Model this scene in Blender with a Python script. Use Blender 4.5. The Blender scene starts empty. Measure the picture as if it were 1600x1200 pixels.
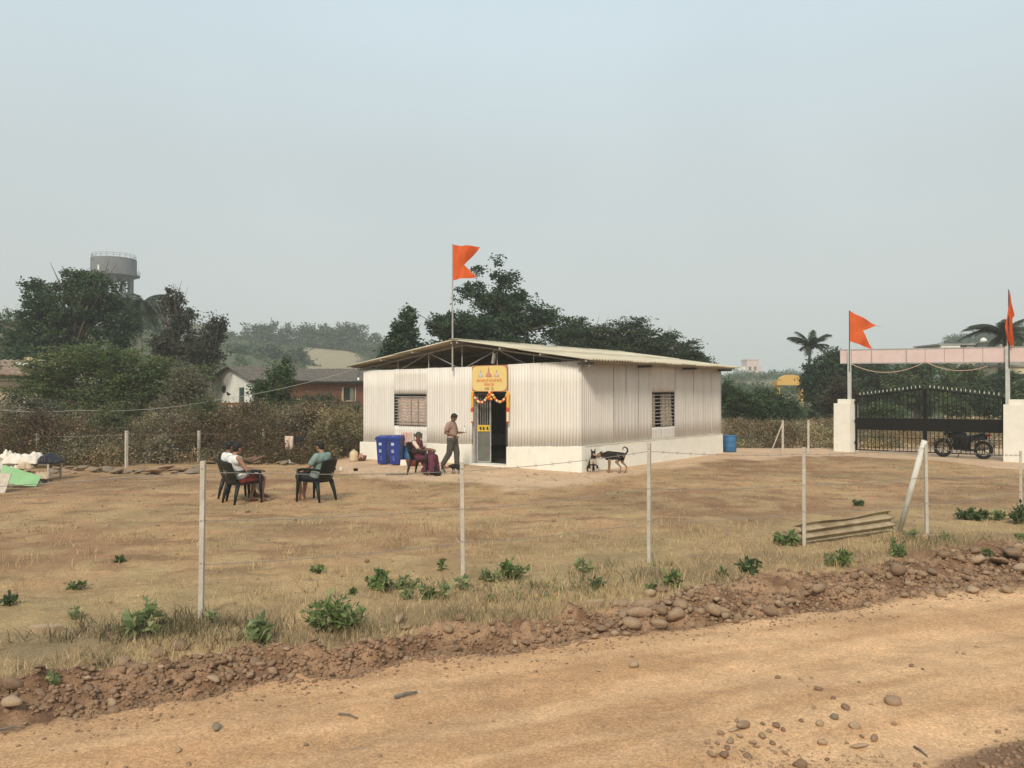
import bpy, bmesh, math, random
import numpy as np
from mathutils import Vector, Matrix, Quaternion
random.seed(7); RNG = np.random.default_rng(7)
SC = bpy.context.scene
COL = SC.collection
R = math.radians
PI = math.pi

# ------------------------------------------------------------------ camera
EYE = 2.25; FPX = 1270.0; HOR = 612.0
cd = bpy.data.cameras.new('camera'); cam = bpy.data.objects.new('camera', cd); COL.objects.link(cam)
cam.location = (0, 0, EYE); cam.rotation_euler = (R(90.54), 0, 0)
cd.sensor_width = 36; cd.lens = 36 * FPX / 1600; cd.clip_start = .05; cd.clip_end = 5000
SC.camera = cam
# ------------------------------------------------------------------ sky, sun, exposure
SUN_EL, SUN_AZ = 40, 192        # degrees; azimuth clockwise from +Y: behind the camera, a little to its left
w = bpy.data.worlds.new('World'); SC.world = w; w.use_nodes = True
nt = w.node_tree; nt.nodes.clear()
wo = nt.nodes.new('ShaderNodeOutputWorld'); bg = nt.nodes.new('ShaderNodeBackground')
sky = nt.nodes.new('ShaderNodeTexSky'); sky.sky_type = 'NISHITA'; sky.sun_disc = False
sky.sun_elevation = R(SUN_EL); sky.sun_rotation = R(SUN_AZ); sky.dust_density = 4; sky.air_density = 1.5
geo = nt.nodes.new('ShaderNodeNewGeometry'); sep = nt.nodes.new('ShaderNodeSeparateXYZ')
mp = nt.nodes.new('ShaderNodeMapRange'); mp.inputs[1].default_value = -1; mp.inputs[2].default_value = 1
rp = nt.nodes.new('ShaderNodeValToRGB'); tc = nt.nodes.new('ShaderNodeTexCoord')
nt.links.new(tc.outputs['Generated'], sep.inputs[0]); nt.links.new(sep.outputs[2], mp.inputs[0]); nt.links.new(mp.outputs[0], rp.inputs[0])
e = rp.color_ramp.elements
e[0].position = 0; e[0].color = (.50, .51, .50, 1)
e[1].position = .5; e[1].color = (.575, .60, .595, 1)
for p_, c_ in ((.56, (.56, .595, .595)), (.63, (.55, .605, .615)), (.70, (.565, .67, .71)), (1, (.56, .67, .75))):
    k = e.new(p_); k.color = (*c_, 1)
ns = nt.nodes.new('ShaderNodeTexNoise'); ns.inputs['Scale'].default_value = 1.6; ns.inputs['Detail'].default_value = 3
nt.links.new(tc.outputs['Generated'], ns.inputs['Vector'])
mr = nt.nodes.new('ShaderNodeMapRange'); mr.inputs[1].default_value = .3; mr.inputs[2].default_value = .7
mr.inputs[3].default_value = .93; mr.inputs[4].default_value = 1.06
nt.links.new(ns.outputs[0], mr.inputs[0])
mul = nt.nodes.new('ShaderNodeMix'); mul.data_type = 'RGBA'; mul.blend_type = 'MULTIPLY'; mul.inputs[0].default_value = 1
nt.links.new(rp.outputs[0], mul.inputs[6]); nt.links.new(mr.outputs[0], mul.inputs[7])
sc10 = nt.nodes.new('ShaderNodeMix'); sc10.data_type = 'RGBA'; sc10.blend_type = 'MULTIPLY'; sc10.inputs[0].default_value = 1
sc10.inputs[7].default_value = (.1, .1, .1, 1); nt.links.new(sky.outputs[0], sc10.inputs[6])
mx = nt.nodes.new('ShaderNodeMix'); mx.data_type = 'RGBA'; mx.inputs[0].default_value = .9
nt.links.new(sc10.outputs[2], mx.inputs[6]); nt.links.new(mul.outputs[2], mx.inputs[7])
nt.links.new(mx.outputs[2], bg.inputs[0]); bg.inputs[1].default_value = 1.0
nt.links.new(bg.outputs[0], wo.inputs[0])
sl = bpy.data.lights.new('sun', 'SUN'); sun = bpy.data.objects.new('sun', sl); COL.objects.link(sun)
sl.energy = 2.7; sl.angle = R(12); sl.color = (1, .9, .74)
sd = Vector((math.sin(R(SUN_AZ)) * math.cos(R(SUN_EL)), math.cos(R(SUN_AZ)) * math.cos(R(SUN_EL)), math.sin(R(SUN_EL))))
sun.rotation_euler = sd.to_track_quat('Z', 'Y').to_euler(); sun.location = (0, 0, 40)
vs = SC.view_settings; vs.view_transform = 'Standard'; vs.look = 'None'; vs.exposure = 0.2; vs.gamma = 1; vs.use_curve_mapping = False
SC.cycles.volume_bounces = 1; SC.cycles.max_bounces = 6; SC.cycles.use_denoising = True

# ------------------------------------------------------------------ helpers
def P(u, v, d):
    return Vector(((u - 800) / FPX * d, d, EYE - (v - HOR) / FPX * d))
def lerp(a, b, t): return a + (b - a) * t
def sock(n, *names):
    for k in names:
        if k in n.inputs: return n.inputs[k]
def mat(name, c1, c2=None, scale=4, rough=.85, bump=0, bscale=None, metal=0, attr=None, stretch=None, trans=0, detail=5, spec=.3, lo=.35, hi=.65, c3=None):
    m = bpy.data.materials.new(name); m.use_nodes = True; t = m.node_tree; L = t.links
    b = t.nodes['Principled BSDF']; b.inputs['Roughness'].default_value = rough; b.inputs['Metallic'].default_value = metal
    b.inputs['Specular IOR Level'].default_value = spec
    c1 = (*c1, 1); b.inputs['Base Color'].default_value = c1
    m.diffuse_color = c1
    co = t.nodes.new('ShaderNodeTexCoord'); src = co.outputs['Object']
    if stretch:
        mpn = t.nodes.new('ShaderNodeMapping'); mpn.inputs['Scale'].default_value = stretch
        L.new(src, mpn.inputs[0]); src = mpn.outputs[0]
    out = None
    if attr:
        a = t.nodes.new('ShaderNodeAttribute'); a.attribute_name = attr; out = a.outputs['Color']
    if c2:
        n = t.nodes.new('ShaderNodeTexNoise'); n.inputs['Scale'].default_value = scale; n.inputs['Detail'].default_value = detail
        n.inputs['Roughness'].default_value = .65
        L.new(src, n.inputs['Vector'])
        r = t.nodes.new('ShaderNodeMapRange'); r.inputs[1].default_value = lo; r.inputs[2].default_value = hi
        L.new(n.outputs[0], r.inputs[0])
        q = t.nodes.new('ShaderNodeMix'); q.data_type = 'RGBA'
        L.new(r.outputs[0], q.inputs[0]); q.inputs[6].default_value = c1; q.inputs[7].default_value = (*c2, 1)
        if out:
            q.blend_type = 'MIX'
            z = t.nodes.new('ShaderNodeMix'); z.data_type = 'RGBA'; z.blend_type = 'MULTIPLY'; z.inputs[0].default_value = 1
            L.new(out, z.inputs[6]); L.new(q.outputs[2], z.inputs[7]); out = z.outputs[2]
        else: out = q.outputs[2]
    if out: L.new(out, b.inputs['Base Color'])
    if bump:
        n = t.nodes.new('ShaderNodeTexNoise'); n.inputs['Scale'].default_value = bscale or scale * 4; n.inputs['Detail'].default_value = 6
        L.new(src, n.inputs['Vector'])
        bp = t.nodes.new('ShaderNodeBump'); bp.inputs['Strength'].default_value = bump; bp.inputs['Distance'].default_value = .02
        L.new(n.outputs[0], bp.inputs['Height']); L.new(bp.outputs[0], b.inputs['Normal'])
    if trans:
        tr = t.nodes.new('ShaderNodeBsdfTranslucent'); ms = t.nodes.new('ShaderNodeMixShader'); ms.inputs[0].default_value = trans
        if out: L.new(out, tr.inputs[0])
        else: tr.inputs[0].default_value = c1
        L.new(b.outputs[0], ms.inputs[1]); L.new(tr.outputs[0], ms.inputs[2]); L.new(ms.outputs[0], t.nodes['Material Output'].inputs[0])
    return m

class MB:
    """collects faces; build() links them as one mesh object"""
    def __init__(s): s.v = []; s.f = []; s.m = []; s.mi = 0
    def add(s, vs, fs):
        o = len(s.v); s.v += [tuple(p) for p in vs]
        for f in fs: s.f.append(tuple(i + o for i in f)); s.m.append(s.mi)
        return s
    def box(s, c, d, rot=None, taper=1.0):
        hx, hy, hz = d[0] / 2, d[1] / 2, d[2] / 2; vs = []
        for z in (-1, 1):
            k = taper if z > 0 else 1
            for x, y in ((-1, -1), (1, -1), (1, 1), (-1, 1)):
                p = Vector((x * hx * k, y * hy * k, z * hz))
                if rot is not None: p = rot @ p
                vs.append(p + Vector(c))
        return s.add(vs, [(0, 3, 2, 1), (4, 5, 6, 7), (0, 1, 5, 4), (1, 2, 6, 5), (2, 3, 7, 6), (3, 0, 4, 7)])
    def bar(s, p, q, wd, ht=None):
        """rectangular bar from p to q"""
        p = Vector(p); q = Vector(q); d = q - p; L_ = d.length
        if L_ < 1e-6: return s
        rot = d.to_track_quat('Z', 'Y').to_matrix()
        return s.box((p + q) / 2, (wd, ht or wd, L_), rot)
    def tube(s, pts, rad, n=8, cap=True):
        pts = [Vector(p) for p in pts]
        if not hasattr(rad, '__len__'): rad = [rad] * len(pts)
        vs = []; prev = None
        for i, p in enumerate(pts):
            d = (pts[min(i + 1, len(pts) - 1)] - pts[max(i - 1, 0)])
            if d.length < 1e-9: d = Vector((0, 0, 1))
            d.normalize()
            if prev is None: a = d.orthogonal().normalized()
            else:
                a = prev - d * prev.dot(d)
                a = a.normalized() if a.length > 1e-6 else d.orthogonal().normalized()
            prev = a; b = d.cross(a)
            r = rad[i]; r2 = r if not hasattr(r, '__len__') else r[1]; r1 = r if not hasattr(r, '__len__') else r[0]
            for k in range(n):
                t = 2 * PI * k / n; vs.append(p + a * (math.cos(t) * r1) + b * (math.sin(t) * r2))
        fs = [(i * n + k, i * n + (k + 1) % n, (i + 1) * n + (k + 1) % n, (i + 1) * n + k) for i in range(len(pts) - 1) for k in range(n)]
        if cap: fs += [tuple(range(n - 1, -1, -1)), tuple((len(pts) - 1) * n + k for k in range(n))]
        return s.add(vs, fs)
    def lathe(s, prof, c=(0, 0, 0), n=16, sx=1, sy=1):
        vs = [(c[0] + r * math.cos(2 * PI * k / n) * sx, c[1] + r * math.sin(2 * PI * k / n) * sy, c[2] + z) for r, z in prof for k in range(n)]
        fs = [(i * n + k, i * n + (k + 1) % n, (i + 1) * n + (k + 1) % n, (i + 1) * n + k) for i in range(len(prof) - 1) for k in range(n)]
        fs += [tuple(range(n - 1, -1, -1)), tuple((len(prof) - 1) * n + k for k in range(n))]
        return s.add(vs, fs)
    def ball(s, c, r, n=8, m=6, rot=None):
        if not hasattr(r, '__len__'): r = (r, r, r)
        vs = []
        for i in range(m + 1):
            ph = PI * i / m
            for k in range(n):
                t = 2 * PI * k / n
                p = Vector((math.sin(ph) * math.cos(t) * r[0], math.sin(ph) * math.sin(t) * r[1], math.cos(ph) * r[2]))
                if rot is not None: p = rot @ p
                vs.append(p + Vector(c))
        fs = [(i * n + k, (i + 1) * n + k, (i + 1) * n + (k + 1) % n, i * n + (k + 1) % n) for i in range(m) for k in range(n)]
        return s.add(vs, fs)
    def cap(s, p, q, r1, r2=None, n=10):
        """tapered capsule (for remeshed bodies)"""
        p = Vector(p); q = Vector(q); r2 = r1 if r2 is None else r2
        s.ball(p, r1, n, 8); s.ball(q, r2, n, 8)
        if (q - p).length > 1e-5: s.tube([p, q], [r1, r2], n)
        return s
    def sheet(s, fn, nu, nv):
        """grid surface fn(a,b)->point"""
        vs = [fn(i / nu, j / nv) for j in range(nv + 1) for i in range(nu + 1)]
        fs = [(j * (nu + 1) + i, j * (nu + 1) + i + 1, (j + 1) * (nu + 1) + i + 1, (j + 1) * (nu + 1) + i) for j in range(nv) for i in range(nu)]
        return s.add(vs, fs)
    def slab(s, fn, nu, nv, nrm, th):
        """grid surface with thickness th along -nrm, closed"""
        o = len(s.v); nrm = Vector(nrm) * th
        top = [Vector(fn(i / nu, j / nv)) for j in range(nv + 1) for i in range(nu + 1)]
        vs = top + [p - nrm for p in top]; N = len(top); W_ = nu + 1; fs = []
        for j in range(nv):
            for i in range(nu):
                a = j * W_ + i; fs.append((a, a + 1, a + W_ + 1, a + W_)); fs.append((N + a, N + a + W_, N + a + W_ + 1, N + a + 1))
        for i in range(nu):
            a = i; fs.append((a, N + a, N + a + 1, a + 1)); a = nv * W_ + i; fs.append((a, a + 1, N + a + 1, N + a))
        for j in range(nv):
            a = j * W_; fs.append((a, a + W_, N + a + W_, N + a)); a = j * W_ + nu; fs.append((a, N + a, N + a + W_, a + W_))
        return s.add(vs, fs)
    def mesh(s, name, mats, smooth=False):
        me = bpy.data.meshes.new(name); me.from_pydata(s.v, [], s.f)
        for m_ in (mats if isinstance(mats, (list, tuple)) else [mats]): me.materials.append(m_)
        if len(me.materials) > 1: me.polygons.foreach_set('material_index', s.m)
        if smooth: me.polygons.foreach_set('use_smooth', [True] * len(me.polygons))
        me.update(); return me
    def build(s, name, mats, parent=None, smooth=False, loc=None):
        return link(name, s.mesh(name, mats, smooth), parent, loc)
def link(name, me, parent=None, loc=None):
    o = bpy.data.objects.new(name, me); COL.objects.link(o)
    if parent: o.parent = parent
    if loc is not None: o.location = loc
    return o
def tag(o, label=None, cat=None, group=None, kind=None):
    if label: o['label'] = label
    if cat: o['category'] = cat
    if group: o['group'] = group
    if kind: o['kind'] = kind
    return o
def thing(name, label, cat, loc=(0, 0, 0), rotz=0, group=None):
    o = bpy.data.objects.new(name, None); COL.objects.link(o); o.location = loc; o.rotation_euler = (0, 0, rotz)
    o.empty_display_size = .2
    return tag(o, label, cat, group)
def dup(root, loc=None, rotz=None, label=None, scale=None, parent=None):
    r = root.copy(); COL.objects.link(r)
    if parent is not None: r.parent = parent
    if loc is not None: r.location = loc
    if rotz is not None: r.rotation_euler = (0, 0, rotz)
    if scale: r.scale = (scale,) * 3
    if label: r['label'] = label
    for ch in list(root.children): dup(ch, parent=r)
    return r
def raw(name, V, F, mats, parent=None, smooth=False, tint=None, loc=None):
    """numpy mesh of quads or tris; tint: per-face colour -> corner colour attribute"""
    me = bpy.data.meshes.new(name); k = F.shape[1]
    me.vertices.add(len(V)); me.vertices.foreach_set('co', V.astype(np.float32).ravel())
    me.loops.add(F.size); me.loops.foreach_set('vertex_index', F.astype(np.int32).ravel())
    me.polygons.add(len(F)); me.polygons.foreach_set('loop_start', np.arange(0, F.size, k, dtype=np.int32))
    me.update(calc_edges=True)
    for m_ in (mats if isinstance(mats, (list, tuple)) else [mats]): me.materials.append(m_)
    if tint is not None:
        a = me.color_attributes.new('tint', 'FLOAT_COLOR', 'CORNER')
        c = np.repeat(np.concatenate([tint, np.ones((len(tint), 1))], 1), k, axis=0)
        a.data.foreach_set('color', c.astype(np.float32).ravel())
    if smooth: me.polygons.foreach_set('use_smooth', np.ones(len(F), bool))
    return link(name, me, parent, loc)

# vectorised value noise
_T = np.random.default_rng(3).random((256, 256))
def vnoise(x, y):
    x = np.asarray(x, float); y = np.asarray(y, float)
    xi = np.floor(x).astype(int); yi = np.floor(y).astype(int); fx = x - xi; fy = y - yi
    fx = fx * fx * (3 - 2 * fx); fy = fy * fy * (3 - 2 * fy)
    a = _T[xi & 255, yi & 255]; b = _T[(xi + 1) & 255, yi & 255]; c = _T[xi & 255, (yi + 1) & 255]; d = _T[(xi + 1) & 255, (yi + 1) & 255]
    return (a * (1 - fx) + b * fx) * (1 - fy) + (c * (1 - fx) + d * fx) * fy
def fbm(x, y, o=4, g=.5):
    s_ = 0; a = 1; n = 0
    for i in range(o):
        s_ = s_ + a * vnoise(x * 2 ** i + 17.3 * i, y * 2 ** i + 9.1 * i); n += a; a *= g
    return s_ / n
def sstep(a, b, x):
    t = np.clip((x - a) / (b - a), 0, 1); return t * t * (3 - 2 * t)

# ------------------------------------------------------------------ terrain
RX = [-60, -20, -10, -6, -3.46, -1.86, -1.28, -.78, .29, 1.2, 2.46, 3.33, 4.6, 5.84, 9, 14, 30, 80]
RY = [-22, -4, 2.2, 4.2, 5.5, 6.38, 6.52, 7.0, 7.27, 7.66, 8.21, 8.45, 9.1, 9.45, 11.0, 13.4, 20, 40]
TX = [-60, -20, -10, -6, -3.9, -2.3, -1.7, -.6, .45, 1.8, 2.3, 3.7, 5.8, 7.3, 14, 30, 80]
TY = [-21, -3, 3.4, 5.2, 6.1, 6.8, 6.9, 7.45, 7.95, 8.75, 9.15, 9.85, 10.85, 11.3, 14.6, 21.4, 41.5]
PX_ = [-5.8, -5.3, -3.3, 0, 1.03, 3.38, 7.07, 11, 14, 14.3, 17, 24]
PY_ = [27.0, 24.2, 21.3, 18.9, 19.1, 21.9, 26.6, 28, 27, 23.2, 22, 20]
HA = [-3, -.72, -.63, -.55, -.45, -.34, -.26, -.2, -.14, -.05, .27, .4, .51, .56, .63, .9, 3]
HH = [8, 11, 12, 13, 14.5, 10.5, 9.5, 8.5, 6, 4, 3, 3, 4, 7, 10.5, 10, 6]
def zones(x, y):
    n = (fbm(x * 1.3, y * 1.3, 4) - .5)
    yr = np.interp(x, RX, RY) + n * .45; yt = np.interp(x, TX, TY) + n * .7
    n2 = (fbm(x * .7 + 40, y * .7, 4) - .5)
    pad = sstep(-.5, .5, (y - np.interp(x, PX_, PY_)) + n2 * 2.2) * sstep(-6.6, -5.4, x + n2 * 1.5) * sstep(25, 23, x) * sstep(36, 34, y)
    pad = np.where(y < 0, 0, pad)
    return yr, yt, pad
def gz(x, y):
    x = np.asarray(x, float); y = np.asarray(y, float)
    yr, yt, pad = zones(x, y)
    t = (y - yr) / np.maximum(yt - yr, .3)
    inb = np.exp(-np.maximum(np.hypot(x, y) - 40, 0) / 10)
    lump = fbm(x * 3.1, y * 3.1, 3); fine = fbm(x * 11, y * 11, 3)
    z = (fbm(x * .35 + 5, y * .35, 3) - .5) * .12 + (fine - .5) * .03 + (lump - .5) * .06
    big = fbm(x * .9 + 3, y * .9, 2)
    # dug bank along the road: shallow trench, then heaped soil
    prof = np.interp(t, [-.25, -.02, .08, .2, .45, .65, .85, 1.05, 1.5], [0, -.005, -.06, -.02, .07, .14, .15, .09, 0])
    clod = np.abs(fbm(x * 6, y * 6, 3) - .5) * 2
    bm = np.interp(t, [-.05, .1, .9, 1.2], [0, 1, 1, 0])
    z = z + (prof * (.25 + .95 * big) + bm * ((clod - .3) * .13 + (fbm(x * 17, y * 17, 3) - .5) * .09 + (fbm(x * 2.2 + 8, y * 2.2, 2) - .5) * .16)) * inb
    # road: wheel tracks running with it
    off = y - yr; rut = np.exp(-((off + 1.3) / .25) ** 2) + np.exp(-((off + 2.9) / .3) ** 2)
    road = sstep(.02, -.15, off)
    z = z * (1 - road * .55) - road * rut * .05 * (.3 + big) + road * (fbm(x * 5, y * 9, 3) - .5) * .018
    z = z * (1 - pad * .8)
    z = z - .1 * sstep(-2, -6, x) * sstep(20, 27, y)
    dist = np.hypot(x, y); a = np.where(y > 1, x / np.maximum(y, 1), np.sign(x) * 3)
    H = np.interp(a, HA, HH) * np.where(y > 0, 1, .3)
    z = z + H * 1.95 * sstep(60, 300, dist) + (fbm(x * .03, y * .03, 3) - .5) * 5 * sstep(60, 140, dist)
    return z
def G(x, y): return float(gz(x, y))
def GP(u, v, dz=0):
    """ground point seen at a pixel of the photograph"""
    d = EYE * FPX / (v - HOR)
    for _ in range(6):
        x = (u - 800) / FPX * d; d = .5 * d + .5 * (EYE - G(x, d)) * FPX / (v - HOR)
    x = (u - 800) / FPX * d
    return Vector((x, d, G(x, d) + dz))
def axis(lo, hi, a, b, st, gr):
    m = list(np.arange(a, b, st)); p = b
    while p < hi: m.append(p); p += st + gr * (p - b)
    m.append(hi); p = a - st; l = []
    while p > lo: l.append(p); p -= st + gr * (a - p)
    l.append(lo)
    return np.array(l[::-1] + m)
XS = axis(-900, 900, -5.5, 8.5, .05, .032); YS = axis(-120, 930, 4.3, 12.6, .05, .022)
GX, GY = np.meshgrid(XS, YS); GZ = gz(GX, GY)
yr, yt, pad = zones(GX, GY)
t_ = (GY - yr) / np.maximum(yt - yr, .3)
bankw = np.interp(t_, [-.12, .06, .78, 1.05], [0, 1, 1, 0]); bankw = np.clip(bankw + (fbm(GX * 7, GY * 7, 3) - .5) * .8 * (bankw > .02) * (bankw < .98), 0, 1)
roadw = np.interp(t_, [-.12, .06], [1, 0]) ; roadw = np.clip(roadw, 0, 1)
nb = fbm(GX * .25, GY * .25, 4); nf = fbm(GX * 2.2, GY * 2.2, 4)
def C3(*c): return np.array(c)
DIRT = C3(.44, .268, .142); DIRT2 = C3(.31, .18, .098); STRAW = C3(.46, .33, .17); ROAD = C3(.66, .41, .228); ROAD2 = C3(.52, .305, .16)
BANK = C3(.21, .12, .07); BANK2 = C3(.36, .22, .13); PAD = C3(.61, .42, .27); OLIVE = C3(.16, .155, .08); FAR = C3(.20, .16, .10)
def mixc(a, b, t): return a + (b - a) * t[..., None]
c = mixc(DIRT + 0 * GX[..., None], DIRT2, sstep(.42, .62, nb)); c = mixc(c, DIRT2 * .8, sstep(.56, .66, fbm(GX * 1.7 + 31, GY * 3.2, 4)) * .7)
c = mixc(c, STRAW, sstep(.45, .7, nf) * .55)
gb = sstep(5.5, 1.5, GY - yt) * sstep(-.2, .3, GY - yt)              # grassy strip behind the bank
c = mixc(c, STRAW, gb * .7); c = mixc(c, OLIVE, sstep(.52, .72, fbm(GX * .5 + 9, GY * .5, 3)) * .22 * (1 - pad))
dark_patch = sstep(.5, .6, fbm(GX * 1.1 + 2, GY * 1.1 + 7, 3)) * sstep(2.4, 1.2, GY - yt) * sstep(.1, .5, GY - yt)
c = mixc(c, C3(.12, .09, .06), dark_patch * .45)  # darker brown noise patches in the strip behind the bank
c = mixc(c, C3(.11, .12, .07), sstep(60, 75, np.hypot(GX, GY))); c = mixc(c, FAR, (1 - sstep(60, 75, np.hypot(GX, GY))) * sstep(32, 40, np.hypot(GX, GY)) * np.where(GX > 8, .25, .9))
c = mixc(c, C3(.34, .28, .18), sstep(60, 110, np.hypot(GX, GY)) * np.maximum(.5 * sstep(.55, .65, fbm(GX * .04 + 3, GY * .04, 3)), (np.abs(GX / np.maximum(GY, 1) + .222) < .035) * (GY > 100) * (GY < 260)))
c = mixc(c, PAD, pad); c = mixc(c, PAD * .8, pad * sstep(.5, .7, nf) * .35)
rc = mixc(ROAD + 0 * GX[..., None], ROAD2, sstep(.36, .62, .6 * fbm(GX * .35 + .16 * GY, GY * 1.9 - .8 * GX, 4) + .4 * fbm(GX * .8, GY * 5.5 - 2.3 * GX, 3)))
rc = mixc(rc, C3(.19, .11, .07), sstep(-.1, .25, GX - 2.45 - (GY - 4.86) * 1.55 + (nf - .5) * 1.6) * (GX > 1.5) * (GY > 3) * .8)
c = mixc(c, rc, roadw)
c = mixc(c, mixc(BANK + 0 * GX[..., None], BANK2, sstep(.42, .62, fbm(GX * 4, GY * 4, 3))), bankw)
def soil_mat():
    m = bpy.data.materials.new('soil'); m.use_nodes = True; t = m.node_tree; L = t.links; b = t.nodes['Principled BSDF']
    b.inputs['Roughness'].default_value = .95; b.inputs['Specular IOR Level'].default_value = .12
    a = t.nodes.new('ShaderNodeAttribute'); a.attribute_name = 'soil'
    g = t.nodes.new('ShaderNodeNewGeometry'); last = a.outputs['Color']
    for sc_, lo, hi, a_, b_ in ((1.4, .35, .65, .90, 1.10), (9, .35, .66, .93, 1.06), (42, .38, .64, .82, 1.12), (140, .4, .62, .78, 1.14)):
        n = t.nodes.new('ShaderNodeTexNoise'); n.inputs['Scale'].default_value = sc_; n.inputs['Detail'].default_value = 4
        L.new(g.outputs['Position'], n.inputs['Vector'])
        r = t.nodes.new('ShaderNodeMapRange'); r.inputs[1].default_value = lo; r.inputs[2].default_value = hi; r.inputs[3].default_value = a_; r.inputs[4].default_value = b_
        L.new(n.outputs[0], r.inputs[0])
        z = t.nodes.new('ShaderNodeMix'); z.data_type = 'RGBA'; z.blend_type = 'MULTIPLY'; z.inputs[0].default_value = 1
        L.new(last, z.inputs[6]); L.new(r.outputs[0], z.inputs[7]); last = z.outputs[2]
    L.new(last, b.inputs['Base Color'])
    n = t.nodes.new('ShaderNodeTexNoise'); n.inputs['Scale'].default_value = 26; n.inputs['Detail'].default_value = 8; n.inputs['Roughness'].default_value = .7
    L.new(g.outputs['Position'], n.inputs['Vector'])
    bp = t.nodes.new('ShaderNodeBump'); bp.inputs['Strength'].default_value = .55; bp.inputs['Distance'].default_value = .03
    L.new(n.outputs[0], bp.inputs['Height']); L.new(bp.outputs[0], b.inputs['Normal'])
    return m
SOIL = soil_mat()
ny, nx = GX.shape
idx = np.arange(nx * ny).reshape(ny, nx)
F_ = np.stack([idx[:-1, :-1], idx[:-1, 1:], idx[1:, 1:], idx[1:, :-1]], -1).reshape(-1, 4)
V_ = np.stack([GX, GY, GZ], -1).reshape(-1, 3); C_ = c.reshape(-1, 3)
dzx = np.gradient(GZ, XS, axis=1); dzy = np.gradient(GZ, YS, axis=0)
NR = np.stack([-dzx, -dzy, np.ones_like(GZ)], -1).reshape(-1, 3); NR /= np.linalg.norm(NR, axis=1, keepdims=True)
cen = lambda A: ((A[:-1, :-1] + A[1:, 1:]) / 2).ravel()
tc_, pc_, xc_, yc_ = cen(t_), cen(pad), cen(GX), cen(GY)
far = np.hypot(xc_, yc_) > 62
zone = np.where(tc_ < 0, 1, np.where((tc_ < .92), 2, np.where(pc_ > .5, 3, 0)))
zone = np.where(far & (zone != 1), 4, zone)
SET = {}
for k, (nm) in enumerate(['ground', 'dirt_road', 'earth_bank', 'packed_yard', 'hills']):
    f = F_[zone == k]
    used, inv = np.unique(f, return_inverse=True)
    o = raw(nm, V_[used], inv.reshape(f.shape), SOIL, smooth=True)
    a = o.data.color_attributes.new('soil', 'FLOAT_COLOR', 'POINT')
    a.data.foreach_set('color', np.concatenate([C_[used], np.ones((len(used), 1))], 1).astype(np.float32).ravel())
    o.data.normals_split_custom_set_from_vertices(NR[used].tolist())
    o['kind'] = 'structure'; SET[nm] = o

# ------------------------------------------------------------------ shed
WHITE = mat('whitewash', (.83, .80, .72), (.77, .73, .63), 3, .9, .25, 14)
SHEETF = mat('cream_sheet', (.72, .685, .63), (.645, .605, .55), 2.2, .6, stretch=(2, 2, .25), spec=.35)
SHEETS = mat('cream_sheet_side_shaded', (.67, .625, .57), (.595, .55, .495), 2.0, .6, stretch=(2, 2, .25), spec=.35)  # darker copy of the front sheet: weaker sun put into the colour
SHEETB = mat('cream_sheet_shaded', (.3, .27, .23), rough=.8)  # same cream darkened: shade inside the shed put into the colour
ROOFM = mat('cement_roof_sheet', (.60, .54, .41), (.46, .40, .29), 1.8, .9, .2, 30, stretch=(1, 1, 1))
STEEL = mat('painted_steel', (.42, .41, .39), (.30, .28, .26), 6, .5, spec=.5)
DARKSTEEL = mat('dark_steel', (.045, .045, .042), rough=.6, spec=.3)
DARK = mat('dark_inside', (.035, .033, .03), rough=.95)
CLOTHC = mat('curtain_cloth', (.72, .56, .46), (.50, .37, .30), 9, .95)
AX, AY, RZ, WD, LN = -5.19, 28.4, R(-38.7), 9.12, 9.2
E1 = Vector((math.cos(RZ), math.sin(RZ), 0)); S1 = Vector((-math.sin(RZ), math.cos(RZ), 0)); AO = Vector((AX, AY, 0))
def ray_plane(u, v, org, n):
    d = Vector(((u - 800) / FPX, 1, -(v - HOR) / FPX)); o = Vector((0, 0, EYE))
    return o + d * ((org - o).dot(n) / d.dot(n))
def FR(u, v, yo=0):          # front wall: local (x, z)
    p = ray_plane(u, v, AO + S1 * yo, S1); return (p - AO).dot(E1), p.z
def SD(u, v, xo=0):          # right side wall: local (y, z)
    p = ray_plane(u, v, AO + E1 * (WD + xo), E1); return (p - AO).dot(S1), p.z
shed = thing('corrugated_shed', 'long cream corrugated metal shed with low gabled roof and whitewashed plinth', 'shed', (AX, AY, 0), RZ)
DX0 = FR(740, 650)[0]; DX1 = FR(793.5, 650)[0]
ptop = lambda x: np.interp(x, [0, DX0, DX1, WD], [.51, .61, .60, .73])
wtop = lambda x: np.interp(x, [0, DX0, DX1, WD], [2.98, 3.03, 3.06, 3.12])
# plinth: blocks with slightly uneven tops
def plinth(x0, x1, y0, y1, z0a, z0b, ztA, ztB, along='x'):
    m = MB(); n = 24; nz = 4
    def f(a, b, face):
        return None
    # closed box with subdivided top edge
    def pt(a, yy, zz):
        if along == 'x': return (lerp(x0, x1, a), yy, zz)
        return (yy, lerp(x0, x1, a), zz)
    vs = []
    for i in range(n + 1):
        a = i / n; j1 = random.uniform(-.006, .006); j2 = random.uniform(-.005, .005)
        zt = lerp(ztA, ztB, a) + random.uniform(-.007, .007)
        vs += [pt(a, y0 + j1, -.35), pt(a, y0 + j2, zt - .012), pt(a, y0 + .018, zt), pt(a, y1, zt), pt(a, y1, -.35)]
    fs = []
    for i in range(n):
        for k in range(4):
            q = (i * 5 + k, (i + 1) * 5 + k, (i + 1) * 5 + k + 1, i * 5 + k + 1); fs.append(q if along == 'x' else q[::-1])
    fs += [(0, 1, 2, 3, 4), (n * 5 + 4, n * 5 + 3, n * 5 + 2, n * 5 + 1, n * 5)]
    m.add(vs, fs); return m
plinth(-.1, DX0 - .03, -.07, .12, 0, 0, .50, .61).build('plinth', WHITE, shed)
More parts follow.
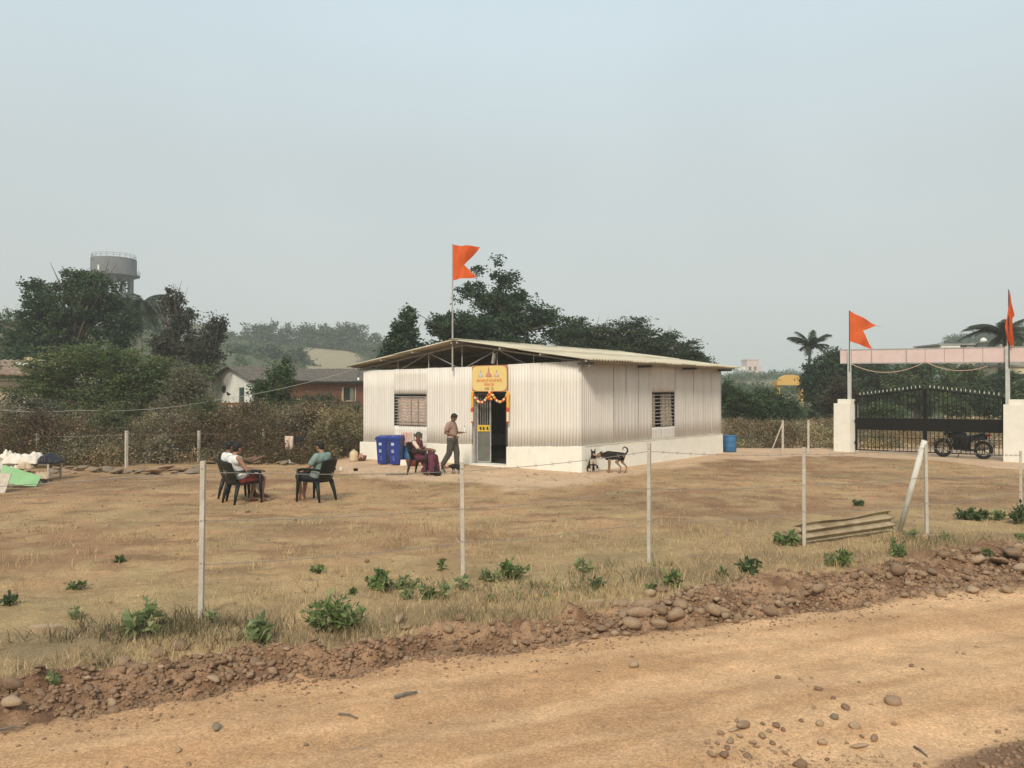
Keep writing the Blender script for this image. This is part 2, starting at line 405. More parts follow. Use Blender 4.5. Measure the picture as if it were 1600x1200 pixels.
plinth(DX1 + .0, WD + .07, -.07, .12, 0, 0, .60, .73).build('plinth', WHITE, shed)
m = plinth(.125, LN, WD + .07, WD - .12, 0, 0, .73, .71, 'y'); m.build('plinth', WHITE, shed)
plinth(.125, LN, -.1, .08, 0, 0, .5, .5, 'y').build('plinth', WHITE, shed)
MB().box(((DX0 + DX1) / 2, .05, -.02), (DX1 - DX0 - .002, .5, .14)).build('threshold', WHITE, shed)
MB().box((WD / 2, LN / 2 + .1, .0), (WD - .3, LN - .4, .08)).build('floor', DARK, shed)  # near-black floor: indoor shade put into the colour
# corrugated wall sheets, each its own piece
def wsheet(a0, a1, z0, z1, mapf, pitch, amp, out, mt, name='wall_sheet', th=.004, ridge=1.0):
    """mapf(a, off)->(x,y); z0,z1 functions of a"""
    m = MB(); per = 6 if amp > .004 else 4; n = max(4, int(round((a1 - a0) / pitch * per)))
    rows = 4
    vs = []
    j0 = random.uniform(-.008, .008)
    for r_ in range(rows + 1):
        for i in range(n + 1):
            a = lerp(a0, a1, i / n); s_ = math.sin(2 * PI * a / pitch)
            s_ = math.copysign(abs(s_) ** ridge, s_)
            off = amp * s_ + out
            x, y = mapf(a, off); vs.append((x, y, lerp(z0(a), z1(a) + (0 if name != 'wall_sheet' else j0), r_ / rows)))
    W_ = n + 1
    fs = [(j * W_ + i, j * W_ + i + 1, (j + 1) * W_ + i + 1, (j + 1) * W_ + i) for j in range(rows) for i in range(n)]
    m.add(vs, fs); o = m.build(name, mt, shed, smooth=True)
    md = o.modifiers.new('thickness', 'SOLIDIFY'); md.thickness = th; md.offset = 0
    return o
fmap = lambda a, off: (a, -off)
def strip(edges, z0, z1, mapf, pitch, amp, mt, flip=0, base=.0, lap=.05, ridge=1.0):
    for i in range(len(edges) - 1):
        wsheet(edges[i] - (lap if i else 0), edges[i + 1], z0, z1, mapf, pitch, amp, base + .008 * (i % 2) + random.uniform(0, .003), mt, ridge=ridge)
wx0, wz1 = FR(616.5, 616); wx1, wz0 = FR(667, 667)
K = lambda v: (lambda a: v)
us = [568, 596, 624, 657, 683, 711]; ed = [FR(u, 600)[0] for u in us] + [DX0 - .03]; ed[0] = 0
# lower courses jump over the window opening
PT = .108
def cutstrip(edges, za, zb, x0, x1, w0, w1, mapf, pitch, amp, mt, ridge=1.0, zf=None):
    for i in range(len(edges) - 1):
        a0, a1 = edges[i] - (.04 if i else 0), edges[i + 1]; out = .008 * (i % 2) + random.uniform(0, .003)
        if a1 <= x0 or a0 >= x1:
            wsheet(a0, a1, za, zb, mapf, pitch, amp, out, mt, ridge=ridge); continue
        if a0 < x0: wsheet(a0, x0, za, zb, mapf, pitch, amp, out, mt, ridge=ridge)
        if a1 > x1: wsheet(x1, a1, za, zb, mapf, pitch, amp, out, mt, ridge=ridge)
        b0, b1 = max(a0, x0), min(a1, x1)
        wsheet(b0, b1, za, K(w0), mapf, pitch, amp, out, mt, ridge=ridge); wsheet(b0, b1, K(w1), zb, mapf, pitch, amp, out, mt, ridge=ridge)
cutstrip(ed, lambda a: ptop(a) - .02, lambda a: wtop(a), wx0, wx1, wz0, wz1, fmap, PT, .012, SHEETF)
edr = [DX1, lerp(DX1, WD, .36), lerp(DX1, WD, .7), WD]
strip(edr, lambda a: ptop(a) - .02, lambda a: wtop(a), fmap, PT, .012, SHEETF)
# side wall
smap = lambda a, off: (WD + off, a)
su = [908, 934, 958.5, 978.5, 997.5, 1014.5, 1032, 1055, 1070.5, 1083.5, 1098, 1111.5, 1125]
se = [SD(u, 620)[0] for u in su]; se[0] = .0; se.append(LN)
sy0, sz1 = SD(1018, 613); sy1, sz0 = SD(1053.5, 665)
swt = lambda a: np.interp(a, [0, LN], [3.17, 3.14]); spt = lambda a: np.interp(a, [0, LN], [.71, .69])
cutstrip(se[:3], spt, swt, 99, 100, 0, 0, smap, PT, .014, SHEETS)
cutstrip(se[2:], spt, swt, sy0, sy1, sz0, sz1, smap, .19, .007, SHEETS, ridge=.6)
# dark lap gaps of the side sheets
for i, a in enumerate(se[2:-1]):
    if sy0 < a < sy1: continue
    MB().box((WD + .010, a, 1.9), (.018, .007, 2.34)).build('lap_joint', STEEL, shed)
# far and left walls
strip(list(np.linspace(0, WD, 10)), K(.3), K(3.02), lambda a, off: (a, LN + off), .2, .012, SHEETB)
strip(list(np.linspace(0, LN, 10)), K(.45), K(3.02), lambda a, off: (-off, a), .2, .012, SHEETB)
MB().box((WD - .06, .06, 1.85), (.09, .09, 2.45)).build('corner_post', STEEL, shed)
MB().box((.07, .07, 1.75), (.09, .09, 2.4)).build('corner_post', STEEL, shed)
MB().box((WD - .07, LN - .07, 1.85), (.09, .09, 2.4)).build('corner_post', STEEL, shed)
# roof
ZE, ZR, XC = 3.13, 3.86, WD / 2; HW = WD / 2 + .6; LX0, LX1 = -.32, LN + .4
def roofz(x): return lerp(ZR, ZE, abs(x - XC) / HW)
def rsheet(side, y0, y1, f0, f1, lift):
    m = MB(); pitch = .15; n = int(round((y1 - y0) / pitch * 6)); vs = []
    sag = random.uniform(-.006, .006)
    for r_ in range(3):
        f = lerp(f0, f1, r_ / 2)
        for i in range(n + 1):
            y = lerp(y0, y1, i / n); x = XC + side * f * HW
            vs.append((x, y, roofz(x) + .022 * math.sin(2 * PI * y / pitch) + lift + sag * math.sin(PI * r_ / 2)))
    W_ = n + 1
    fs = [(j * W_ + i, j * W_ + i + 1, (j + 1) * W_ + i + 1, (j + 1) * W_ + i)[::(1 if side > 0 else -1)] for j in range(2) for i in range(n)]
    m.add(vs, fs); o = m.build('roof_sheet', ROOFM, shed, smooth=True)
    md = o.modifiers.new('thickness', 'SOLIDIFY'); md.thickness = .009; md.offset = 0
ye = list(np.arange(LX0, LX1 - .3, 1.05)) + [LX1]
for side in (-1, 1):
    for i in range(len(ye) - 1):
        rsheet(side, ye[i], ye[i + 1] + (.07 if i < len(ye) - 2 else 0), .0 if side else 0, .53, .012 + .012 * (i % 2))
        rsheet(side, ye[i], ye[i + 1] + (.07 if i < len(ye) - 2 else 0), .5, 1.0 + random.uniform(-.004, .006), -.004 + .012 * (i % 2))
m = MB()
m.slab(lambda a, b: (XC + (b - .5) * .36, lerp(LX0 - .01, LX1, a), roofz(XC + (b - .5) * .36) + .055), 1, 2, (0, 0, 1), .01)
m.build('ridge_cap', ROOFM, shed)
# trusses: front one as seen, three more inside
tz = lambda x: roofz(x) - .13
def truss(y, real=True):
    def bar(p, q, r=.02): m = MB().tube([(p[0], y, p[1]), (q[0], y, q[1])], r, 6); m.build('truss_member', STEEL, shed)
    zb = 2.95; xl, xr = -.3, WD + .3
    bar((xl, tz(xl)), (XC, tz(XC)), .026); bar((XC, tz(XC)), (xr, tz(xr)), .026); bar((.05, zb), (WD - .05, zb), .022)
    xs = [FR(u, 560, y)[0] for u in (589, 622, 670, 722, 777, 834, 880)]
    for x in xs: bar((x, zb), (x, tz(x)), .017)
    for a, b in ((1, 2), (3, 2), (3, 4), (5, 4)): bar((xs[a], zb), (xs[b], tz(xs[b])), .014)
for y in (.17, 2.4, 4.7, 7.0, 9.05): truss(y)
for x in (-.35, 1.2, 2.7, XC - .12, XC + .12, 6.4, 7.9, WD + .35):
    z = roofz(x) - .065
    MB().box((x, (LX0 + LX1) / 2, z), (.045, LX1 - LX0 - .06, .06)).build('purlin', STEEL, shed)
# rafter ends seen under the right eave
for u in (912, 1005, 1075, 1130):
    y = min(SD(u, 575, .2)[0], LN + .1)
    MB().box((WD + .27, y, roofz(WD + .27) - .15), (.5, .09, .07)).build('rafter_end', DARKSTEEL, shed)
m = MB(); yy = .1
m.bar((WD + .02, -.1, 3.03), (WD + .5, -.12, 3.05), .03).bar((WD + .02, .12, 2.98), (WD + .42, -.2, 2.96), .03).tube([(WD + .05, .1, 2.95), (WD + .2, -.1, 2.84)], .006, 5)
m.build('loose_bracket', STEEL, shed)
# left eave ends with lamp hanging under it
for y in (.2, 3.2, 6.2): MB().box((-.27, y, roofz(-.27) - .15), (.5, .06, .06)).build('rafter_end', STEEL, shed)
# front window: frame, curtain, bars
def window(o0, o1, z0, z1, mapp, nb, label, gap=None):
    """mapp(a, depth, z)->point; depth positive inwards"""
    w_ = thing('window', None, None); w_.parent = shed
    del_keys = [k for k in ('label', 'category') if k in w_]
    def bar(a, b, mt, r, nm): MB().bar(a, b, r).build(nm, mt, w_)
    FM_ = DARKSTEEL if nb == 9 else STEEL
    bar(mapp(o0, .0, z0), mapp(o0, .0, z1), DARKSTEEL, .022, 'frame'); bar(mapp(o1, .0, z0), mapp(o1, .0, z1), FM_, .022, 'frame')
    bar(mapp(o0 + .018, .0, z0), mapp(o1 - .018, .0, z0), FM_, .022, 'frame'); bar(mapp(o0 + .018, .0, z1), mapp(o1 - .018, .0, z1), DARKSTEEL, .022, 'frame')
    for i in range(nb):
        z = lerp(z0, z1, (i + .8) / (nb + .6)); MB().tube([mapp(o0, .02, z), mapp(o1, .02, z)], .013, 6).build('window_bar', STEEL, w_)
    return w_
fm = lambda a, dp, z: Vector((a, dp, z))
w1 = window(wx0, wx1, wz0, wz1, fm, 10, '')
wc = (wx0 + wx1) / 2
for x in (wx0 + .07, wx0 + .14, wc, wc + .33): MB().tube([(x, .035, wz0), (x, .035, wz1)], .008, 6).build('window_bar', DARKSTEEL, w1)
def curtain(a0, a1, z0, z1, mapp, dp, amp, k, mt, par, nm='curtain'):
    MB().sheet(lambda s_, t_: mapp(lerp(a0, a1, s_) , dp + amp * math.sin(s_ * k) * (1 - .5 * t_) + .02 * math.sin(s_ * k * 2.3 + t_ * 3), lerp(z0, z1, t_)), 30, 6).build(nm, mt, par, smooth=True)
curtain(wx0 + .0, wx1, wz0 + .02, wz1 - .08, fm, .12, .03, 26, CLOTHC, w1)
MB().box((wc, .09, wz0 + .1), (wx1 - wx0 - .05, .02, .13)).build('sill_board', mat('sill_brick', (.45, .30, .22), (.62, .5, .4), 9, .9), w1)
sm = lambda a, dp, z: Vector((WD - dp, a, z))
w2 = window(sy0, sy1, sz0, sz1, sm, 9, '')
CL2 = mat('pale_curtain', (.50, .42, .33), (.36, .28, .21), 7, .95)
curtain(sy0, lerp(sy0, sy1, .27), sz0, sz1 - .05, sm, .10, .025, 14, CL2, w2)
curtain(lerp(sy0, sy1, .52), lerp(sy0, sy1, 1.0), sz0, sz1 - .05, sm, .10, .03, 16, CL2, w2)
for x in np.linspace(sy0 + .1, sy1 - .1, 7): MB().tube([sm(x, .05, sz1 - .5), sm(x, .05, sz1)], .007, 5).build('window_bar', DARKSTEEL, w2)
# door: frame, open leaf with grille above and panel below
dz1 = FR(760, 612.5)[1]; dz0 = .06
m = MB(); m.box((DX0 + .03, .02, (dz0 + dz1) / 2), (.055, .09, dz1 - dz0)).build('door_frame', STEEL, shed)
MB().box((DX1 - .03, .02, (dz0 + dz1) / 2), (.055, .09, dz1 - dz0)).build('door_frame', DARKSTEEL, shed)
MB().box(((DX0 + DX1) / 2, .02, dz1 - .02), (DX1 - DX0 - .12, .09, .05)).build('door_frame', DARKSTEEL, shed)
door = bpy.data.objects.new('door', None); COL.objects.link(door); door.parent = shed
door.location = (DX0 + .07, .07, dz0); door.rotation_euler = (0, 0, R(28)); door.empty_display_size = .2
DW, DH = .80, dz1 - dz0 - .06
GREYP = mat('door_grey', (.10, .105, .09), (.15, .15, .13), 3, .5)
fr = lambda a, b, w_=.035: MB().bar((a[0], 0, a[1]), (b[0], 0, b[1]), w_).build('door_rail', STEEL, door)
fr((.02, .02), (.02, DH)); fr((DW * .55, .02), (DW * .55, DH)); fr((.04, .02), (DW * .55 - .02, .02)); fr((.04, DH), (DW * .55 - .02, DH)); fr((.04, DH * .5), (DW * .55 - .02, DH * .5))
MB().box((DW * .275, .0, DH * .25), (DW * .55 - .04, .012, DH * .5 - .04)).build('door_panel', GREYP, door)
for i in range(7): MB().tube([(lerp(.06, DW * .55 - .04, i / 6), 0, DH * .5), (lerp(.06, DW * .55 - .04, i / 6), 0, DH)], .008, 6).build('door_bar', STEEL, door)
YEL = mat('yellow_plate', (.62, .42, .04), rough=.5)
MB().box((DW * .275, -.025, DH * .5), (DW * .5, .006, .2)).build('name_plate', YEL, door)
for i, x in enumerate((.12, .22, .34)):
    m = MB(); m.ball((x, -.03, DH * .5), (.035, .003, .05), 7, 5); m.ball((x + .02, -.031, DH * .5 - .03), (.025, .003, .03), 6, 4)
    m.build('plate_mark', DARK, door)
# signboard above the door
bx0, bz1 = FR(738.5, 571.5, -.08); bx1, bz0 = FR(793.5, 612, -.08)
BAN = mat('banner_yellow', (.76, .58, .22), (.72, .54, .22), 2, .6); RED = mat('print_red', (.60, .08, .03), rough=.7); MAR = mat('print_maroon', (.42, .16, .10), (.5, .28, .14), 30, .7)
BROWN = mat('print_brown', (.16, .09, .05), rough=.7)
ban = thing('signboard', 'yellow printed signboard with three seated figures fixed above the shed doorway', 'signboard', tuple(AO + E1 * bx0 - S1 * .1 + Vector((0, 0, bz0))), RZ)
BW, BH = bx1 - bx0, bz1 - bz0
MB().box((BW / 2, 0, BH / 2), (BW, .025, BH)).build('board', MAR, ban)
# cream-yellow oval field with cut corners
m = MB(); pts = []
for i in range(48):
    t = 2 * PI * i / 48; cx, cz = math.cos(t), math.sin(t)
    pts.append((BW / 2 + math.copysign(abs(cx) ** .30, cx) * BW * .49, -.0145, BH / 2 + math.copysign(abs(cz) ** .36, cz) * BH * .475))
m.add([(p[0], p[1], p[2]) for p in pts] + [(p[0], -.0175, p[2]) for p in pts], [tuple(range(48, 96))] + [(i, (i + 1) % 48, 48 + (i + 1) % 48, 48 + i) for i in range(48)])
m.build('printed_field', BAN, ban)
def disc(c, rx, rz, y, n=12, a0=0): return [(c[0] + math.cos(a0 + 2 * PI * i / n) * rx, y, c[1] + math.sin(a0 + 2 * PI * i / n) * rz) for i in range(n)]
def flat(pts, y, nm, mt, par):
    n = len(pts); m = MB(); m.add([(p[0], y, p[1]) for p in pts] + [(p[0], y - .003, p[1]) for p in pts], [tuple(range(n, 2 * n)), tuple(range(n - 1, -1, -1))] + [(i, (i + 1) % n, n + (i + 1) % n, n + i) for i in range(n)])
    return m.build(nm, mt, par)
BLU = mat('print_blue', (.45, .58, .62), rough=.7); PNK = mat('print_pink', (.62, .25, .18), rough=.7); LIL = mat('print_lilac', (.62, .48, .48), rough=.7); SKP = mat('print_skin', (.42, .24, .12), rough=.7)
for cx, k, mt in ((.26, .85, BLU), (.49, 1.1, PNK), (.71, .85, LIL)):
    x = BW * cx; z = BH * .55; s_ = BH * .33 * k
    flat([(x - s_ * .42, z), (x + s_ * .42, z), (x + s_ * .36, z + s_ * .3), (x - s_ * .36, z + s_ * .34)], -.0178, 'print_seat', MAR, ban)
    flat([(x - s_ * .30, z + s_ * .06), (x + s_ * .30, z + s_ * .06), (x + s_ * .22, z + s_ * .34), (x + s_ * .1, z + s_ * .66), (x - s_ * .1, z + s_ * .66), (x - s_ * .22, z + s_ * .34)], -.0212, 'print_figure', mt, ban)
    flat([(x + math.cos(i * PI / 5) * s_ * .09, z + s_ * .77 + math.sin(i * PI / 5) * s_ * .13) for i in range(10)], -.0212, 'print_head', SKP, ban)
    if k > 1: flat([(x - s_ * .09, z + s_ * .88), (x + s_ * .09, z + s_ * .88), (x, z + s_ * 1.12)], -.0212, 'print_crown', PNK, ban)
def text(s_, size, x, z, y, mt, par, name, wscale=1):
    cu = bpy.data.curves.new('lettering', 'FONT'); cu.body = s_; cu.size = size; cu.align_x = 'CENTER'; cu.extrude = .001
    o = bpy.data.objects.new('lettering', cu); COL.objects.link(o)
    bpy.context.view_layer.update(); me = bpy.data.meshes.new_from_object(o.evaluated_get(bpy.context.evaluated_depsgraph_get()))
    bpy.data.objects.remove(o); me.materials.clear(); me.materials.append(mt)
    o = link(name, me, par); o.location = (x, y, z); o.rotation_euler = (R(90), 0, 0); o.scale = (wscale, 1, 1); return o
text('ओंकार कालदेव श्री भवानी चरणी सेवा पीठ', .125, BW / 2, BH * .36, -.0195, RED, ban, 'lettering', .52)
text('विश्वस्त मंडळ', .12, BW / 2, BH * .215, -.0195, RED, ban, 'lettering', .6)
text('शाखा - पेठ', .12, BW / 2, BH * .06, -.0195, BROWN, ban, 'lettering', .75)
# floodlight in the gable
x, z = FR(773, 560, .05)
fl = thing('floodlight', 'slim grey floodlight hanging in the open gable above the signboard', 'floodlight', tuple(AO + E1 * x + Vector((0, 0, z))), RZ)
MB().box((0, 0, 0), (.09, .07, .32), Matrix.Rotation(R(12), 3, 'Y')).build('housing', STEEL, fl)
MB().box((.0, -.042, -.01), (.06, .01, .24), Matrix.Rotation(R(12), 3, 'Y')).build('lens', mat('lamp_lens', (.28, .25, .2), rough=.3), fl)
MB().bar((-.03, .02, .16), (-.05, .1, .26), .02).build('bracket', STEEL, fl)
# garlands
MARI = mat('marigold', (.72, .34, .03), (.78, .50, .06), 30, .9); ORR = mat('marigold_red', (.60, .09, .03), rough=.9); PALE = mat('garland_white', (.75, .62, .45), rough=.9)
def beads(pts, r, mf, name, par, nm='flower'):
    for i, p in enumerate(pts):
        m = MB(); m.ball((0, 0, 0), (r, r, r * .9), 7, 5); o = m.build(nm, mf(i), par); o.location = p
gar = thing('garland', 'marigold garland swagged across the shed doorway with long hanging ends', 'garland', tuple(AO + E1 * DX0 - S1 * .12), RZ)
gx = lambda u: FR(u, 620, -.12)[0] - DX0
gzv = lambda u, v: FR(u, v, -.12)[1]
P_ = []
for (u0, u1, vlow) in ((738, 765, 629), (768, 794, 628)):
    for i in range(13):
        t = i / 12; u = lerp(u0, u1, t); v = lerp(613, vlow, 1 - (2 * t - 1) ** 2); P_.append((gx(u), 0, gzv(u, v)))
SWAG = [MB().ball((0, 0, 0), (.044, .044, .042), 7, 5).mesh('flower', m_) for m_ in (MARI, PALE, PALE, ORR)]
for i, p in enumerate(P_): link('flower', SWAG[[0, 3, 1, 3, 2][i % 5]], gar, p)
for u in (738.5, 794):
    for i in range(18):
        v = 613 + i * 1.75; p = (gx(u) + random.uniform(-.01, .01), -.02, gzv(u, v))
        link('flower', SWAG[0 if i < 14 else 3], gar, p)
    for i in range(8): link('flower', SWAG[1], gar, (gx(u), -.02, gzv(u, 645 + i * 1.8)))
    link('flower', SWAG[3], gar, (gx(u), -.02, gzv(u, 659)))
for i in range(14):
    a = random.uniform(0, 2 * PI); link('flower', SWAG[3 if i % 4 else 0], gar, (gx(766.5) + math.cos(a) * .06, -.03, gzv(766.5, 614 + i * .8) + 0))
# flagpoles and flags
ORG = mat('saffron_cloth', (.78, .15, .035), (.70, .11, .025), 3, .8, trans=.35)
def flag(pole_base, top_z, outline, label, rad=.018, folds=2.0, dirx=(1, 0, 0), pole_mat=None, sway=.1):
    """outline: list of (s along, z down) upper and lower edges sampled"""
    b = Vector(pole_base); t = thing('flag', label, 'flag', tuple(b), 0)
    H = top_z - b.z
    MB().tube([(0, 0, 0), (0, 0, H + .02)], [rad, rad * .8], 8).build('flag_pole', pole_mat or STEEL, t)
    up, lo = outline; D = Vector(dirx).normalized(); N = Vector((-D.y, D.x, 0))
    def fn(a, b_):
        s1, z1 = up(b_); s0, z0 = lo(b_)
        # a: 0 top..1 bottom, b_: 0 pole .. 1 fly
        s_ = lerp(s1, s0, a); z = lerp(z1, z0, a)
        return D * s_ + N * (sway * math.sin(s_ * 7 * folds + a * 3.0) * min(1, s_ * 3) + .03 * math.sin(a * 9 + s_ * 4) * min(1, s_ * 4)) + Vector((0, 0, H - z))
    return t, fn
def cloth(t, quads, mt=ORG, nm='flag_cloth'):
    m = MB()
    for fn, nu, nv in quads: m.sheet(fn, nu, nv)
    o = m.build(nm, mt, t, smooth=True); return o
def swallow(t, H, D, up_tip, lo_tip, notch, h, sway, folds, phase=0, amp2=.04):
    """swallow-tailed pennant: upper and lower tail meet at the notch; coordinates (s, z-down)"""
    D = Vector(D).normalized(); N = Vector((-D.y, D.x, 0))
    def pos(s_, z):
        k = min(1, s_ * 3)
        return D * s_ + N * (sway * math.sin(s_ * folds + z * 2.2 + phase) + amp2 * math.sin(z * 8 + s_ * 5)) * k + Vector((0, 0, H - z))
    zn = notch[1]; m = MB()
    def tail(z0, z1, tip, nc):
        # quad patch from pole edge z0..z1 to (tip, notch)
        def f(a, b):
            top = (tip[0] * a, lerp(z0, tip[1], a)) if tip is up_tip else (nc[0] * a, lerp(z0, nc[1], a))
            bot = (nc[0] * a, lerp(z1, nc[1], a)) if tip is up_tip else (tip[0] * a, lerp(z1, tip[1], a))
            s_ = lerp(top[0], bot[0], b); z = lerp(top[1], bot[1], b) + .02 * math.sin(a * 9) * b * (1 - b) * 4
            return pos(s_, z)
        return f
    m.sheet(tail(0, h * .5, up_tip, notch), 16, 10); m.sheet(tail(h * .5, h, lo_tip, notch), 16, 10)
    me = m.mesh('flag_cloth', ORG, True); bm = bmesh.new(); bm.from_mesh(me); bmesh.ops.remove_doubles(bm, verts=bm.verts, dist=.002); bm.to_mesh(me); bm.free()
    return link('flag_cloth', me, t)
fp = AO + E1 * FR(707, 570, -.16)[0] - S1 * .16; fz = EYE + (HOR - 382) / FPX * fp.y; k = fp.y / FPX
fl = thing('flag', 'large saffron flag on a thin pole rising from the shed gable', 'flag', (fp.x, fp.y, 2.9))
MB().tube([(0, 0, 0), (0, 0, fz - 2.9 + .03)], [.028, .018], 8).build('flag_pole', STEEL, fl)
swallow(fl, fz - 2.9, (1, -.25, 0), (44 * k, 5 * k), (39 * k, 52 * k), (20 * k, 33 * k), 56 * k, .13, 9, 0, .06)
# cable with bulb going left from the eave
BLK = mat('black_rubber', (.02, .02, .02), rough=.6)
WIREM = mat('old_wire', (.30, .27, .24), rough=.7, metal=.3)
def sagline(a, b, sag, n=24):
    a = Vector(a); b = Vector(b); return [a.lerp(b, i / n) - Vector((0, 0, 4 * sag * (i / n) * (1 - i / n))) for i in range(n + 1)]
def cable(name, label, cat, pts, r, mt, group=None):
    o = thing(name, label, cat, tuple(pts[0]), 0, group); p0 = Vector(pts[0])
    MB().tube([Vector(p) - p0 for p in pts], r, 5).build('strand', mt, o); return o
ea = AO - E1 * .4 - S1 * .2 + Vector((0, 0, 3.0))
cable('cable', 'thin pale cable sagging from the shed eave to the scrub on the left', 'cable', sagline(ea, P(340, 625, 30), .1) + sagline(P(340, 625, 30), P(120, 641, 28), .15)[1:] + sagline(P(120, 641, 28), P(-40, 636, 27), .1)[1:], .008, mat('pale_cable', (.36, .33, .28), rough=.7))
lb = thing('light_bulb', 'small white light bulb hanging under the left corner of the shed roof', 'light bulb', tuple(P(560, 592, 28.3)))
MB().lathe([(.001, -.06), (.035, -.045), (.045, -.01), (.03, .03), (.018, .05)], n=10).build('glass', mat('bulb_glass', (.8, .8, .76), rough=.2), lb, smooth=True)
MB().lathe([(.02, .05), (.02, .11), (.012, .13)], n=8).build('holder', DARKSTEEL, lb)
MB().tube([(0, 0, .12), (.1, .0, .42)], .006, 5).build('cord', BLK, lb)

# ------------------------------------------------------------------ air
HAZE_D = .0010
hb = MB().box((5, 405, 15.5), (2000, 1100, 49)).build('haze', [], None)
hm = bpy.data.materials.new('haze_air'); hm.use_nodes = True; t = hm.node_tree; t.nodes.clear()
ho = t.nodes.new('ShaderNodeOutputMaterial'); pv = t.nodes.new('ShaderNodeVolumePrincipled')
pv.inputs['Color'].default_value = (.84, .90, .89, 1); pv.inputs['Density'].default_value = HAZE_D
t.links.new(pv.outputs[0], ho.inputs['Volume']); hb.data.materials.append(hm); hb['kind'] = 'stuff'

# ------------------------------------------------------------------ vegetation
BARK = mat('bark', (.10, .075, .055), (.17, .13, .10), 8, .95, .4, 20)
BARKG = mat('bark_grey', (.20, .17, .14), (.12, .10, .08), 8, .95)
def leafmat(name, trans=.38): return mat(name, (1, 1, 1), attr='tint', rough=.7, trans=trans, spec=.25)
LEAF = leafmat('leaf'); DRY = leafmat('dry_stem', .2)
def leaves(cent, rad, n, size, cols, flat_=.6, aspect=.5, droop=0, colvar=.25, fold=False):
    """cent (k,3), rad (k,3), n leaves per clump -> V, F, tint"""
    k = len(cent); C = np.repeat(cent, n, 0); Rr = np.repeat(rad, n, 0)
    q = RNG.normal(size=(k * n, 3)); q /= np.maximum(np.linalg.norm(q, axis=1, keepdims=True), 1e-6)
    q *= RNG.random((k * n, 1)) ** .45
    p = C + q * Rr
    u = RNG.normal(size=(k * n, 3)); u[:, 2] = u[:, 2] * flat_ - droop; u /= np.linalg.norm(u, axis=1, keepdims=True)
    w_ = RNG.normal(size=(k * n, 3)); w_ -= u * (u * w_).sum(1, keepdims=True); w_ /= np.linalg.norm(w_, axis=1, keepdims=True)
    s_ = size * (.6 + .8 * RNG.random((k * n, 1)))
    a = p; b = p + u * s_ * .5 + w_ * s_ * aspect * .5; c_ = p + u * s_; d = p + u * s_ * .5 - w_ * s_ * aspect * .5
    V = np.stack([a, b, c_, d], 1).reshape(-1, 3); F = np.arange(len(V)).reshape(-1, 4)
    cols = np.asarray(cols); ci = np.repeat(RNG.integers(0, len(cols), k), n)
    sw = RNG.random(k * n) < .3; ci = np.where(sw, RNG.integers(0, len(cols), k * n), ci)
    T = cols[ci] * (1 - colvar + 2 * colvar * RNG.random((k * n, 1)))
    return V, F, T
def in_lobes(lobes, n, surf=.55):
    """random points in ellipsoid lobes [(c, r)], biased outwards"""
    vol = np.array([l[1][0] * l[1][1] * l[1][2] for l in lobes]) ** .8; vol /= vol.sum()
    pick = RNG.choice(len(lobes), n, p=vol)
    C = np.array([lobes[i][0] for i in pick]); Q = np.array([lobes[i][1] for i in pick])
    q = RNG.normal(size=(n, 3)); q /= np.linalg.norm(q, axis=1, keepdims=True)
    q *= (surf + (1 - surf) * RNG.random((n, 1))) * (.9 + .25 * (RNG.random((n, 1)) - .5))
    return C + q * Q
def tree(name, label, cat, base, lobes, ncl, nlf, size, cols, clr, rt=.16, group=None, limbs=14, surf=.45, bark=BARK, flat_=.6, droop=0, fork=.35, colvar=.28, crown='crown', aspect=.5, trunks=1):
    base = Vector(base); t = thing(name, label, cat, tuple(base), 0, group)
    L = [(np.array(c) - np.array(base), np.array(r)) for c, r in lobes]
    cl = in_lobes(L, ncl, surf); rad = np.abs(RNG.normal(1, .3, (ncl, 1))) * np.array(clr)
    V, F, T = leaves(cl, rad, nlf, size, cols, flat_, aspect, droop, colvar)
    raw(crown, V, F, LEAF, t, tint=T)
    top = np.mean([c for c, r in L], 0); zmin = min(c[2] - r[2] for c, r in L)
    hz = max(.3, lerp(max(zmin, .3), top[2], fork)); m = MB()
    for k in range(trunks):
        off = Vector((random.uniform(-.4, .4), random.uniform(-.3, .3), 0)) * (k > 0)
        f = Vector((top[0] * .4 + off.x * 2, top[1] * .4, hz))
        mid = f * .5 + Vector((random.uniform(-.1, .1), 0, 0))
        m.tube([off - Vector((0, 0, .3)), mid + off * .5, f], [rt * 1.25, rt * .95, rt * .8], 8)
        for i in range(limbs // trunks):
            e_ = Vector(cl[RNG.integers(0, ncl)]); g = f.lerp(e_, .5) + Vector((random.uniform(-.3, .3), random.uniform(-.3, .3), random.uniform(.0, .5))) * (e_ - f).length * .2
            r0 = rt * random.uniform(.35, .6)
            m.tube([f - Vector((0, 0, .05)), g, e_], [r0, r0 * .6, r0 * .15], 5)
            for j in range(2):
                e2 = e_ + Vector((random.uniform(-1, 1), random.uniform(-1, 1), random.uniform(-.3, 1))) * (e_ - f).length * .3
                m.tube([g, g.lerp(e2, .6), e2], [r0 * .45, r0 * .3, r0 * .08], 4)
    m.build('trunk', bark, t, smooth=True)
    return t
def lob(u, v, ru, rv, d, depth=.8):
    p = P(u, v, d); k = d / FPX; return (tuple(p), (ru * k, ru * k * depth, rv * k))
def base_at(u, d): x = (u - 800) / FPX * d; return (x, d, G(x, d))
GD = [(.048, .085, .045), (.072, .115, .055), (.028, .055, .032)]
GM = [(.085, .125, .05), (.06, .10, .045), (.12, .15, .06)]
GO = [(.15, .18, .06), (.10, .14, .05), (.20, .215, .08)]
GY_ = [(.10, .095, .07), (.07, .07, .05), (.05, .055, .04)]
DB = [(.12, .085, .055), (.085, .06, .042), (.16, .12, .075), (.10, .10, .05)]
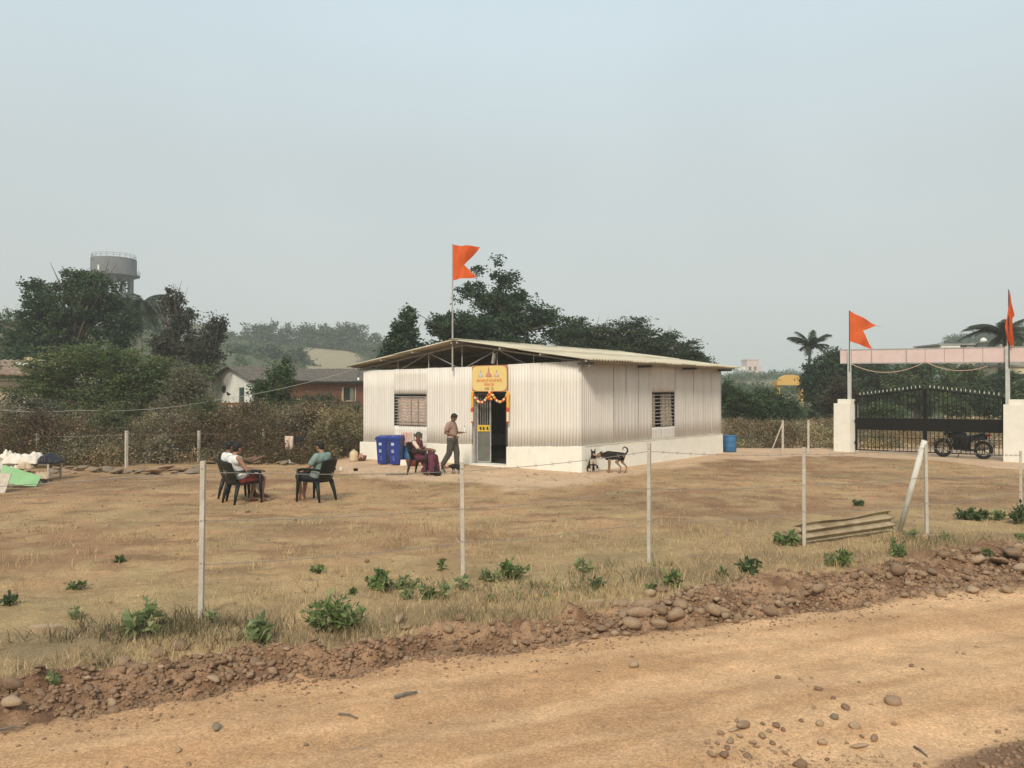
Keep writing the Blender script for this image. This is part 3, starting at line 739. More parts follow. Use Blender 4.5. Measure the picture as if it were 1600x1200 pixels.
# left: big round tree in front of the water tower
tree('tree', 'large dense round dark green tree standing in front of the water tower', 'tree', base_at(105, 52),
     [lob(110, 480, 78, 50, 52), lob(60, 500, 45, 42, 52), lob(165, 500, 48, 45, 52), lob(125, 445, 42, 34, 52), lob(90, 555, 90, 50, 52), lob(185, 545, 30, 48, 52), lob(38, 540, 28, 45, 52), lob(60, 455, 26, 24, 52), lob(160, 462, 46, 30, 52), lob(150, 438, 30, 20, 52), lob(198, 500, 22, 40, 52)],
     640, 70, .20, GD + GM[:1], (.42, .42, .30), rt=.3, limbs=26, surf=.35)
# spreading thorn tree below it
tree('thorn_tree', 'lower spreading olive green thorn tree in front of the big round tree on the left', 'tree', base_at(150, 36),
     [lob(150, 560, 95, 28, 36), lob(85, 600, 60, 40, 36), lob(200, 600, 80, 45, 36), lob(150, 635, 110, 40, 36), lob(265, 620, 45, 40, 36), lob(250, 575, 35, 22, 36), lob(60, 575, 40, 26, 36), lob(30, 615, 30, 34, 36), lob(310, 600, 30, 40, 36)],
     980, 58, .11, GO + GM, (.42, .42, .16), rt=.11, limbs=26, surf=.3, flat_=.3)
tree('bush', 'grey green bush with pale leaves beside the cream house at the left edge', 'bush', base_at(30, 33),
     [lob(35, 640, 50, 28, 33), lob(-20, 660, 50, 36, 33), lob(75, 650, 30, 24, 33)], 130, 50, .12, [(.13, .13, .09), (.08, .09, .05), (.2, .18, .13)], (.35, .35, .25), rt=.05, limbs=10)
tree('tree', 'thin leaved grey brown tree with airy drooping crown right of the palm', 'tree', base_at(272, 50),
     [lob(268, 470, 24, 26, 50), lob(282, 500, 32, 34, 50), lob(262, 540, 38, 36, 50), lob(300, 545, 26, 30, 50)],
     190, 38, .19, GY_, (.36, .36, .34), rt=.15, limbs=26, droop=.5, surf=.2, bark=BARKG)
tree('tree', 'dark grey tree with upright wispy tips left of the white gabled house', 'tree', base_at(330, 49),
     [lob(335, 520, 22, 30, 49), lob(320, 560, 34, 40, 49), lob(346, 505, 9, 18, 49), lob(305, 590, 30, 34, 49)],
     190, 42, .18, [(.05, .055, .042), (.08, .075, .055)], (.35, .35, .36), rt=.15, limbs=24, droop=.5, surf=.25, bark=BARKG)
tree('bush', 'bright leafy green bush growing against the tiled roof beside the white house', 'bush', base_at(430, 38),
     [lob(435, 598, 30, 34, 38), lob(425, 635, 38, 30, 38), lob(450, 575, 16, 20, 38), lob(405, 610, 16, 20, 38), lob(465, 632, 18, 20, 38)],
     170, 60, .13, GM + [(.05, .10, .04)], (.28, .28, .24), rt=.07, limbs=16, trunks=3)
tree('bush', 'low spreading green bush below the window of the brick house', 'bush', base_at(505, 37),
     [lob(500, 630, 34, 16, 37), lob(540, 650, 24, 14, 37), lob(475, 648, 22, 12, 37)], 90, 50, .12, [(.10, .115, .07), (.07, .09, .05)], (.3, .3, .2), rt=.05, limbs=10, trunks=3)
tree('bush', 'pale grey green bush hugging the left corner of the shed', 'bush', base_at(552, 34),
     [lob(556, 645, 16, 16, 34), lob(560, 672, 12, 14, 34)], 40, 50, .10, [(.11, .125, .085), (.16, .16, .11)], (.22, .22, .2), rt=.04, limbs=8, trunks=2)
tree('bush', 'dusty pale bush with light flower heads right of the thorn tree', 'bush', base_at(285, 34),
     [lob(290, 600, 34, 34, 34), lob(265, 640, 34, 30, 34), lob(310, 635, 30, 34, 34)], 150, 50, .11, [(.17, .16, .10), (.11, .11, .06), (.25, .22, .16)], (.3, .3, .25), rt=.05, limbs=12, trunks=3)
# behind the shed
tree('tree', 'small dark round tree behind the left slope of the shed roof', 'tree', base_at(630, 40),
     [lob(632, 520, 26, 32, 40), lob(622, 548, 34, 30, 40), lob(640, 492, 12, 16, 40), lob(665, 560, 34, 26, 40)],
     210, 60, .17, GD + GM[:1], (.3, .3, .25), rt=.14, limbs=20, surf=.3)
tree('tree', 'tallest spreading dark tree with feathery top behind the shed and its flag', 'tree', base_at(770, 46),
     [lob(745, 510, 80, 24, 46), lob(800, 500, 55, 40, 46), lob(850, 500, 36, 30, 46), lob(790, 440, 26, 26, 46), lob(776, 408, 10, 24, 46), lob(808, 470, 22, 20, 46), lob(735, 455, 30, 16, 46), lob(745, 425, 12, 12, 46), lob(690, 505, 24, 16, 46), lob(770, 550, 100, 34, 46), lob(715, 540, 40, 28, 46), lob(700, 452, 8, 10, 46), lob(765, 470, 45, 20, 46), lob(885, 522, 34, 30, 46), lob(700, 520, 34, 26, 46)],
     900, 54, .18, GD, (.42, .42, .26), rt=.32, limbs=36, surf=.25)
for i, (u, v, ru, rv, lb_) in enumerate(((915, 530, 55, 34, 'flat topped dark thorn tree behind the ridge of the shed roof'), (985, 530, 50, 36, 'dark thorn tree with bare twiggy tips behind the middle of the shed roof'), (1050, 548, 46, 30, 'low thorn tree with twiggy outline behind the right end of the shed roof'))):
    tree('thorn_tree', lb_, 'tree', base_at(u, 44 + i), [lob(u, v, ru, rv, 44 + i), lob(u - 20, v + 30, ru, rv, 44 + i), lob(u + 25, v + 25, ru, rv * .8, 44 + i), lob(u + ru * .7, v + 10, ru * .5, rv * .4, 44 + i), lob(u + random.uniform(-20, 20), v - rv * .75, ru * .3, rv * .3, 44 + i)],
         420, 60, .13, [(.055, .08, .045), (.08, .105, .055), (.035, .055, .034)], (.5, .5, .14), rt=.14, limbs=46, surf=.45, flat_=.35, group='thorn trees behind the shed')
tree('thorn_tree', 'thin outermost thorn tree tapering down past the far roof corner', 'tree', base_at(1085, 47), [lob(1085, 562, 30, 12, 47), lob(1060, 575, 46, 20, 47)], 110, 50, .13, [(.045, .06, .035), (.055, .07, .04)], (.5, .5, .12), rt=.1, limbs=20, flat_=.35, group='thorn trees behind the shed')
# right of the shed
tree('bush', 'wide dark green bush right of the shed behind the blue drum', 'bush', base_at(1165, 40), [lob(1160, 632, 40, 28, 40), lob(1140, 615, 24, 22, 40), lob(1190, 640, 30, 24, 40)], 200, 60, .12, GD + GM[:2], (.3, .3, .22), rt=.06, limbs=14, trunks=3)
tree('bush', 'rounded dark green bush in front of the yellow gateway', 'bush', base_at(1222, 43), [lob(1225, 638, 26, 22, 43), lob(1205, 622, 20, 18, 43), lob(1242, 648, 14, 16, 43)], 120, 60, .12, GD + GM[:2], (.3, .3, .22), rt=.05, limbs=12, trunks=3)
tree('tree', 'dense dark tree at the foot of the palm left of the gate', 'tree', base_at(1290, 55), [lob(1290, 585, 34, 38, 55), lob(1268, 600, 22, 30, 55), lob(1310, 570, 36, 24, 55), lob(1300, 620, 44, 40, 55)], 330, 60, .2, GD, (.42, .42, .32), rt=.25, limbs=18, surf=.35)
tree('bush', 'brownish rounded bush just left of the white gate pillar', 'bush', base_at(1322, 44), [lob(1318, 612, 34, 24, 44), lob(1300, 630, 22, 20, 44)], 110, 55, .13, [(.085, .065, .045), (.06, .055, .04)], (.32, .32, .25), rt=.06, limbs=12, trunks=3)
HZ = [((1365, 585, 44, 32, 62), 'dark tree behind the left end of the entrance beam'), ((1430, 590, 48, 30, 60), 'dark tree behind the middle of the entrance beam'), ((1500, 595, 46, 28, 58), 'green tree with drooping boughs behind the right gate leaf'), ((1560, 605, 46, 28, 55), 'dark green tree behind the right gate post'), ((1610, 615, 30, 30, 53), 'dark green tree at the right edge of the view')]
for (u, v, ru, rv, d), lb_ in HZ:
    tree('tree', lb_, 'tree', base_at(u, d), [lob(u, v, ru, rv, d), lob(u - 15, v + 22, ru, rv, d), lob(u + 18, v + 30, ru, rv * .9, d), lob(u + random.uniform(-15, 15), v - rv * .5, ru * .5, rv * .4, d)], 250, 52, .2, [GM[:2] + GD, GM, GO[:2] + GM, GD + GM[:1], GM][HZ.index(((u, v, ru, rv, d), lb_))], (.42, .42, .3), rt=.2, limbs=14, surf=.4, group='trees behind the gate')
for (u, v, ru, rv, d, lb_) in ((1490, 640, 22, 18, 46, 'pale green broad leaved shrub seen through the right gate leaf'), (1375, 645, 26, 16, 46, 'grey green shrub seen over the left gate leaf'), (1540, 635, 24, 18, 46, 'dark shrub right of the pale one beyond the gate')):
    tree('bush', lb_, 'bush', base_at(u, d), [lob(u, v, ru, rv, d), lob(u + 8, v + 14, ru, rv, d)], 90, 50, .16, GM if u != 1540 else GD, (.3, .3, .24), rt=.05, limbs=10, trunks=3)
# trees on the far slopes
random.seed(11)
k = 0
FT = [(395, 525, 22, 26), (418, 520, 20, 24), (447, 528, 24, 26), (480, 520, 18, 16), (508, 524, 22, 18), (535, 520, 18, 20), (556, 525, 22, 24), (585, 540, 22, 22), (605, 552, 20, 20), (375, 555, 26, 22), (425, 552, 22, 22), (465, 556, 20, 20)]
FL = ['hazy round tree first from the left on the far slope', 'hazy tree second from the left on the far slope', 'broad hazy tree above the tiled roof on the far slope', 'low flat topped hazy tree left of the bare sand patch', 'hazy tree directly above the bare sand patch', 'hazy pointed tree right of the bare sand patch', 'hazy tree near the crest left of the shed eave', 'pale hazy tree touching the shed eave', 'faintest hazy tree just behind the left shed eave',
      'scrubby hazy tree low on the slope above the white gable', 'scrubby hazy tree low on the slope above the green bush', 'scrubby hazy tree lowest on the slope above the roof joint']
for (u, v, ru, rv), lb_ in zip(FT, FL):
    d = 250 if v < 550 else 165
    b = base_at(u, d); tree('tree', lb_, 'tree', b, [lob(u, v, ru, rv, d), lob(u + 5, v + rv * .9, ru * 1.2, rv * .8, d), lob(u - 6, v + rv * 1.7, ru * 1.3, rv * .8, d)], 150, 36, .8 if v < 550 else .6, [(.13, .165, .11), (.10, .135, .09), (.15, .16, .11)], (1.5, 1.5, 1.1), rt=.35, limbs=8, surf=.35, group='hazy trees on the far slope')  # leaf greens lightened: haze put into the colour
FT2 = [(1140, 600, 24, 20, 150), (1175, 605, 24, 20, 140), (1205, 592, 22, 14, 170), (1235, 588, 20, 12, 180), (1262, 592, 22, 12, 180), (1160, 588, 18, 10, 190), (1120, 600, 20, 16, 160), (1205, 612, 24, 12, 110)]
FL2 = ['hazy tree right behind the far shed corner', 'hazy tree below the pink building', 'distant pale tree left of the yellow gateway', 'distant pale tree above the yellow gateway', 'distant pale tree below the leaning palm', 'farthest pale tree crown against the pink building', 'hazy tree half hidden by the far end of the shed', 'hazy low tree beside the yellow gateway']
for (u, v, ru, rv, d), lb_ in zip(FT2, FL2):
    d *= 2.3
    tree('tree', lb_, 'tree', base_at(u, d), [lob(u, v, ru, rv, d), lob(u + 6, v + rv, ru * 1.1, rv, d)], 90, 34, 1.1, [(.12, .155, .11), (.09, .13, .09)], (2, 2, 1.5), rt=.3, limbs=6, surf=.35, group='distant trees right of the shed')  # leaf greens lightened here too, as painted haze
FT3 = [(1500, 534, 30, 12, 150), (1540, 530, 34, 16, 145), (1592, 522, 42, 20, 140), (1390, 566, 30, 10, 150), (1345, 566, 26, 8, 150), (1560, 530, 26, 14, 140)]
FL3 = ['first flat tree of the crest above the concrete house', 'second tree of the crest above the concrete house', 'largest hazy tree of the crest at the right edge', 'low hazy tree line peeping over the entrance beam', 'low hazy crown left of the entrance beam end', 'hazy crest tree behind the right palm']
for (u, v, ru, rv, d), lb_ in zip(FT3, FL3):
    d *= 1.8
    tree('tree', lb_, 'tree', base_at(u, d), [lob(u, v, ru, rv, d), lob(u + 6, v + rv, ru * 1.2, rv, d)], 150, 36, .75, GM[:2] + GD[:1], (1.6, 1.6, .9), rt=.3, limbs=6, surf=.35, group='hazy trees on the right hand crest')
tree('bush', 'hazy green tree crown at the left edge beyond the big round tree', 'tree', base_at(2, 85), [lob(0, 520, 26, 40, 85), lob(15, 560, 30, 40, 85)], 120, 40, .32, GM, (.6, .6, .5), rt=.2, limbs=8)
# palms
def palm(label, u, v, d, fr_len, nf, cols, lean=(0, 0), vb=None, rt=.14, hang=.5):
    b = Vector(base_at(u, d)); c_ = P(u, v, d) - b; t = thing('palm_tree', label, 'palm tree', tuple(b), 0, 'coconut palms')
    bot = Vector((-lean[0], -lean[1], -.3)); MB().tube([bot, bot.lerp(c_, .5) + Vector((lean[0] * .2, 0, 0)), c_], [rt * 1.3, rt, rt * .8], 8).build('trunk', BARKG, t, smooth=True)
    meshes = []
    for vv in range(3):
        n = 26; V = []; F = []; sag = (.55, .85, 1.2)[vv] * hang * 1.3
        rach = []
        for i in range(n + 1):
            s_ = i / n; rach.append(np.array([s_ * fr_len * (1 - .12 * sag * s_), 0, fr_len * (.30 * s_ - sag * s_ * s_)]))
        for i in range(1, n):
            p = rach[i]; d_ = rach[i + 1] - rach[i - 1]; d_ /= np.linalg.norm(d_)
            Ln = fr_len * .30 * math.sin(PI * (.12 + .82 * i / n)) ** .6
            for sgn in (-1, 1):
                for q in range(2):
                    o = p + d_ * (q * .5) * fr_len / n
                    tip = o + d_ * Ln * .55 + np.array([0, sgn * Ln * .7, -Ln * RNG.uniform(.25, .8)]); wv = d_ * fr_len * .027
                    k_ = len(V); V += [o - wv, o + wv, tip]; F.append((k_, k_ + 1, k_ + 2))
        for i in range(n):
            k_ = len(V); up = np.array([0, .03, .02]); V += [rach[i] - up, rach[i] + up, rach[i + 1]]; F.append((k_, k_ + 1, k_ + 2))
        V = np.array(V); F = np.array(F)
        cc = np.asarray(cols)[RNG.integers(0, len(cols), len(F))]
        o = raw('frond', V, F, LEAF, t, tint=cc); me = o.data; bpy.data.objects.remove(o); meshes.append(me)
    for i in range(nf):
        o = link('frond', meshes[i % 3], t, c_); el = random.uniform(-.35, .75) if i > 4 else random.uniform(.6, 1.1)
        o.rotation_euler = (random.uniform(-.2, .2), -el, i * 2.399 + random.uniform(-.2, .2)); k_ = random.uniform(.8, 1.1); o.scale = (k_, k_, k_)
    m = MB()
    for i in range(7): a = i * .9; m.ball(c_ + Vector((math.cos(a) * .28, math.sin(a) * .28, -.2)), .13, 7, 5)
    m.build('coconuts', BARKG, t); bpy.context.view_layer.update()
    return t
PALMC = [(.045, .065, .035), (.065, .085, .045), (.035, .05, .03)]
palm('coconut palm with dense drooping crown between the big tree and the airy tree', 219, 478, 78, 2.9, 38, PALMC, rt=.2, hang=.9)
palm('coconut palm with fan of arching fronds left of the saffron flag by the gate', 1266, 540, 72, 1.9, 20, PALMC, lean=(.6, 0), rt=.15, hang=.45)
palm('large coconut palm behind the entrance beam at the right edge', 1570, 524, 58, 2.6, 18, PALMC, rt=.16, hang=.7)

# ------------------------------------------------------------------ dry scrub, grass
def scatter_stems(xy, hmin, hmax, wd, cols, lean=.35, nseg=2, hk=1):
    n = len(xy); z = gz(xy[:, 0], xy[:, 1]); b = np.column_stack([xy, z - .02])
    h = hmin + (hmax - hmin) * RNG.random(n) ** 1.4 * (1 if hmax < .5 else (.35 + .9 * vnoise(xy[:, 0] * .55 + 3, xy[:, 1] * .55)));  h = h * hk; a = RNG.random(n) * 2 * PI; ln = lean * RNG.random(n)
    d = np.column_stack([np.cos(a) * ln, np.sin(a) * ln, np.ones(n)]) * h[:, None]
    t = RNG.random(n) * PI; w_ = np.column_stack([np.cos(t), np.sin(t), 0 * t]) * (wd * (.5 + RNG.random(n)))[:, None]
    mid = b + d * np.array([.35, .35, .55]); tip = b + d
    V = np.stack([b - w_, b + w_, mid + w_ * .7, mid - w_ * .7, tip], 1).reshape(-1, 3)
    o = np.arange(n)[:, None] * 5
    F = np.concatenate([o + [0, 1, 2], o + [0, 2, 3], o + [3, 2, 4]], 1).reshape(-1, 3)
    c_ = np.asarray(cols)[RNG.integers(0, len(cols), n)] * (.75 + .5 * RNG.random((n, 1)))
    return V, F, np.repeat(c_, 3, 0)
def rnd_in(n, x0, x1, y0, y1): return np.column_stack([x0 + (x1 - x0) * RNG.random(n), y0 + (y1 - y0) * RNG.random(n)])
def scrub(name, label, xy, h, wd, cols, leafcols, nleaf, leafsize, hz_=1.0, edge=lambda q: 9 + 0 * q[:, 0]):
    ramp = np.clip(.25 + edge(xy) / 2.2, .25, 1); V, F, T = scatter_stems(xy, h[0], h[1], wd, cols, 1.3, hk=ramp * 1.0)
    o = raw(name, V, F, DRY, tint=T); tag(o, label, 'scrub', kind='stuff')
    pick = xy[RNG.integers(0, len(xy), nleaf)]; z = gz(pick[:, 0], pick[:, 1]); hh = h[1] * hz_ * RNG.random(nleaf) * np.clip(.25 + edge(pick) / 2.2, .25, 1)
    cen_ = np.column_stack([pick + RNG.normal(0, .15, pick.shape), z + hh * (.30 + .85 * vnoise(pick[:, 0] * .55 + 3, pick[:, 1] * .55))])
    V2, F2, T2 = leaves(cen_, np.full((nleaf, 3), .16), 7, leafsize, leafcols, .7, .55, 0, .35)
    pt_ = np.repeat(vnoise(cen_[:, 0] * .45 + 11, cen_[:, 1] * .3 + cen_[:, 2]), 7)[:, None]; T2 = T2 * np.where(pt_ > .62, [[1.5, 1.35, 1.15]], np.where(pt_ < .38, [[.75, .62, .55]], [[1, 1, 1]]))
    o2 = raw(name, V2, F2, LEAF, o, tint=T2); o2['kind'] = 'stuff'; return o
def clumpy(n, x0, x1, y0, y1, s_=.6, th=.45):
    q = rnd_in(n * 3, x0, x1, y0, y1); k = vnoise(q[:, 0] * s_, q[:, 1] * s_) + .35 * RNG.random(len(q)); q = q[k > th + .1]; return q[:n]
STEMC = [(.13, .09, .06), (.11, .075, .05), (.22, .16, .10), (.14, .12, .08)]
LFC = [(.17, .12, .07), (.11, .085, .05), (.23, .175, .11), (.11, .135, .055), (.13, .155, .06), (.36, .31, .23), (.27, .22, .15)]
q = clumpy(17000, -26, -4.6, 25.0, 35, .5, .30); q = q[q[:, 1] > 26.6 + 1.6 * (vnoise(q[:, 0] * .8, q[:, 0] * 0 + 2.5) - .5) + np.where(q[:, 0] < -12, -1.8, 0)]
lim = (q[:, 0] < -4.9 - (q[:, 1] - 28) * .02) & ((q[:, 0] < -6.4) | (q[:, 1] > 28.9))
scrub('dry_scrub', 'tangled brown dry scrub filling the ground behind the back fence', q[lim][:9000], (.7, 1.9), .008, STEMC, LFC, 34000, .07, edge=lambda q: q[:, 1] - 26.6 - np.where(q[:, 0] < -12, -1.8, 0))
q = clumpy(5000, -19, -4.9, 34.5, 40, .5, .35)
scrub('dry_scrub', 'taller brown scrub in front of the brick and white houses', q, (.9, 2.0), .015, STEMC, LFC, 7000, .09)
STR = [(.42, .32, .19), (.32, .24, .14), (.52, .42, .26), (.20, .16, .10)]
q = clumpy(9000, 6, 15.5, 32.5, 43, .6, .35)
q = q[(q[:, 0] / q[:, 1] > .265) & ~((q[:, 0] > 12.0) & (q[:, 1] < 32))]
scrub('dry_grass', 'straw coloured dry grass and weeds between the shed and the gate', q, (.3, 1.15), .012, STR, [(.32, .27, .17), (.15, .15, .08), (.42, .37, .26), (.12, .13, .06)], 15000, .07, .8, edge=lambda q: q[:, 1] - 32.5)
q = clumpy(6000, 13.5, 26, 37, 43, .6, .4); q = np.concatenate([q, clumpy(1500, 13.5, 26, 32, 37, .9, .6)])
scrub('dry_grass', 'dry weeds and low growth on the slope beyond the gate', q, (.3, 1.1), .012, STR, [(.44, .35, .21), (.34, .26, .15), (.50, .42, .28), (.2, .18, .1)], 13000, .07, .9, edge=lambda q: (q[:, 1] - 35.5) * .8)
# short dry grass in the field and tufts along the bank
def field(n, x0, x1, y0, y1, h, wd, cols, fn, name, label):
    q = rnd_in(n, x0, x1, y0, y1); q = q[fn(q) > RNG.random(len(q))]
    V, F, T = scatter_stems(q, h[0], h[1], wd, cols, 1.3)
    o = raw(name, V, F, DRY, tint=T); return tag(o, label, 'grass', kind='stuff')
GRC = [(.52, .38, .21), (.42, .30, .165), (.62, .47, .27), (.30, .21, .12)]
def fdens(q):
    yr, yt, pad = zones(q[:, 0], q[:, 1]); k = (q[:, 1] > yt - .05) * (1 - pad)
    strip_ = np.exp(-((q[:, 1] - yt - .5) / .9) ** 2)
    n_ = fbm(q[:, 0] * 1.2, q[:, 1] * 1.2, 3)
    return k * np.clip(.05 + strip_ * .9 + sstep(.45, .65, n_) * .45, 0, 1) * sstep(.30, .5, n_ + .25 * strip_)
def tufts(nt_, per, x0, x1, y0, y1, fn, h, wd, cols, name, label, spread=.06):
    q = rnd_in(nt_, x0, x1, y0, y1); q = q[fn(q) > RNG.random(len(q))]
    q = np.repeat(q, per, 0); q = q + RNG.normal(0, spread, q.shape)
    V, F, T = scatter_stems(q, h[0], h[1], wd, cols, 1.2)
    o = raw(name, V, F, DRY, tint=T); return tag(o, label, 'grass', kind='stuff')
tufts(11000, 14, -8, 12, 5, 14, fdens, (.03, .17), .0028, GRC, 'dry_grass', 'short dry straw grass on the field just behind the dug bank')
tufts(9000, 7, -16, 22, 11, 27, lambda q: fdens(q) * .7, (.02, .09), .005, GRC, 'dry_grass', 'thin trampled dry grass scattered over the open field', .09)
tall = lambda q: (np.exp(-((q[:, 1] - np.interp(q[:, 0], TX, TY) - .5) / .4) ** 2)) * sstep(.45, .6, vnoise(q[:, 0] * .9 + 3, q[:, 1] * .9)) * .9
tufts(2600, 22, -7, 11, 5, 13, tall, (.08, .30), .003, [(.24, .18, .10), (.33, .26, .15), (.16, .12, .07), (.20, .19, .09)], 'weed_tufts', 'taller brown weed tufts in the rough strip along the fence', .09)

# brown twiggy bushes standing in the scrub, and low cover on the far slopes
random.seed(5)
TW = [((90, 690, 34), 'brown twiggy bush at the left edge of the back scrub'), ((150, 680, 40), 'rusty brown bush below the thorn tree'), ((225, 685, 38), 'dark twiggy bush behind the stone row'), ((290, 668, 34), 'pale flowering dry bush right of the thorn tree'), ((360, 665, 36), 'pale flowering dry bush below the low brick wall'), ((425, 680, 36), 'dry brown bush behind the hanging trousers'), ((480, 660, 32), 'reddish dry bush below the brick house'), ((530, 690, 26), 'yellowish dry bush near the left shed corner'), ((30, 690, 36), 'dusty bush above the heap of sheets')]
for i, ((u, v, r), lb_) in enumerate(TW):
    d = random.uniform(28, 31); tree('dry_bush', lb_, 'bush', base_at(u, d), [lob(u, v, r, r * .9, d), lob(u + r * .6, v + 12, r * .7, r * .6, d), lob(u - r * .6, v + 14, r * .7, r * .6, d)], 120, 34, .085,
         [LFC, [(.14, .085, .06), (.10, .065, .045)], [(.25, .22, .15), (.14, .12, .07), (.36, .33, .26)]][(1, 1, 0, 2, 2, 0, 1, 2, 0)[i]], (.28, .28, .26), rt=.03, limbs=30, group='dry bushes in the back scrub', trunks=5, surf=.2, bark=BARKG)
q = rnd_in(9000, -190, 260, 58, 300); q = q[np.abs(q[:, 0] / q[:, 1]) < .8]; q = q[(fbm(q[:, 0] * .05, q[:, 1] * .05, 3) + .2 * RNG.random(len(q)) > .50)]
aa = q[:, 0] / q[:, 1]; q = q[~((aa > -.255) & (aa < -.19) & (q[:, 1] > 120) & (q[:, 1] < 245))]
z = gz(q[:, 0], q[:, 1]); cen_ = np.column_stack([q, z + .5]); V, F, T = leaves(cen_, np.repeat(RNG.uniform(.4, 1.0, (len(q), 1)) * (q[:, 1:2] / 90), 3, 1) * np.array([1, 1, .6]), 34, .5, GM + [(.10, .10, .06)], .6, .6)
o = raw('hillside_scrub', V, F, LEAF, tint=T); tag(o, 'low green scrub covering the far slopes', 'scrub', kind='stuff')

def litter(q):
    yr, yt, pad = zones(q[:, 0], q[:, 1]); return (q[:, 1] > yt) * (1 - .9 * pad) * np.clip(.25 + sstep(.4, .6, fbm(q[:, 0] * .8 + 5, q[:, 1] * .8, 3)), 0, 1)
tufts(26000, 3, -9, 14, 5.5, 17, litter, (.010, .03), .006, [(.20, .13, .075), (.13, .09, .055), (.46, .33, .19), (.34, .22, .12)], 'dry_litter', 'trodden straw and leaf litter over the near part of the field', .04)
tufts(22000, 2, -16, 20, 14, 28, litter, (.012, .045), .010, [(.18, .12, .07), (.12, .085, .05), (.50, .38, .22)], 'dry_litter', 'trodden straw and leaf litter over the far part of the field', .06)
dk = lambda q: np.exp(-((q[:, 1] - np.interp(q[:, 0], TX, TY) - 1.15) / .5) ** 2) * sstep(.5, .62, vnoise(q[:, 0] * .7 + 13, q[:, 1] * .7 + 2))
tufts(1500, 30, -7, 9, 6, 13, dk, (.05, .20), .004, [(.15, .11, .065), (.10, .08, .045), (.19, .17, .08), (.13, .15, .06)], 'weed_tufts', 'dark brown matted weed patches round the fence posts', .12)

cv = lambda q: np.exp(-((q[:, 0] - .1) / 1.3) ** 2 - ((q[:, 1] - 9.3) / .38) ** 2) * .8
tufts(1100, 12, -3, 3, 8.3, 10.3, cv, (.03, .12), .005, [(.13, .10, .06), (.15, .18, .07), (.20, .24, .09), (.11, .085, .05)], 'ground_cover', 'dark and green low ground cover round the doorway fence post', .07)
cv2 = lambda q: np.exp(-((q[:, 0] + 3.2) / 1.0) ** 2 - ((q[:, 1] - 7.7) / .3) ** 2) * .9
tufts(900, 16, -6, -1, 6.6, 8.8, cv2, (.06, .20), .004, [(.15, .11, .07), (.20, .15, .09), (.11, .085, .055), (.17, .17, .08)], 'ground_cover', 'soft brown weed patch at the lower left by the tallest post', .09)
random.seed(9)
PLb = [(.28, .25, .17), (.20, .17, .10), (.36, .32, .23)]; GRb = [(.11, .14, .06), (.08, .11, .045), (.16, .17, .08)]; BRb = [(.13, .085, .055), (.09, .065, .045), (.17, .12, .08)]; YLb = [(.30, .25, .12), (.22, .20, .09), (.38, .32, .18)]
for (u, v, r, d, cl, lb_) in ((60, 665, 30, 27, BRb, 'brown ragged bush behind the back fence post at far left'), (118, 700, 24, 26.5, PLb, 'pale dry bush between the first two back fence posts'), (172, 655, 30, 28.5, GRb, 'green bush in the scrub under the thorn tree'), (250, 700, 24, 26.5, PLb, 'light seeded bush right of the stone row post'), (325, 640, 34, 30, GRb, 'tall leafy green bush at the middle of the back scrub'), (335, 700, 22, 27.5, BRb, 'low brown bush just right of the third back post'), (395, 645, 26, 31, BRb, 'tall reddish bush left of the bright green bush'), (455, 665, 26, 30.5, PLb, 'pale flowered bush above the hanging trousers'), (500, 690, 26, 28.5, YLb, 'yellow green weedy bush behind the green shirt man'), (540, 665, 24, 30.5, YLb, 'straw coloured bush by the left shed corner'), (15, 650, 30, 28.5, PLb, 'pale bush at the very left edge above the sheets')):
    tree('dry_bush', lb_, 'bush', base_at(u, d), [lob(u, v, r, r * .8, d), lob(u + r * .5, v + 14, r * .7, r * .6, d), lob(u - r * .5, v + 16, r * .7, r * .6, d), lob(u + random.uniform(-8, 8), v - r * .6, r * .35, r * .5, d)], 75, 34, .09, cl, (.22, .22, .24), rt=.02, limbs=34, group='dry bushes in the back scrub', trunks=6, surf=.2, bark=BARKG)

# ------------------------------------------------------------------ stones and soil lumps
random.seed(21)
def rock_mesh(seed, flat_=.7, rough=.18, sub=2):
    bm = bmesh.new(); bmesh.ops.create_icosphere(bm, subdivisions=sub, radius=1)
    rs = random.Random(seed); ax = (rs.uniform(.8, 1.25), rs.uniform(.7, 1.0), rs.uniform(flat_ * .8, flat_ * 1.15))
    planes = [(Vector((rs.gauss(0, 1), rs.gauss(0, 1), rs.gauss(0, 1))).normalized(), rs.uniform(.52, .88)) for _ in range(9)]
    for v in bm.verts:
        p = v.co.copy()
        for n, d in planes:
            k = p.dot(n)
            if k > d: p -= n * (k - d) * .95
        h = (vnoise(p.x * 1.7 + seed * 3.1 + 9, p.y * 1.7 + p.z * 2.3 + 5) - .5) * rough * 2
        v.co = Vector((p.x * ax[0], p.y * ax[1], p.z * ax[2])) * (1 + h)
    me = bpy.data.meshes.new('stone'); bm.to_mesh(me); bm.free(); me.polygons.foreach_set('use_smooth', [True] * len(me.polygons)); return me
ST1 = mat('stone_tan', (.36, .245, .155), (.25, .165, .10), 5, .9, .35, 22)
ST2 = mat('stone_brown', (.27, .175, .11), (.19, .12, .075), 5, .95, .4, 20)
ST3 = mat('stone_pale', (.42, .30, .19), (.31, .215, .135), 5, .9, .3, 22)
ST4 = mat('stone_grey', (.26, .205, .145), (.17, .13, .09), 5, .9, .3, 22)
ROCKS = []
for i in range(20):
    me = rock_mesh(i, (.75, .6, .45)[i % 3], .16); me.materials.append([ST1, ST2, ST1, ST2, ST3][i % 5] if i < 18 else ST4); ROCKS.append(me)
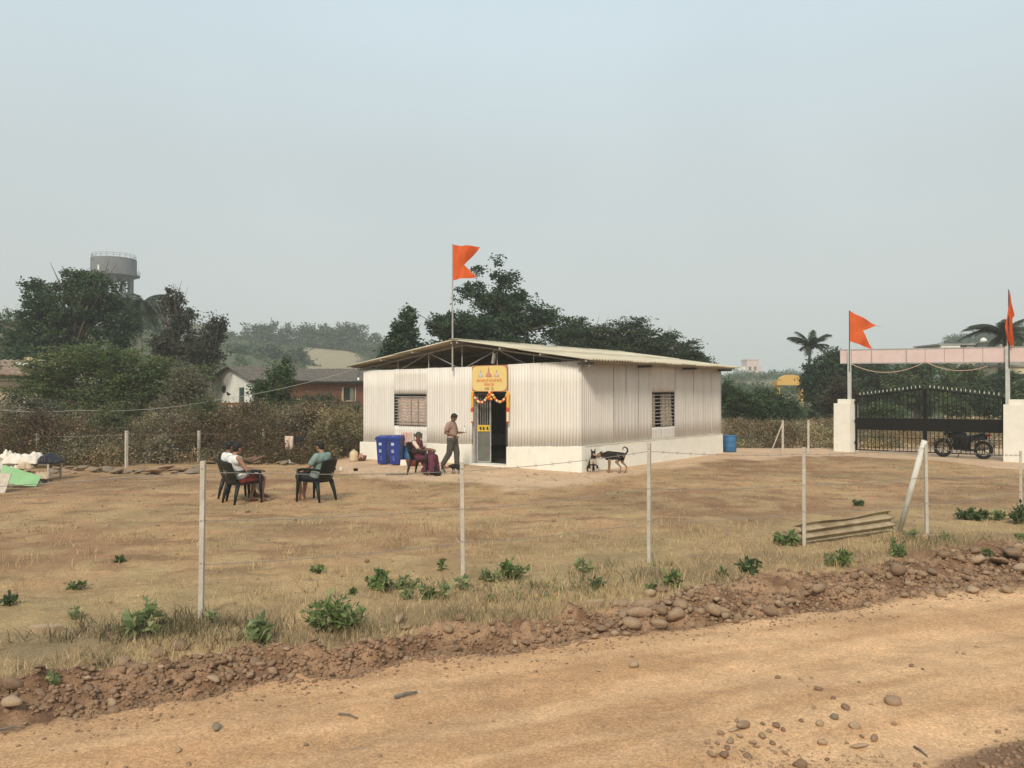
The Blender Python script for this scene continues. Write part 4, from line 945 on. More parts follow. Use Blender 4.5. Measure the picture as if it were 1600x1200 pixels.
def stone(x, y, r, parent, me=None, sink=.35, name='stone'):
    o = link(name, me or random.choice(ROCKS[:18]), parent); o.location = (x, y, G(x, y) + r * (1 - sink) * .5)
    o.rotation_euler = (random.uniform(-.3, .3), random.uniform(-.3, .3), random.uniform(0, 6.3)); o.scale = (r, r * random.uniform(.8, 1), r * random.uniform(.75, 1)); return o
bank = SET['earth_bank']; road = SET['dirt_road']; field_ = SET['ground']
# heaps of stones at the places where the photograph shows them (pixel, radius in pixels)
HEAP = [(985, 985, 17), (1000, 968, 15), (938, 989, 10), (952, 982, 11), (975, 968, 12), (968, 952, 13), (1008, 955, 14), (1030, 960, 12), (1042, 945, 10), (1028, 985, 14), (1055, 972, 15), (1062, 950, 13), (1078, 940, 12), (1075, 962, 9), (1092, 955, 10), (1110, 965, 16), (1128, 960, 8), (1085, 930, 12), (1100, 925, 10), (1060, 935, 9), (1035, 928, 10), (1015, 935, 11), (1120, 945, 8), (960, 995, 8),
        (1333, 907, 10), (1352, 903, 13), (1400, 903, 17), (1438, 910, 10), (1474, 875, 13), (1500, 885, 9), (1522, 874, 13), (1525, 888, 13), (1495, 873, 8), (1580, 880, 20), (1560, 885, 15), (1520, 930, 12), (1508, 911, 9), (1470, 935, 10), (1572, 928, 9), (1280, 925, 12), (1256, 935, 12), (1230, 945, 10), (1265, 918, 10), (1238, 935, 9), (1200, 955, 14), (1215, 950, 9), (1410, 935, 8), (1485, 892, 8), (1508, 895, 8), (1455, 900, 9), (1430, 900, 7), (1595, 900, 16), (1545, 905, 9), (1590, 872, 14), (1225, 900, 9), (1390, 885, 9), (1340, 880, 8),
        (285, 1018, 15), (190, 1046, 20), (250, 1028, 12), (150, 1042, 11), (290, 1045, 9), (297, 1068, 11), (335, 1062, 11), (345, 1043, 12), (383, 1054, 9), (392, 1060, 9), (428, 1055, 11), (178, 1106, 11), (22, 1085, 16), (22, 1120, 18), (65, 1092, 12), (60, 1075, 9), (108, 1070, 9), (103, 1055, 8), (140, 1082, 10), (152, 1085, 8), (255, 1050, 8), (160, 1100, 8), (228, 1072, 8), (310, 1030, 8), (360, 1030, 9), (400, 1040, 11), (425, 1038, 9), (262, 1070, 7), (395, 1010, 14), (360, 1000, 8),
        (635, 985, 9), (625, 975, 12), (600, 990, 8), (592, 1010, 9), (640, 1000, 8), (700, 988, 9), (720, 987, 12), (815, 975, 9), (822, 1005, 10), (845, 998, 10), (805, 1010, 9), (930, 1000, 9), (835, 1015, 7), (915, 992, 6), (695, 1035, 5), (565, 1000, 9), (545, 1010, 8), (870, 985, 8), (890, 975, 7), (740, 1000, 7), (770, 990, 9), (663, 1000, 7), (480, 1025, 8), (455, 1060, 7), (520, 1045, 6), (1150, 975, 8), (1165, 945, 9), (1185, 920, 8), (1150, 910, 9), (1300, 945, 7), (1325, 930, 8)]
for u, v, r in HEAP:
    p = GP(u, v - r * .3); rr = r * p.y / FPX * (1.15 if u > 900 else 1.0)
    stone(p.x, p.y, rr, bank, sink=.12)
for i in range(110):                      # smaller ones strewn along the bank
    x = random.uniform(-3.9, 7.8); a, b = np.interp(x, RX, RY), np.interp(x, TX, TY); y = lerp(a - .1, b, random.random() ** 1.2)
    stone(x, y, random.uniform(.016, .045), bank, sink=.3)
bank2 = None
# fine soil lumps and gravel too many to count
def lumps(name, label, xy, r0, r1, mt, zoff=0):
    n = len(xy); ico = bmesh.new(); bmesh.ops.create_icosphere(ico, subdivisions=1, radius=1)
    bv = np.array([v.co[:] for v in ico.verts]); bf = np.array([[v.index for v in f.verts] for f in ico.faces]); ico.free()
    bv = bv[None] * (1 + RNG.normal(0, .16, (n, len(bv), 1))); s_ = (r0 + (r1 - r0) * RNG.random(n) ** 2.5)[:, None, None] * np.array([1, .85, .6]) * (.8 + .4 * RNG.random((n, 1, 3)))
    a = RNG.random(n) * 6.28; ca, sa = np.cos(a)[:, None], np.sin(a)[:, None]; q = bv * s_
    q = np.stack([q[..., 0] * ca - q[..., 1] * sa, q[..., 0] * sa + q[..., 1] * ca, q[..., 2]], -1)
    z = gz(xy[:, 0], xy[:, 1]) + s_[:, 0, 2] * .3 + zoff
    V = q + np.column_stack([xy, z])[:, None, :]; F = bf[None] + (np.arange(n) * len(bv[0]))[:, None, None]
    o = raw(name, V.reshape(-1, 3), F.reshape(-1, 3), mt); return tag(o, label, 'soil', kind='stuff')
CLOD = mat('clod', (.31, .19, .115), (.19, .115, .07), 6, .95, .4, 40); GRAV = mat('road_gravel', (.50, .34, .20), (.34, .22, .13), 9, .95)
xs = RNG.uniform(-5, 9, 15000); a_, b_ = np.interp(xs, RX, RY), np.interp(xs, TX, TY); t01 = RNG.beta(1.6, 1.8, 15000)
yy_ = a_ - .12 + (b_ - a_ + .1) * t01 + RNG.normal(0, .05, 15000)
q = np.column_stack([xs, yy_]); q = q[vnoise(q[:, 0] * 2 + 9, q[:, 1] * 2) + .3 * RNG.random(len(q)) > .42 + .12 * (q[:, 0] < .2)]
lumps('soil_clods', 'crumbled dark soil clods along the dug bank', q, .005, .030, CLOD)
xs = RNG.uniform(-5, 9, 1600); a_ = np.interp(xs, RX, RY); yy_ = a_ - .1 - np.abs(RNG.normal(0, .22, 1600))
lumps('bank_gravel', 'fine reddish crumbs spilled at the foot of the bank', np.column_stack([xs, yy_]), .004, .018, ST2)
q = rnd_in(2600, -5, 8, 3.6, 9); q = q[(q[:, 1] < np.interp(q[:, 0], RX, RY)) & (vnoise(q[:, 0] * 1.1, q[:, 1] * 2.2 + 4) + .4 * RNG.random(len(q)) > .75)]
lumps('road_gravel', 'loose pebbles strewn over the dirt road', q, .003, .015, GRAV)
q = rnd_in(2400, -12, 14, 8, 23); q = q[(q[:, 1] > np.interp(q[:, 0], TX, TY) + .1)]
lumps('field_pebbles', 'little clods and pebbles strewn over the open field', q, .006, .028, mat('field_clod', (.34, .22, .13), (.22, .14, .085), 3, .95))
q = np.column_stack([RNG.normal(1.72, .32, 420), RNG.normal(5.0, .16, 420)]); lumps('gravel_patch', 'fine gravel around the stones low on the road', q, .003, .014, ST1)
q = np.column_stack([RNG.uniform(2.2, 5.0, 2600), RNG.uniform(4.2, 6.0, 2600)]); q = q[q[:, 0] - 2.45 - (q[:, 1] - 4.86) * 1.55 > RNG.normal(.05, .14, len(q))]
lumps('soil_clods', 'dark turned soil in the bottom right corner of the road', q, .005, .03, CLOD)
# loose stones on the road
LOOSE = [(1393, 1098, 14, 'square tan stone lying alone on the right side of the road'), (1319, 1106, 9, 'small rounded stone left of the square stone on the road'), (1301, 1121, 10, 'dark tilted stone in the middle of the lower right stones'), (1279, 1131, 10, 'upright pale stone left of the dark tilted stone'), (1333, 1135, 12, 'broad pale stone right of the dark tilted stone'), (1363, 1154, 10, 'lone blunt stone low on the right of the road'), (1340, 1166, 12, 'flat oblong stone near the bottom edge of the road'), (1283, 1161, 11, 'smooth rounded stone below the upright pale stone'), (1160, 1135, 17, 'long smooth stone largest in the lower heap on the road'), (1145, 1140, 10, 'small pebble stone touching the long smooth stone'), (1190, 1150, 10, 'egg shaped stone right of the gravel patch'), (1130, 1179, 11, 'wedge stone left of the gravel patch'), (1168, 1181, 8, 'light pebble below the gravel patch'), (1248, 1195, 14, 'half sunk stone on the bottom edge of the road'), (1278, 1076, 8, 'white topped stone alone in the middle of the road'), (935, 1168 - 120, 5, 'tiny brown stone in the middle of the road'), (281, 1172, 8, 'pale rounded stone on the left of the road'), (340, 1137, 13, 'flat dark sliver of stone on the left of the road'), (990, 1040, 13, 'embedded pale hump of stone in the centre of the road'), (672, 1128, 4, 'small dark stone near the road centre'), (480, 1162, 5, 'little round dark stone below the road sticks'), (205, 1150 - 380 + 0, 0, '')]
for u, v, r, lb_ in LOOSE:
    if not r: continue
    p = GP(u, v); rr = r * p.y / FPX; o = stone(p.x, p.y, rr, None, ROCKS[{'pale': 4, 'dark': 18, 'tan': 0}.get(next((w_ for w_ in ('pale', 'dark', 'tan') if w_ in lb_), ''), random.randrange(18))], sink=.4)
    if 'flat' in lb_: o.scale = (rr * 1.2, rr * .6, rr * .3)
    if 'long' in lb_: o.scale = (rr * 1.2, rr * .6, rr * .55)
    tag(o, lb_, 'stone', 'loose stones on the road')
# slabs and sticks
def slab_at(u, v, w_, h_, th, rz, mt, label, cat, nm):
    p = GP(u, v); t = thing(nm, label, cat, tuple(p), rz); bm_ = MB(); n = 7
    pts = [(math.cos(2 * PI * i / n) ** 1 * w_ / 2 * random.uniform(.85, 1.1), math.sin(2 * PI * i / n) * h_ / 2 * random.uniform(.85, 1.1)) for i in range(n)]
    bm_.add([(x, y, -.02) for x, y in pts] + [(x * .96, y * .96, th) for x, y in pts], [tuple(range(n - 1, -1, -1)), tuple(range(n, 2 * n))] + [(i, (i + 1) % n, n + (i + 1) % n, n + i) for i in range(n)])
    bm_.build('slab', mt, t); return t
slab_at(72, 985, .34, .15, .05, .1, ST3, 'flat pale stone slab in the grass at the lower left', 'slab', 'stone_slab')
slab_at(930, 945, .22, .12, .05, .3, ST3, 'flat pale stone on top of the bank left of the stone heap', 'slab', 'stone_slab')
slab_at(1447, 839, .35, .2, .03, .2, ST3, 'flat pale slab at the foot of the strutted fence post', 'slab', 'stone_slab')
def stick(u, v, u2, v2, r, label):
    a = GP(u, v, r); b = GP(u2, v2, r); t = thing('stick', label, 'stick', tuple(a))
    m_ = a.lerp(b, .5) + Vector((0, .01, .006)); MB().tube([a - a, m_ - a, b - a], [r, r * .9, r * .6], 6).build('wood', BARKG, t)
stick(618, 1091, 652, 1083, .016, 'thick brown stick lying in the middle of the road')
stick(530, 1115, 560, 1122, .008, 'thin bent twig left of the thick stick on the road')
stick(1426, 1165, 1446, 1181, .008, 'pale straight twig beside the dark soil at the lower right')
stick(0, 1140, 42, 1136, .007, 'thin pale twig at the left edge of the road')
# ------------------------------------------------------------------ fence posts and wire
CONC = mat('post_concrete', (.54, .49, .42), (.40, .36, .30), 7, .9, .2, 30)
PVC = mat('white_pipe', (.70, .68, .62), (.6, .57, .5), 5, .5)
def post(u, vb, h, lean, label, wd=.044, rnd=False, group='fence posts'):
    p = GP(u, vb); t = thing('fence_post', label, 'fence post', tuple(p), R(-30), group)
    q = Matrix.Rotation(R(30), 3, 'Z') @ Vector((lean * h, 0, h))
    if rnd: MB().tube([(0, 0, -.2), q], wd / 2, 8).build('post', CONC, t)
    else:
        MB().bar((0, 0, -.2), q, wd).build('post', CONC, t)
    for k in (.35, .62, .95):
        MB().lathe([(wd * .62, -.006), (wd * .62, .006)], tuple(q * k), 8).build('wire_tie', WIREM, t)
    return p, h
FP = []
near = [(315, 965, 1.56, .012, 'nearest and tallest pale fence post in front of the two black chairs'), (724, 912, 1.42, -.012, 'pale fence post in front of the shed doorway'), (1014, 880, 1.57, .0, 'pale fence post standing before the side wall of the shed'), (1256, 853, 1.42, .0, 'pale fence post at the left end of the old corrugated sheet'), (1447, 838, 1.47, -.01, 'thin upright fence post braced by a leaning strut'), (1594, 802, 1.15, 0, 'pale fence post at the right edge among green weeds')]
for u, v, h, ln, lb_ in near: p, h = post(u, v, h, ln, lb_); FP.append((p, h, ln))
for u, vt, vb, lb_ in ((59, 677, 724, 'back fence post behind the heap of sheets at far left'), (198, 673, 731, 'back fence post rising from the row of stones'), (311, 673, 722, 'back fence post behind the top of the tallest near post'), (412, 670, 718, 'back fence post between the seated men'), (503, 668, 716, 'back fence post behind the head of the man in the green shirt'), (1263, 657, 707, 'back fence post left of the white gate pillar'), (1223, 657, 706, 'thin back fence post with a slanting brace')):
    p = GP(u, vb); h = (vb - vt) / FPX * p.y; pp, h = post(u, vb, h, 0, lb_, .07, False, 'fence posts'); 
    if u < 600: FP.append((pp, h, 1))
a = GP(1402, 829); b_ = FP[4][0] + Vector((-.03, 0, 1.47)); t = thing('strut', 'white pipe strut leaning against the thin fence post', 'strut', tuple(a))
MB().tube([Vector((0, 0, -.1)), b_ - a], .042, 10).build('pipe', PVC, t, smooth=True)
a = GP(1203, 706); t = thing('strut', 'thin slanting brace of the post right of the shed', 'strut', tuple(a)); MB().tube([Vector((0, 0, -.1)), GP(1223, 706) + Vector((0, 0, 1.1)) - a], .022, 6).build('pipe', CONC, t)
def wire(a, b, label, sag=.03):
    pts = sagline(a, b, sag, 18); t = cable('fence_wire', label, 'wire', pts, .0038, WIREM, 'fence wires'); m = MB(); p0 = Vector(pts[0])
    n = int((Vector(b) - Vector(a)).length / .22)
    for i in range(1, n):
        f = i / n * 18; k = int(f); q = Vector(pts[k]).lerp(Vector(pts[min(k + 1, 18)]), f - k) - p0
        for s_ in ((.022, 0, .02), (-.015, .01, .024)): m.bar(q - Vector(s_), q + Vector(s_), .0035)
    m.build('barbs', WIREM, t)['kind'] = 'stuff'
NM = ['the tallest post', 'the doorway post', 'the side wall post', 'the corrugated sheet post', 'the strutted post', 'the right edge post']
outp = (Vector((-6.6, 6.35, 0)), 1.5, 0)
ch = [outp] + FP[:6]
LV = [('top', .93), ('middle', .62), ('bottom', .34)]
for i in range(6):
    (a, ha, la), (b, hb, lb2) = ch[i], ch[i + 1]
    for nm, f in LV:
        if nm != 'top' and i in (0,): continue
        wire(a + Vector((0, 0, ha * f)), b + Vector((0, 0, hb * f)), f'{nm} barbed wire {"left of " + NM[0] if i == 0 else "between " + NM[i - 1] + " and " + NM[i]}', .03)
bp_ = [x for x in FP[6:]]; BN = ['sheet heap post', 'stone row post', 'third back post', 'post between seated men', 'post behind green shirt']
for i in range(4): wire(bp_[i][0] + Vector((0, 0, bp_[i][1] * .9)), bp_[i + 1][0] + Vector((0, 0, bp_[i + 1][1] * .9)), f'back fence wire between {BN[i]} and {BN[i+1]}')
# row of stones along the back fence
for i in range(34):
    u = lerp(75, 312, i / 33) + random.uniform(-3, 3); p = GP(u, random.uniform(733, 741)); o = stone(p.x, p.y, random.uniform(.10, .26), field_, random.choice(ROCKS[18:] + ROCKS[:4])); o.scale[2] *= .5
for i in range(26):
    u = random.uniform(318, 470); p = GP(u, random.uniform(717, 726)); o = stone(p.x, p.y, random.uniform(.08, .22), field_, random.choice(ROCKS[18:] + ROCKS[:4])); o.scale[2] *= .55
for i in range(60):
    x, y = random.uniform(-9, 12), random.uniform(9, 22)
    if y > np.interp(x, TX, TY) + .4: stone(x, y, random.uniform(.02, .06), field_, sink=.5)
# old corrugated sheet lying on edge
for u, v, r in ((1140, 1158, 8), (1155, 1150, 7), (1175, 1160, 7), (1200, 1142, 6), (1212, 1133, 8), (1222, 1140, 6), (1120, 1160, 6), (1135, 1168, 7), (1180, 1165, 5), (1205, 1160, 7), (1125, 1145, 7), (1190, 1130, 5), (1250, 1125, 5), (1300, 1090, 5), (1360, 1100, 4), (1270, 1105, 4), (1150, 1125, 5), (1105, 1160, 6), (1345, 1150, 6), (1320, 1160, 5), (1422, 1040, 5), (1440, 1045, 4), (1215, 1058, 6), (1250, 1060, 5), (1395, 1130, 6), (1340, 1065, 4), (1110, 1178, 8), (1225, 1175, 6), (1290, 1185, 6), (1375, 1180, 5), (1158, 1172, 6)):
    p = GP(u, v); stone(p.x, p.y, r * p.y / FPX, road, sink=.3)
a, b_ = GP(1252, 851), GP(1398, 832); D = (b_ - a); D.z = 0; Ln = D.length; D.normalize(); t = thing('old_roof_sheet', 'old rusty beige corrugated sheet lying on edge behind the fence post', 'corrugated sheet', tuple(a), math.atan2(D.y, D.x))
OLD = mat('old_sheet', (.46, .37, .24), (.27, .20, .12), 3, .85, .25, 20)
def fs(s_, q):
    ph = q * 2.6 * 2 * PI; h_ = q * .25; back = q * .10
    return Vector((s_ * Ln, back + .045 * math.sin(ph), h_ + .03 + (.015 * math.sin(s_ * 9) if q > .9 else 0) + .03 * s_ * q))
MB().slab(fs, 20, 20, (0, 1, .3), .01).build('sheet', OLD, t, smooth=True)
# ------------------------------------------------------------------ leafy weeds in front
WEED = [(.15, .22, .07), (.20, .28, .09), (.10, .15, .055), (.27, .25, .14)]; PALEW = [(.25, .29, .13), (.33, .34, .17), (.18, .23, .10)]
def weed(u, v, wpx, hpx, label, cols=WEED, lsz=.07, dens=1.0):
    p = GP(u, v); k = p.y / FPX; W_, H_ = wpx * k, hpx * k; t = thing('weed', label, 'weed', tuple(p), 0, 'green weeds')
    W_ *= 1.15; ns_ = max(4, int(7 * dens * W_ / .3)); m = MB(); C_l = []
    for i in range(ns_):
        a = random.uniform(0, 2 * PI); r = random.random() ** .6 * W_ / 2; b = Vector((math.cos(a) * r * .45, math.sin(a) * r * .4, -.02)); e_ = Vector((math.cos(a) * r, math.sin(a) * r * .8, H_ * random.uniform(.55, 1.0) * (1 - .35 * (r / (W_ / 2)))))
        m.tube([b, b.lerp(e_, .5) + Vector((0, 0, H_ * .08)), e_], [.006, .004, .002], 4)
        for j in range(9): C_l.append(tuple(b.lerp(e_, random.uniform(.25, 1.0)) ))
    m.build('stem', mat('weed_stem', (.18, .17, .08), rough=.9) if 'weed_stem' not in bpy.data.materials else bpy.data.materials['weed_stem'], t)
    cen_ = np.array(C_l); V, F, T = leaves(cen_, np.full((len(cen_), 3), lsz * .5), 2, lsz * 1.35, cols, .8, .45, -.35, .3)
    raw('foliage', V, F, LEAF, t, tint=T)
W_L = [(520, 985, 84, 62, 'largest leafy green bush on the field in front of the chairs', WEED, .055, 2.6), (545, 975, 50, 30, 'low side shoot at the right foot of the largest green bush', PALEW, .05, 1.5), (597, 922, 44, 38, 'bright green weed left of the doorway fence post', WEED, .06, 1.4), (630, 920, 40, 24, 'low weed between the two bright weeds left of the post', PALEW, .05, 1.2), (640, 935, 22, 20, 'small yellow green rosette below the bright weed', PALEW, .05, 1), (662, 936, 30, 22, 'dark green weed just in front of the weed cluster', WEED, .05, 1.2), (687, 935, 34, 26, 'rounded pale weed left of the doorway post', PALEW, .05, 1.2), (688, 890, 10, 20, 'single upright green sprig behind the weed cluster', WEED, .05, 1), (722, 918, 24, 26, 'weed growing round the foot of the doorway post', PALEW, .05, 1), (765, 908, 30, 24, 'pale weed right of the doorway post', PALEW, .05, 1.2), (800, 905, 42, 34, 'bright tufted weed well right of the doorway post', WEED, .05, 1.6), (768, 938, 18, 12, 'tiny weed on bare soil right of the doorway post', WEED, .04, 1),
       (912, 893, 26, 26, 'pale weed left of the side wall post', PALEW, .05, 1.2), (932, 918, 14, 22, 'dark sprig by the brown tufts', GM, .05, 1), (1049, 918, 22, 42, 'upright green plant right of the side wall post', WEED, .07, 1.2), (1020, 922, 16, 14, 'small green weed left of the upright plant', WEED, .05, 1), (1172, 905, 30, 26, 'dark green weed on the bank edge left of the corrugated sheet', GM, .06, 1.3), (1127, 900, 12, 9, 'little dark leafed weed between two fence posts', GM, .05, 1), (1228, 852, 40, 28, 'spreading green weed at the left end of the corrugated sheet', WEED, .06, 1.4), (1310, 884, 46, 26, 'low green weeds on the bank below the corrugated sheet', WEED, .05, 1.5), (1398, 870, 26, 28, 'upright green weed on the bank below the strut', WEED, .05, 1.2), (1420, 842, 20, 20, 'small weed between strut and post', PALEW, .05, 1), (1478, 845, 18, 14, 'small weed right of the strutted post', WEED, .05, 1),
       (1520, 812, 44, 22, 'dark green weed patch left of the right edge post', GM, .06, 1.6), (1553, 812, 30, 16, 'low green weed nearer the right edge post', WEED, .06, 1.4), (1592, 818, 34, 34, 'dense weed around the right edge fence post', GM, .06, 1.8), (1540, 868, 14, 12, 'pale weed on the bank at the far right', WEED, .05, 1), (1592, 845, 16, 14, 'weed tuft on the bank at the right edge', WEED, .05, 1),
       (1340, 750 + 40, 24, 8, 'flat green weed in the field left of the strut', GM, .05, 1), (121, 918, 30, 12, 'small green tuft in the field at the left', WEED, .045, 1.3), (120, 965, 26, 16, 'yellow green seedling at the lower left', PALEW, .045, 1), (228, 990, 34, 48, 'pale broad leaved plant in brown tufts at the lower left', PALEW, .09, 1.1), (405, 1003, 40, 40, 'pale dusty broad leaved plant right of the tallest post', PALEW, .08, 1.1), (330, 972, 24, 20, 'dusty weed at the foot of the tallest post', PALEW, .05, 1), (16, 945, 26, 20, 'dark weed at the left edge of the field', GM, .05, 1), (190, 878, 12, 8, 'tiny dark weed in the left of the field', GM, .05, 1), (498, 894, 24, 12, 'small green tuft beyond the largest green bush', WEED, .045, 1.3), (552, 927, 10, 8, 'tiny sprout right above the largest green bush', WEED, .04, 1), (85, 1030 + 35, 16, 16, 'yellow grass sprout on the bank at the lower left', PALEW, .04, 1)]
for a in W_L: weed(*a[:5], cols=a[5], lsz=a[6], dens=a[7])
# ------------------------------------------------------------------ gate, pillars, beam
g0 = Vector((12.85, 30.4, 0)); gd = Vector((16.0, 26.4, 0)) - g0; GLn = gd.length; gd.normalize(); GRZ = math.atan2(gd.y, gd.x)
BLACK = mat('black_paint', (.008, .008, .008), (.014, .012, .011), 12, .6, spec=.15); TIP = mat('silver_tip', (.5, .5, .46), rough=.5)
def pillar(s0, s1, ztop, label, z0):
    t = thing('gate_pillar', label, 'gate pillar', tuple(g0 + gd * ((s0 + s1) / 2)), GRZ, 'white gate pillars'); w_ = s1 - s0
    MB().box((0, 0, (ztop - .16 + z0) / 2), (w_, .6, ztop - .16 - z0), taper=.97).build('shaft', WHITE, t)
    MB().box((0.06, 0, ztop - .08), (w_ * .78, .46, .158)).build('cap', WHITE, t)
    MB().box((0, 0, z0 + .12), (w_ + .04, .64, .25)).build('foot', WHITE, t)
    return t
pillar(-.72, -.06, 1.97, 'stepped whitewashed gate pillar left of the black gate', -.3)
pillar(GLn + .06, GLn + .76, 2.0, 'stepped whitewashed gate pillar at the right end of the black gate', -.3)
zb = lambda s_: lerp(.07, .16, s_ / GLn); ztp = lambda s_: lerp(2.06, 2.36, 1 - abs(s_ - GLn / 2) / (GLn / 2))
for k, (s0, s1, lb_) in enumerate(((0.03, GLn / 2 - .03, 'left leaf of the black spiked steel gate'), (GLn / 2 + .03, GLn - .03, 'right leaf of the black spiked steel gate'))):
    t = thing('gate_leaf', lb_, 'gate', tuple(g0 + gd * (s0 if k == 0 else s1)), GRZ, 'leaves of the driveway gate'); o_ = s0 if k == 0 else s1
    pt = lambda s_, z: (s_ - o_, 0, z)
    fb = lambda a, b, w_=.05: MB().bar(pt(*a), pt(*b), w_, w_ * .8).build('gate_frame', BLACK, t)
    fb((s0, zb(s0)), (s0, ztp(s0)), .07); fb((s1, zb(s1)), (s1, ztp(s1)), .07)
    fb((s0 + .04, zb(s0) + .02), (s1 - .04, zb(s1) + .02), .045); fb((s0 + .04, ztp(s0) - .02), (s1 - .04, ztp(s1) - .02), .05)
    fb((s0 + .04, zb(s0) + .5), (s1 - .04, zb(s1) + .5), .02)
    m = MB(); bz0 = lambda s_: lerp(.84, .9, s_ / GLn)
    m.add([pt(s, 0)[:1] + (y, z) for s in (s0 + .036, s1 - .036) for y in (-.012, .012) for z in (bz0(s), bz0(s) + .44)], [(0, 1, 3, 2), (4, 6, 7, 5), (0, 4, 5, 1), (2, 3, 7, 6), (0, 2, 6, 4), (1, 5, 7, 3)])
    m.build('gate_panel', BLACK, t)
    n = 17
    for i in range(1, n):
        s_ = lerp(s0, s1, i / n)
        MB().tube([pt(s_, zb(s_) + .03), pt(s_, bz0(s_) - .004)], .014, 5).build('gate_bar', BLACK, t)
        MB().tube([pt(s_, bz0(s_) + .444), pt(s_, ztp(s_) + .04)], .014, 5).build('gate_bar', BLACK, t)
        MB().tube([pt(s_, ztp(s_) + .04), pt(s_, ztp(s_) + .08), pt(s_, ztp(s_) + .15)], [.010, .02, .002], 5).build('spike', TIP, t)
    for z in (.35, 1.15, 1.85): MB().tube([pt(o_ + (-.05 if k == 0 else .05), z - .05), pt(o_ + (-.05 if k == 0 else .05), z + .05)], .03, 6).build('hinge', BLACK, t)
PINK = mat('pale_pink_banner', (.70, .56, .53), (.66, .50, .46), 2.5, .7)
bm_t = thing('entrance_beam', 'long pale pink blank banner beam on two posts above the gate', 'banner beam', tuple(g0), GRZ)
sU = lambda u: (lambda r_: (r_ * g0.y - g0.x) / (gd.x - r_ * gd.y))((u - 800) / FPX)
cuts = [sU(u) for u in (1314, 1332, 1363.6, 1418, 1447, 1477, 1507, 1537, 1575)] + [6.0, 6.6, 7.2]
zt_ = lambda s_: lerp(3.81, 3.66, (s_ + .58) / 6.2); zl_ = lambda s_: lerp(3.34, 3.21, (s_ + .58) / 6.2)
for a, b in zip(cuts[:-1], cuts[1:]):
    MB().add([(x, y, z) for x in (a + .008, b - .008) for y in (-.06, .06) for z in (zl_(x), zt_(x))], [(0, 1, 3, 2), (4, 6, 7, 5), (0, 4, 5, 1), (2, 3, 7, 6), (0, 2, 6, 4), (1, 5, 7, 3)]).build('banner_panel', PINK, bm_t)
for f in (zt_, zl_): MB().bar((cuts[0], 0, f(cuts[0]) + (.02 if f is zt_ else -.02)), (cuts[-1], 0, f(cuts[-1]) + (.02 if f is zt_ else -.02)), .14, .035).build('beam_frame', STEEL, bm_t)
for s_ in cuts[2:4]: MB().box((s_, -.07, (zt_(s_) + zl_(s_)) / 2), (.03, .02, .47)).build('beam_strap', STEEL, bm_t)
PAINTED = mat('post_paint', (.55, .56, .52), (.44, .45, .42), 5, .6)
for s_ in (sU(1330), sU(1577)): MB().bar((s_, .0 - .12, 1.8), (s_, -.12, zt_(s_) + .05), .10).build('beam_post', PAINTED, bm_t)
def cord(u0, u1, v0, vm, v1, label):
    s0, s1 = sU(u0), sU(u1); A = g0 + gd * s0; B = g0 + gd * s1; n_ = Vector((-gd.y, gd.x, 0)) * -.1
    A = P(u0, v0, A.y) + n_; B = P(u1, v1, B.y) + n_; M_ = P((u0 + u1) / 2, vm, (A.y + B.y) / 2); sag = ((A.z + B.z) / 2 - M_.z)
    t = cable('festoon', label, 'festoon', sagline(A, B, sag, 20), .016, mat('faded_garland', (.40, .20, .14), (.5, .42, .33), 40, .9), 'festoons under the beam')
cord(1333, 1447, 569, 582, 566, 'thin faded garland sagging under the left half of the beam'); cord(1449, 1545, 566, 579, 572, 'thin faded garland sagging under the right half of the beam')
for (u, vt, lb_, side) in ((1331, 485, 'saffron swallow tailed flag flying right on the left gate post', 0), (1580, 452, 'saffron flag hanging folded on the right gate post', 1)):
    s_ = sU(u); b = g0 + gd * s_ + Vector((.16 * gd.y, -.16 * gd.x, 0)); b = Vector((b.x, b.y, 3.2)); top = EYE + (HOR - vt) / FPX * b.y; k = b.y / FPX
    fl = thing('flag', lb_, 'flag', tuple(b), 0, 'saffron flags'); MB().tube([(0, 0, -.2), (0, 0, top - 3.2)], [.022, .014], 8).build('flag_pole', DARKSTEEL, fl)
    if side == 0:
        swallow(fl, top - 3.2, (1, -.2, 0), (40 * k, 24 * k), (34 * k, 61 * k), (20 * k, 32 * k), 48 * k, .06, 8)
        MB().tube([(39 * k, -.08, top - 3.2 - 24 * k), (48 * k, -.1, top - 3.2 - 25.5 * k)], .006, 4).build('tassel', BARK, fl)
    else:
        AA = [0, .2, .45, .5, .68, .8, 1]; LL = [0, -2, -7, -8, -11.5, -6, -1]; RRr = [1, 4, 7.5, 3.5, 2, 2, 3]
        MB().sheet(lambda a, b: (lerp(np.interp(b, AA, LL), np.interp(b, AA, RRr), a) * k, -.05 - .13 * math.sin(a * 5.5 + b * 2) * min(1, b * 4), top - 3.2 - (3 + 84 * b) * k + .03 * math.sin(a * 6)), 18, 24).build('flag_cloth', ORG, fl, smooth=True)
